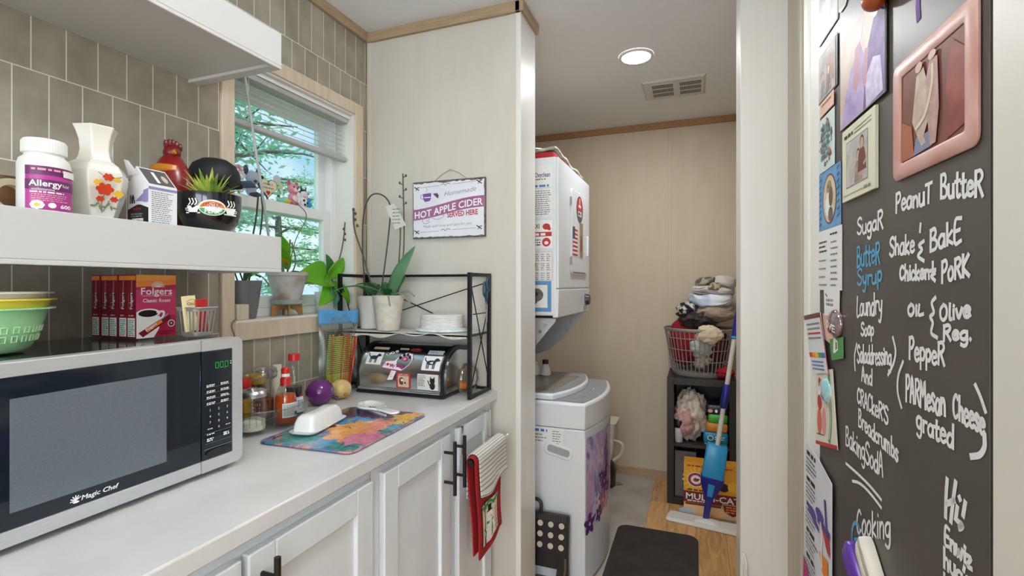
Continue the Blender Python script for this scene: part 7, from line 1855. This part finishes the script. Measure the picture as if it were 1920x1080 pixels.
t, fn = flatcard('framed_photo', 'ivory instant-photo frame with two dark-haired people in the middle of the chalkboard', R4(.173, 1.492, .332, 1.630), 'photo frame', G_, h0=.001, th=.005, m=M('frame_ivory', '#dcdcc0', .5))
A = Art(); A.rect(.196, 1.515, .302, 1.602, INK_G); A.rect(.198, 1.517, .300, 1.600, PH_GREY); figure(A, .258, 1.518, .074, M('print_rose_brown', '#a98f86', .5), SKIN, HAIR); figure(A, .276, 1.534, .078, INK_BR, SKIN, HAIR); A.scrib(.186, 1.611, .235, 1, .01, .006, INK_K, 3); A.line([(.240, 1.616), (.318, 1.618)], .0012, INK_K); A.line([(.240, 1.610), (.318, 1.611)], .0012, INK_K); A.line([(.182, 1.502), (.280, 1.502)], .0012, INK_G); A.scrib(.285, 1.500, .320, 1, .01, .005, INK_G, 5); A.build('print', fn, t)
# pink magnetic frame
cu, cv = .5035, 1.574
t = thing('framed_photo', tuple(onb(cu, 1.487, .001)), 'large pink marbled magnetic frame around a photo of two people in pale clothes', 'photo frame', G_)
PF = M('frame_pink', '#d8b2a9', .40, c2='#cb968b', scale=16)
def rr2(hu, hv, r, h, n=6): return [onb(cu + p.x, cv + p.y, h) for p in rring(0, 0, hu, hv, 0, r, n)]
MB().loft([rr2(.107, .086, .014, .001), rr2(.1075, .0865, .014, .0035), rr2(.106, .085, .013, .005), rr2(.084, .066, .006, .005), rr2(.082, .064, .005, .004), rr2(.082, .064, .005, .001)], 0, False, False).build('frame_border', PF, t, smooth=50)
MB().loft([rr2(.0825, .0645, .005, .0012), rr2(.0825, .0645, .005, .0030)]).build('photo', M('print_red_brown', '#6b3a2c', .5, c2='#8a4b34', scale=12), t, smooth=0)
A = Art(); q = .4215; PALE, PALE2 = M('print_pale_clothes', '#c9b7a6', .5, c2='#b59c8c', scale=50), M('print_pink_pale', '#c2a09a', .5, c2='#ab8780', scale=50)
A.poly([(.545, 1.512), (.585, 1.520), (.585, 1.610), (.560, 1.630), (.545, 1.600)], M('print_brick', '#9a4a34', .5, c2='#7a3226', scale=30)); A.poly([(.424, 1.512), (.462, 1.512), (.455, 1.555), (.424, 1.57)], M('print_orange_brown', '#a8623f', .5)); A.poly([(.460, 1.512), (.512, 1.514), (.505, 1.535), (.468, 1.535)], M('print_blue_grey', '#8086a4', .5))
A.poly([(.458, 1.560), (.470, 1.620), (.490, 1.626), (.500, 1.60), (.505, 1.555), (.490, 1.532), (.496, 1.522), (.484, 1.520), (.470, 1.540)], PALE); A.poly([(.500, 1.556), (.496, 1.605), (.508, 1.630), (.526, 1.626), (.530, 1.560), (.522, 1.515), (.508, 1.515)], PALE2); A.line(spline([(.470, 1.548, 0), (.495, 1.560, 0), (.512, 1.592, 0), (.514, 1.618, 0)]), .006, M('print_cream', '#ddcbb2', .5)); A.ell(.478, 1.630, .010, .007, SKIN, 12); A.ell(.514, 1.632, .010, .006, SKIN, 12)
A.build('print', lambda u, v, h: onb(u, v, .0031 + h), t)
# magnets and small cards
def dome(name, label, u, v, ru, rv, d, m, cat='magnet', prints=None):
    t = thing(name, tuple(onb(u, v - rv, .002)), label, cat, 'magnets on the chalkboard')
    mb = MB(); rings = []
    for k in range(8):
        a = PI / 2 * k / 7; rings.append([onb(u + ru * math.cos(a) * math.cos(2 * PI * j / 28), v + rv * math.cos(a) * math.sin(2 * PI * j / 28), .004 + d * math.sin(a)) for j in range(28)])
    rings.insert(0, [onb(u + ru * math.cos(2 * PI * j / 28), v + rv * math.sin(2 * PI * j / 28), .001) for j in range(28)])
    mb.loft(rings).build('stone', m, t, smooth=60)
    if prints:
        A = Art(); prints(A); A.build('print', lambda a, b, h: onb(u + a, v + b, .0046 + h + d * math.sqrt(max(0, 1 - (a / ru) ** 2 - (b / rv) ** 2))), t)
t, fn = flatcard('note_strip', 'salmon card corner behind the oval magnet', [(.030, 1.212), (.100, 1.205), (.106, 1.268), (.032, 1.268)], 'note', G_, h0=.0015, m=M('paper_salmon_light', '#dfbda8', .6))
t, fn = flatcard('card', 'small green card with a white symbol under the oval magnet', [(.100, 1.172), (.170, 1.186), (.168, 1.228), (.086, 1.215)], 'card', G_, h0=.003, m=M('card_green', '#4f9a52', .4))
A = Art(); A.rect(.112, 1.190, .126, 1.222, INK_W); A.line([(.126, 1.195), (.140, 1.200), (.138, 1.215), (.126, 1.218)], .005, INK_W); A.build('print', fn, t)
dome('magnet', 'oval glossy silver and red word magnet', .126, 1.252, .034, .029, .013, M('magnet_silver', '#b9aeb0', .08, .6, c2='#8a6a6c', scale=40), prints=lambda A: [A.txt('LOVE', -.024, -.004, .016, INK_W, .048, .03, rot=-.3), A.ell(-.004, -.016, .010, .006, INK_R, 12)])
t, fn = flatcard('flyer', 'folded white flyer with a rainbow bar hanging over the board edge', [(-.106, 1.254), (.030, 1.270), (.086, 1.143), (-.030, 1.121)], 'flyer', G_, h0=.006, m=M('flyer_white', '#dfe1e4', .5))
A = Art(); du, dv = V(.136, .016), V(.066, -.130)
P2 = lambda a, b: (-.106 + du.x * a + dv.x * b, 1.254 + du.y * a + dv.y * b)
def q4(a0, b0, a1, b1): return [P2(a0, b0), P2(a1, b0), P2(a1, b1), P2(a0, b1)]
A.poly(q4(0, 0, 1, .08), INK_BR); A.poly(q4(.96, 0, 1, 1), INK_R)
for k in range(4): A.poly(q4(.12, .16 + .08 * k, .86, .19 + .08 * k), INK_G if k != 2 else INK_R)
for k, m in enumerate((INK_R, INK_O, INK_Y, INK_GR, INK_B)): A.poly(q4(.04 + .18 * k, .66, .22 + .18 * k, .74), m)
for k in range(3): A.poly(q4(.14, .80 + .06 * k, .80, .82 + .06 * k), INK_B)
A.build('print', fn, t)
t, fn = flatcard('magnet_card', 'cream card printed with red and pink bottles and a green toothbrush shape', [(-.010, .963), (.141, .996), (.108, 1.155), (-.008, 1.131)], 'card', G_, h0=.004, m=M('card_cream', '#e3ddca', .5))
A = Art(); A.poly([(-.010, .963), (.141, .996), (.139, 1.004), (-.010, .971)], INK_R)
A.ell(.018, 1.022, .016, .030, M('bottle_coral', '#d9694f', .4), 16); A.ell(.052, 1.030, .015, .032, M('bottle_pink', '#e79a94', .4), 16); A.ell(.020, 1.066, .016, .017, INK_R, 16); A.ell(.020, 1.112, .010, .010, INK_R, 12); A.line(spline([(.090, 1.000, 0), (.098, 1.040, 0), (.094, 1.090, 0), (.086, 1.135, 0)]), .013, INK_GR); A.line(spline([(.090, 1.004, 0), (.098, 1.040, 0), (.095, 1.085, 0)]), .004, INK_W); A.line([(.0, .990), (.05, 1.0)], .002, INK_K); A.build('print', fn, t)
dome('magnet', 'round pale blue glass magnet over the cream bottle card', .070, 1.102, .032, .028, .014, M('magnet_blue', '#8fc3cc', .06, c2='#d6e6e8', scale=30, coat=.5), prints=lambda A: [A.ell(-.004, .002, .014, .012, INK_W, 14), A.line([(.010, -.012), (.014, -.022)], .005, INK_T), A.line([(-.012, .008), (-.002, .014)], .004, INK_T)])
t, fn = flatcard('flyer', 'long white instruction flyer with purple spray heads low on the chalkboard', [(-.108, .600), (.110, .640), (.112, .915), (.020, .935), (-.086, .945)], 'flyer', G_, h0=.006, m=M('flyer_pale', '#dcdfe6', .5))
A = Art()
for k in range(5):
    A.scrib(-.078, .918 - .062 * k, .000, 1, .01, .010, INK_K, 60 + k, .2)
    for r in range(4): A.scrib(-.084, .906 - .062 * k - .010 * r, .020 - .01 * r, 1, .01, .004, INK_G if r % 2 else M('ink_slate', '#4a4f58', .5), 70 + 4 * k + r, .3)
    A.scrib(-.070, .862 - .062 * k, -.04, 1, .01, .004, INK_R, 90 + k)
PRP = M('spray_purple', '#4b2f96', .3)
A.ell(.030, .815, .030, .012, PRP, 16); A.ell(-.030, .795, .034, .012, PRP, 16); A.line([(.02, .80), (.10, .80)], .014, PRP); A.line([(-.055, .792), (.02, .778)], .012, PRP); A.line([(.070, .86), (.082, .80)], .012, PRP)
A.poly([(.050, .795), (.100, .790), (.106, .755), (.085, .760)], INK_R); A.poly([(.03, .735), (.09, .740), (.09, .68), (.05, .70)], INK_O); A.poly([(.06, .675), (.10, .672), (.10, .645), (.07, .65)], INK_O); A.line(spline([(.04, .80, 0), (.05, .775, 0), (.045, .735, 0), (.05, .71, 0)]), .008, INK_W); A.poly([(-.108, .600), (-.03, .614), (-.10, .66)], INK_M)
A.build('print', fn, t)
# chip clips and the magnet at the top
def chip_clip(name, label, p0, p1, wd, m, h, m2=None):
    t = thing(name, tuple(onb(p0[0], p0[1], .002)), label, 'clip', 'magnetic clips on the chalkboard')
    p0, p1 = Vector((*p0, 0)), Vector((*p1, 0)); d = (p1 - p0).normalized(); n_ = V(-d.y, d.x, 0)
    def ring(k, ww, h0, h1):
        c = p0 + (p1 - p0) * k
        return [onb(*(c + n_ * a).xy, hh) for a, hh in ((-ww, h0), (-ww, h1 * .7), (-ww * .75, h1), (-ww * .10, h1), (0, h1 * .92), (ww * .10, h1), (ww * .75, h1), (ww, h1 * .7), (ww, h0))]
    MB().loft([ring(0, wd * .55, .004, h * .6), ring(.03, wd * .85, .002, h * .9), ring(.12, wd, .002, h), ring(.55, wd * 1.02, .002, h), ring(1, wd * 1.1, .002, h * .8)]).build('jaw', m, t, smooth=45)
    if m2:
        MB().loft([ring(.50, wd * .80, h * .8, h * 1.12), ring(.95, wd * .9, h * .6, h * 1.0)]).build('grip_insert', m2, t, smooth=45)
chip_clip('magnetic_clip', 'purple magnetic clip at the bottom of the chalkboard', (.215, .842), (.345, .755), .022, M('clip_purple', '#5f2aa6', .28), .020)
chip_clip('magnetic_clip', 'cream magnetic clip with a black insert at the bottom of the chalkboard', (.290, .888), (.400, .800), .022, M('clip_cream', '#dfd8c9', .4), .022, M('clip_black', '#1d1b1a', .3))
t = thing('magnet', tuple(onb(.375, 1.768, .002)), 'orange-brown knob magnet at the very top of the chalkboard', 'magnet', 'magnets on the chalkboard')
mb = MB().ball(onb(.360, 1.792, .016), .018, .024, .018, 18, 12); mb.build('knob', M('magnet_orange', '#b5562a', .2), t)
MB().ball(onb(.392, 1.788, .010), .010, .018, .014, 16, 10).build('knob_base', M('magnet_dark_brown', '#3a221a', .3), t)
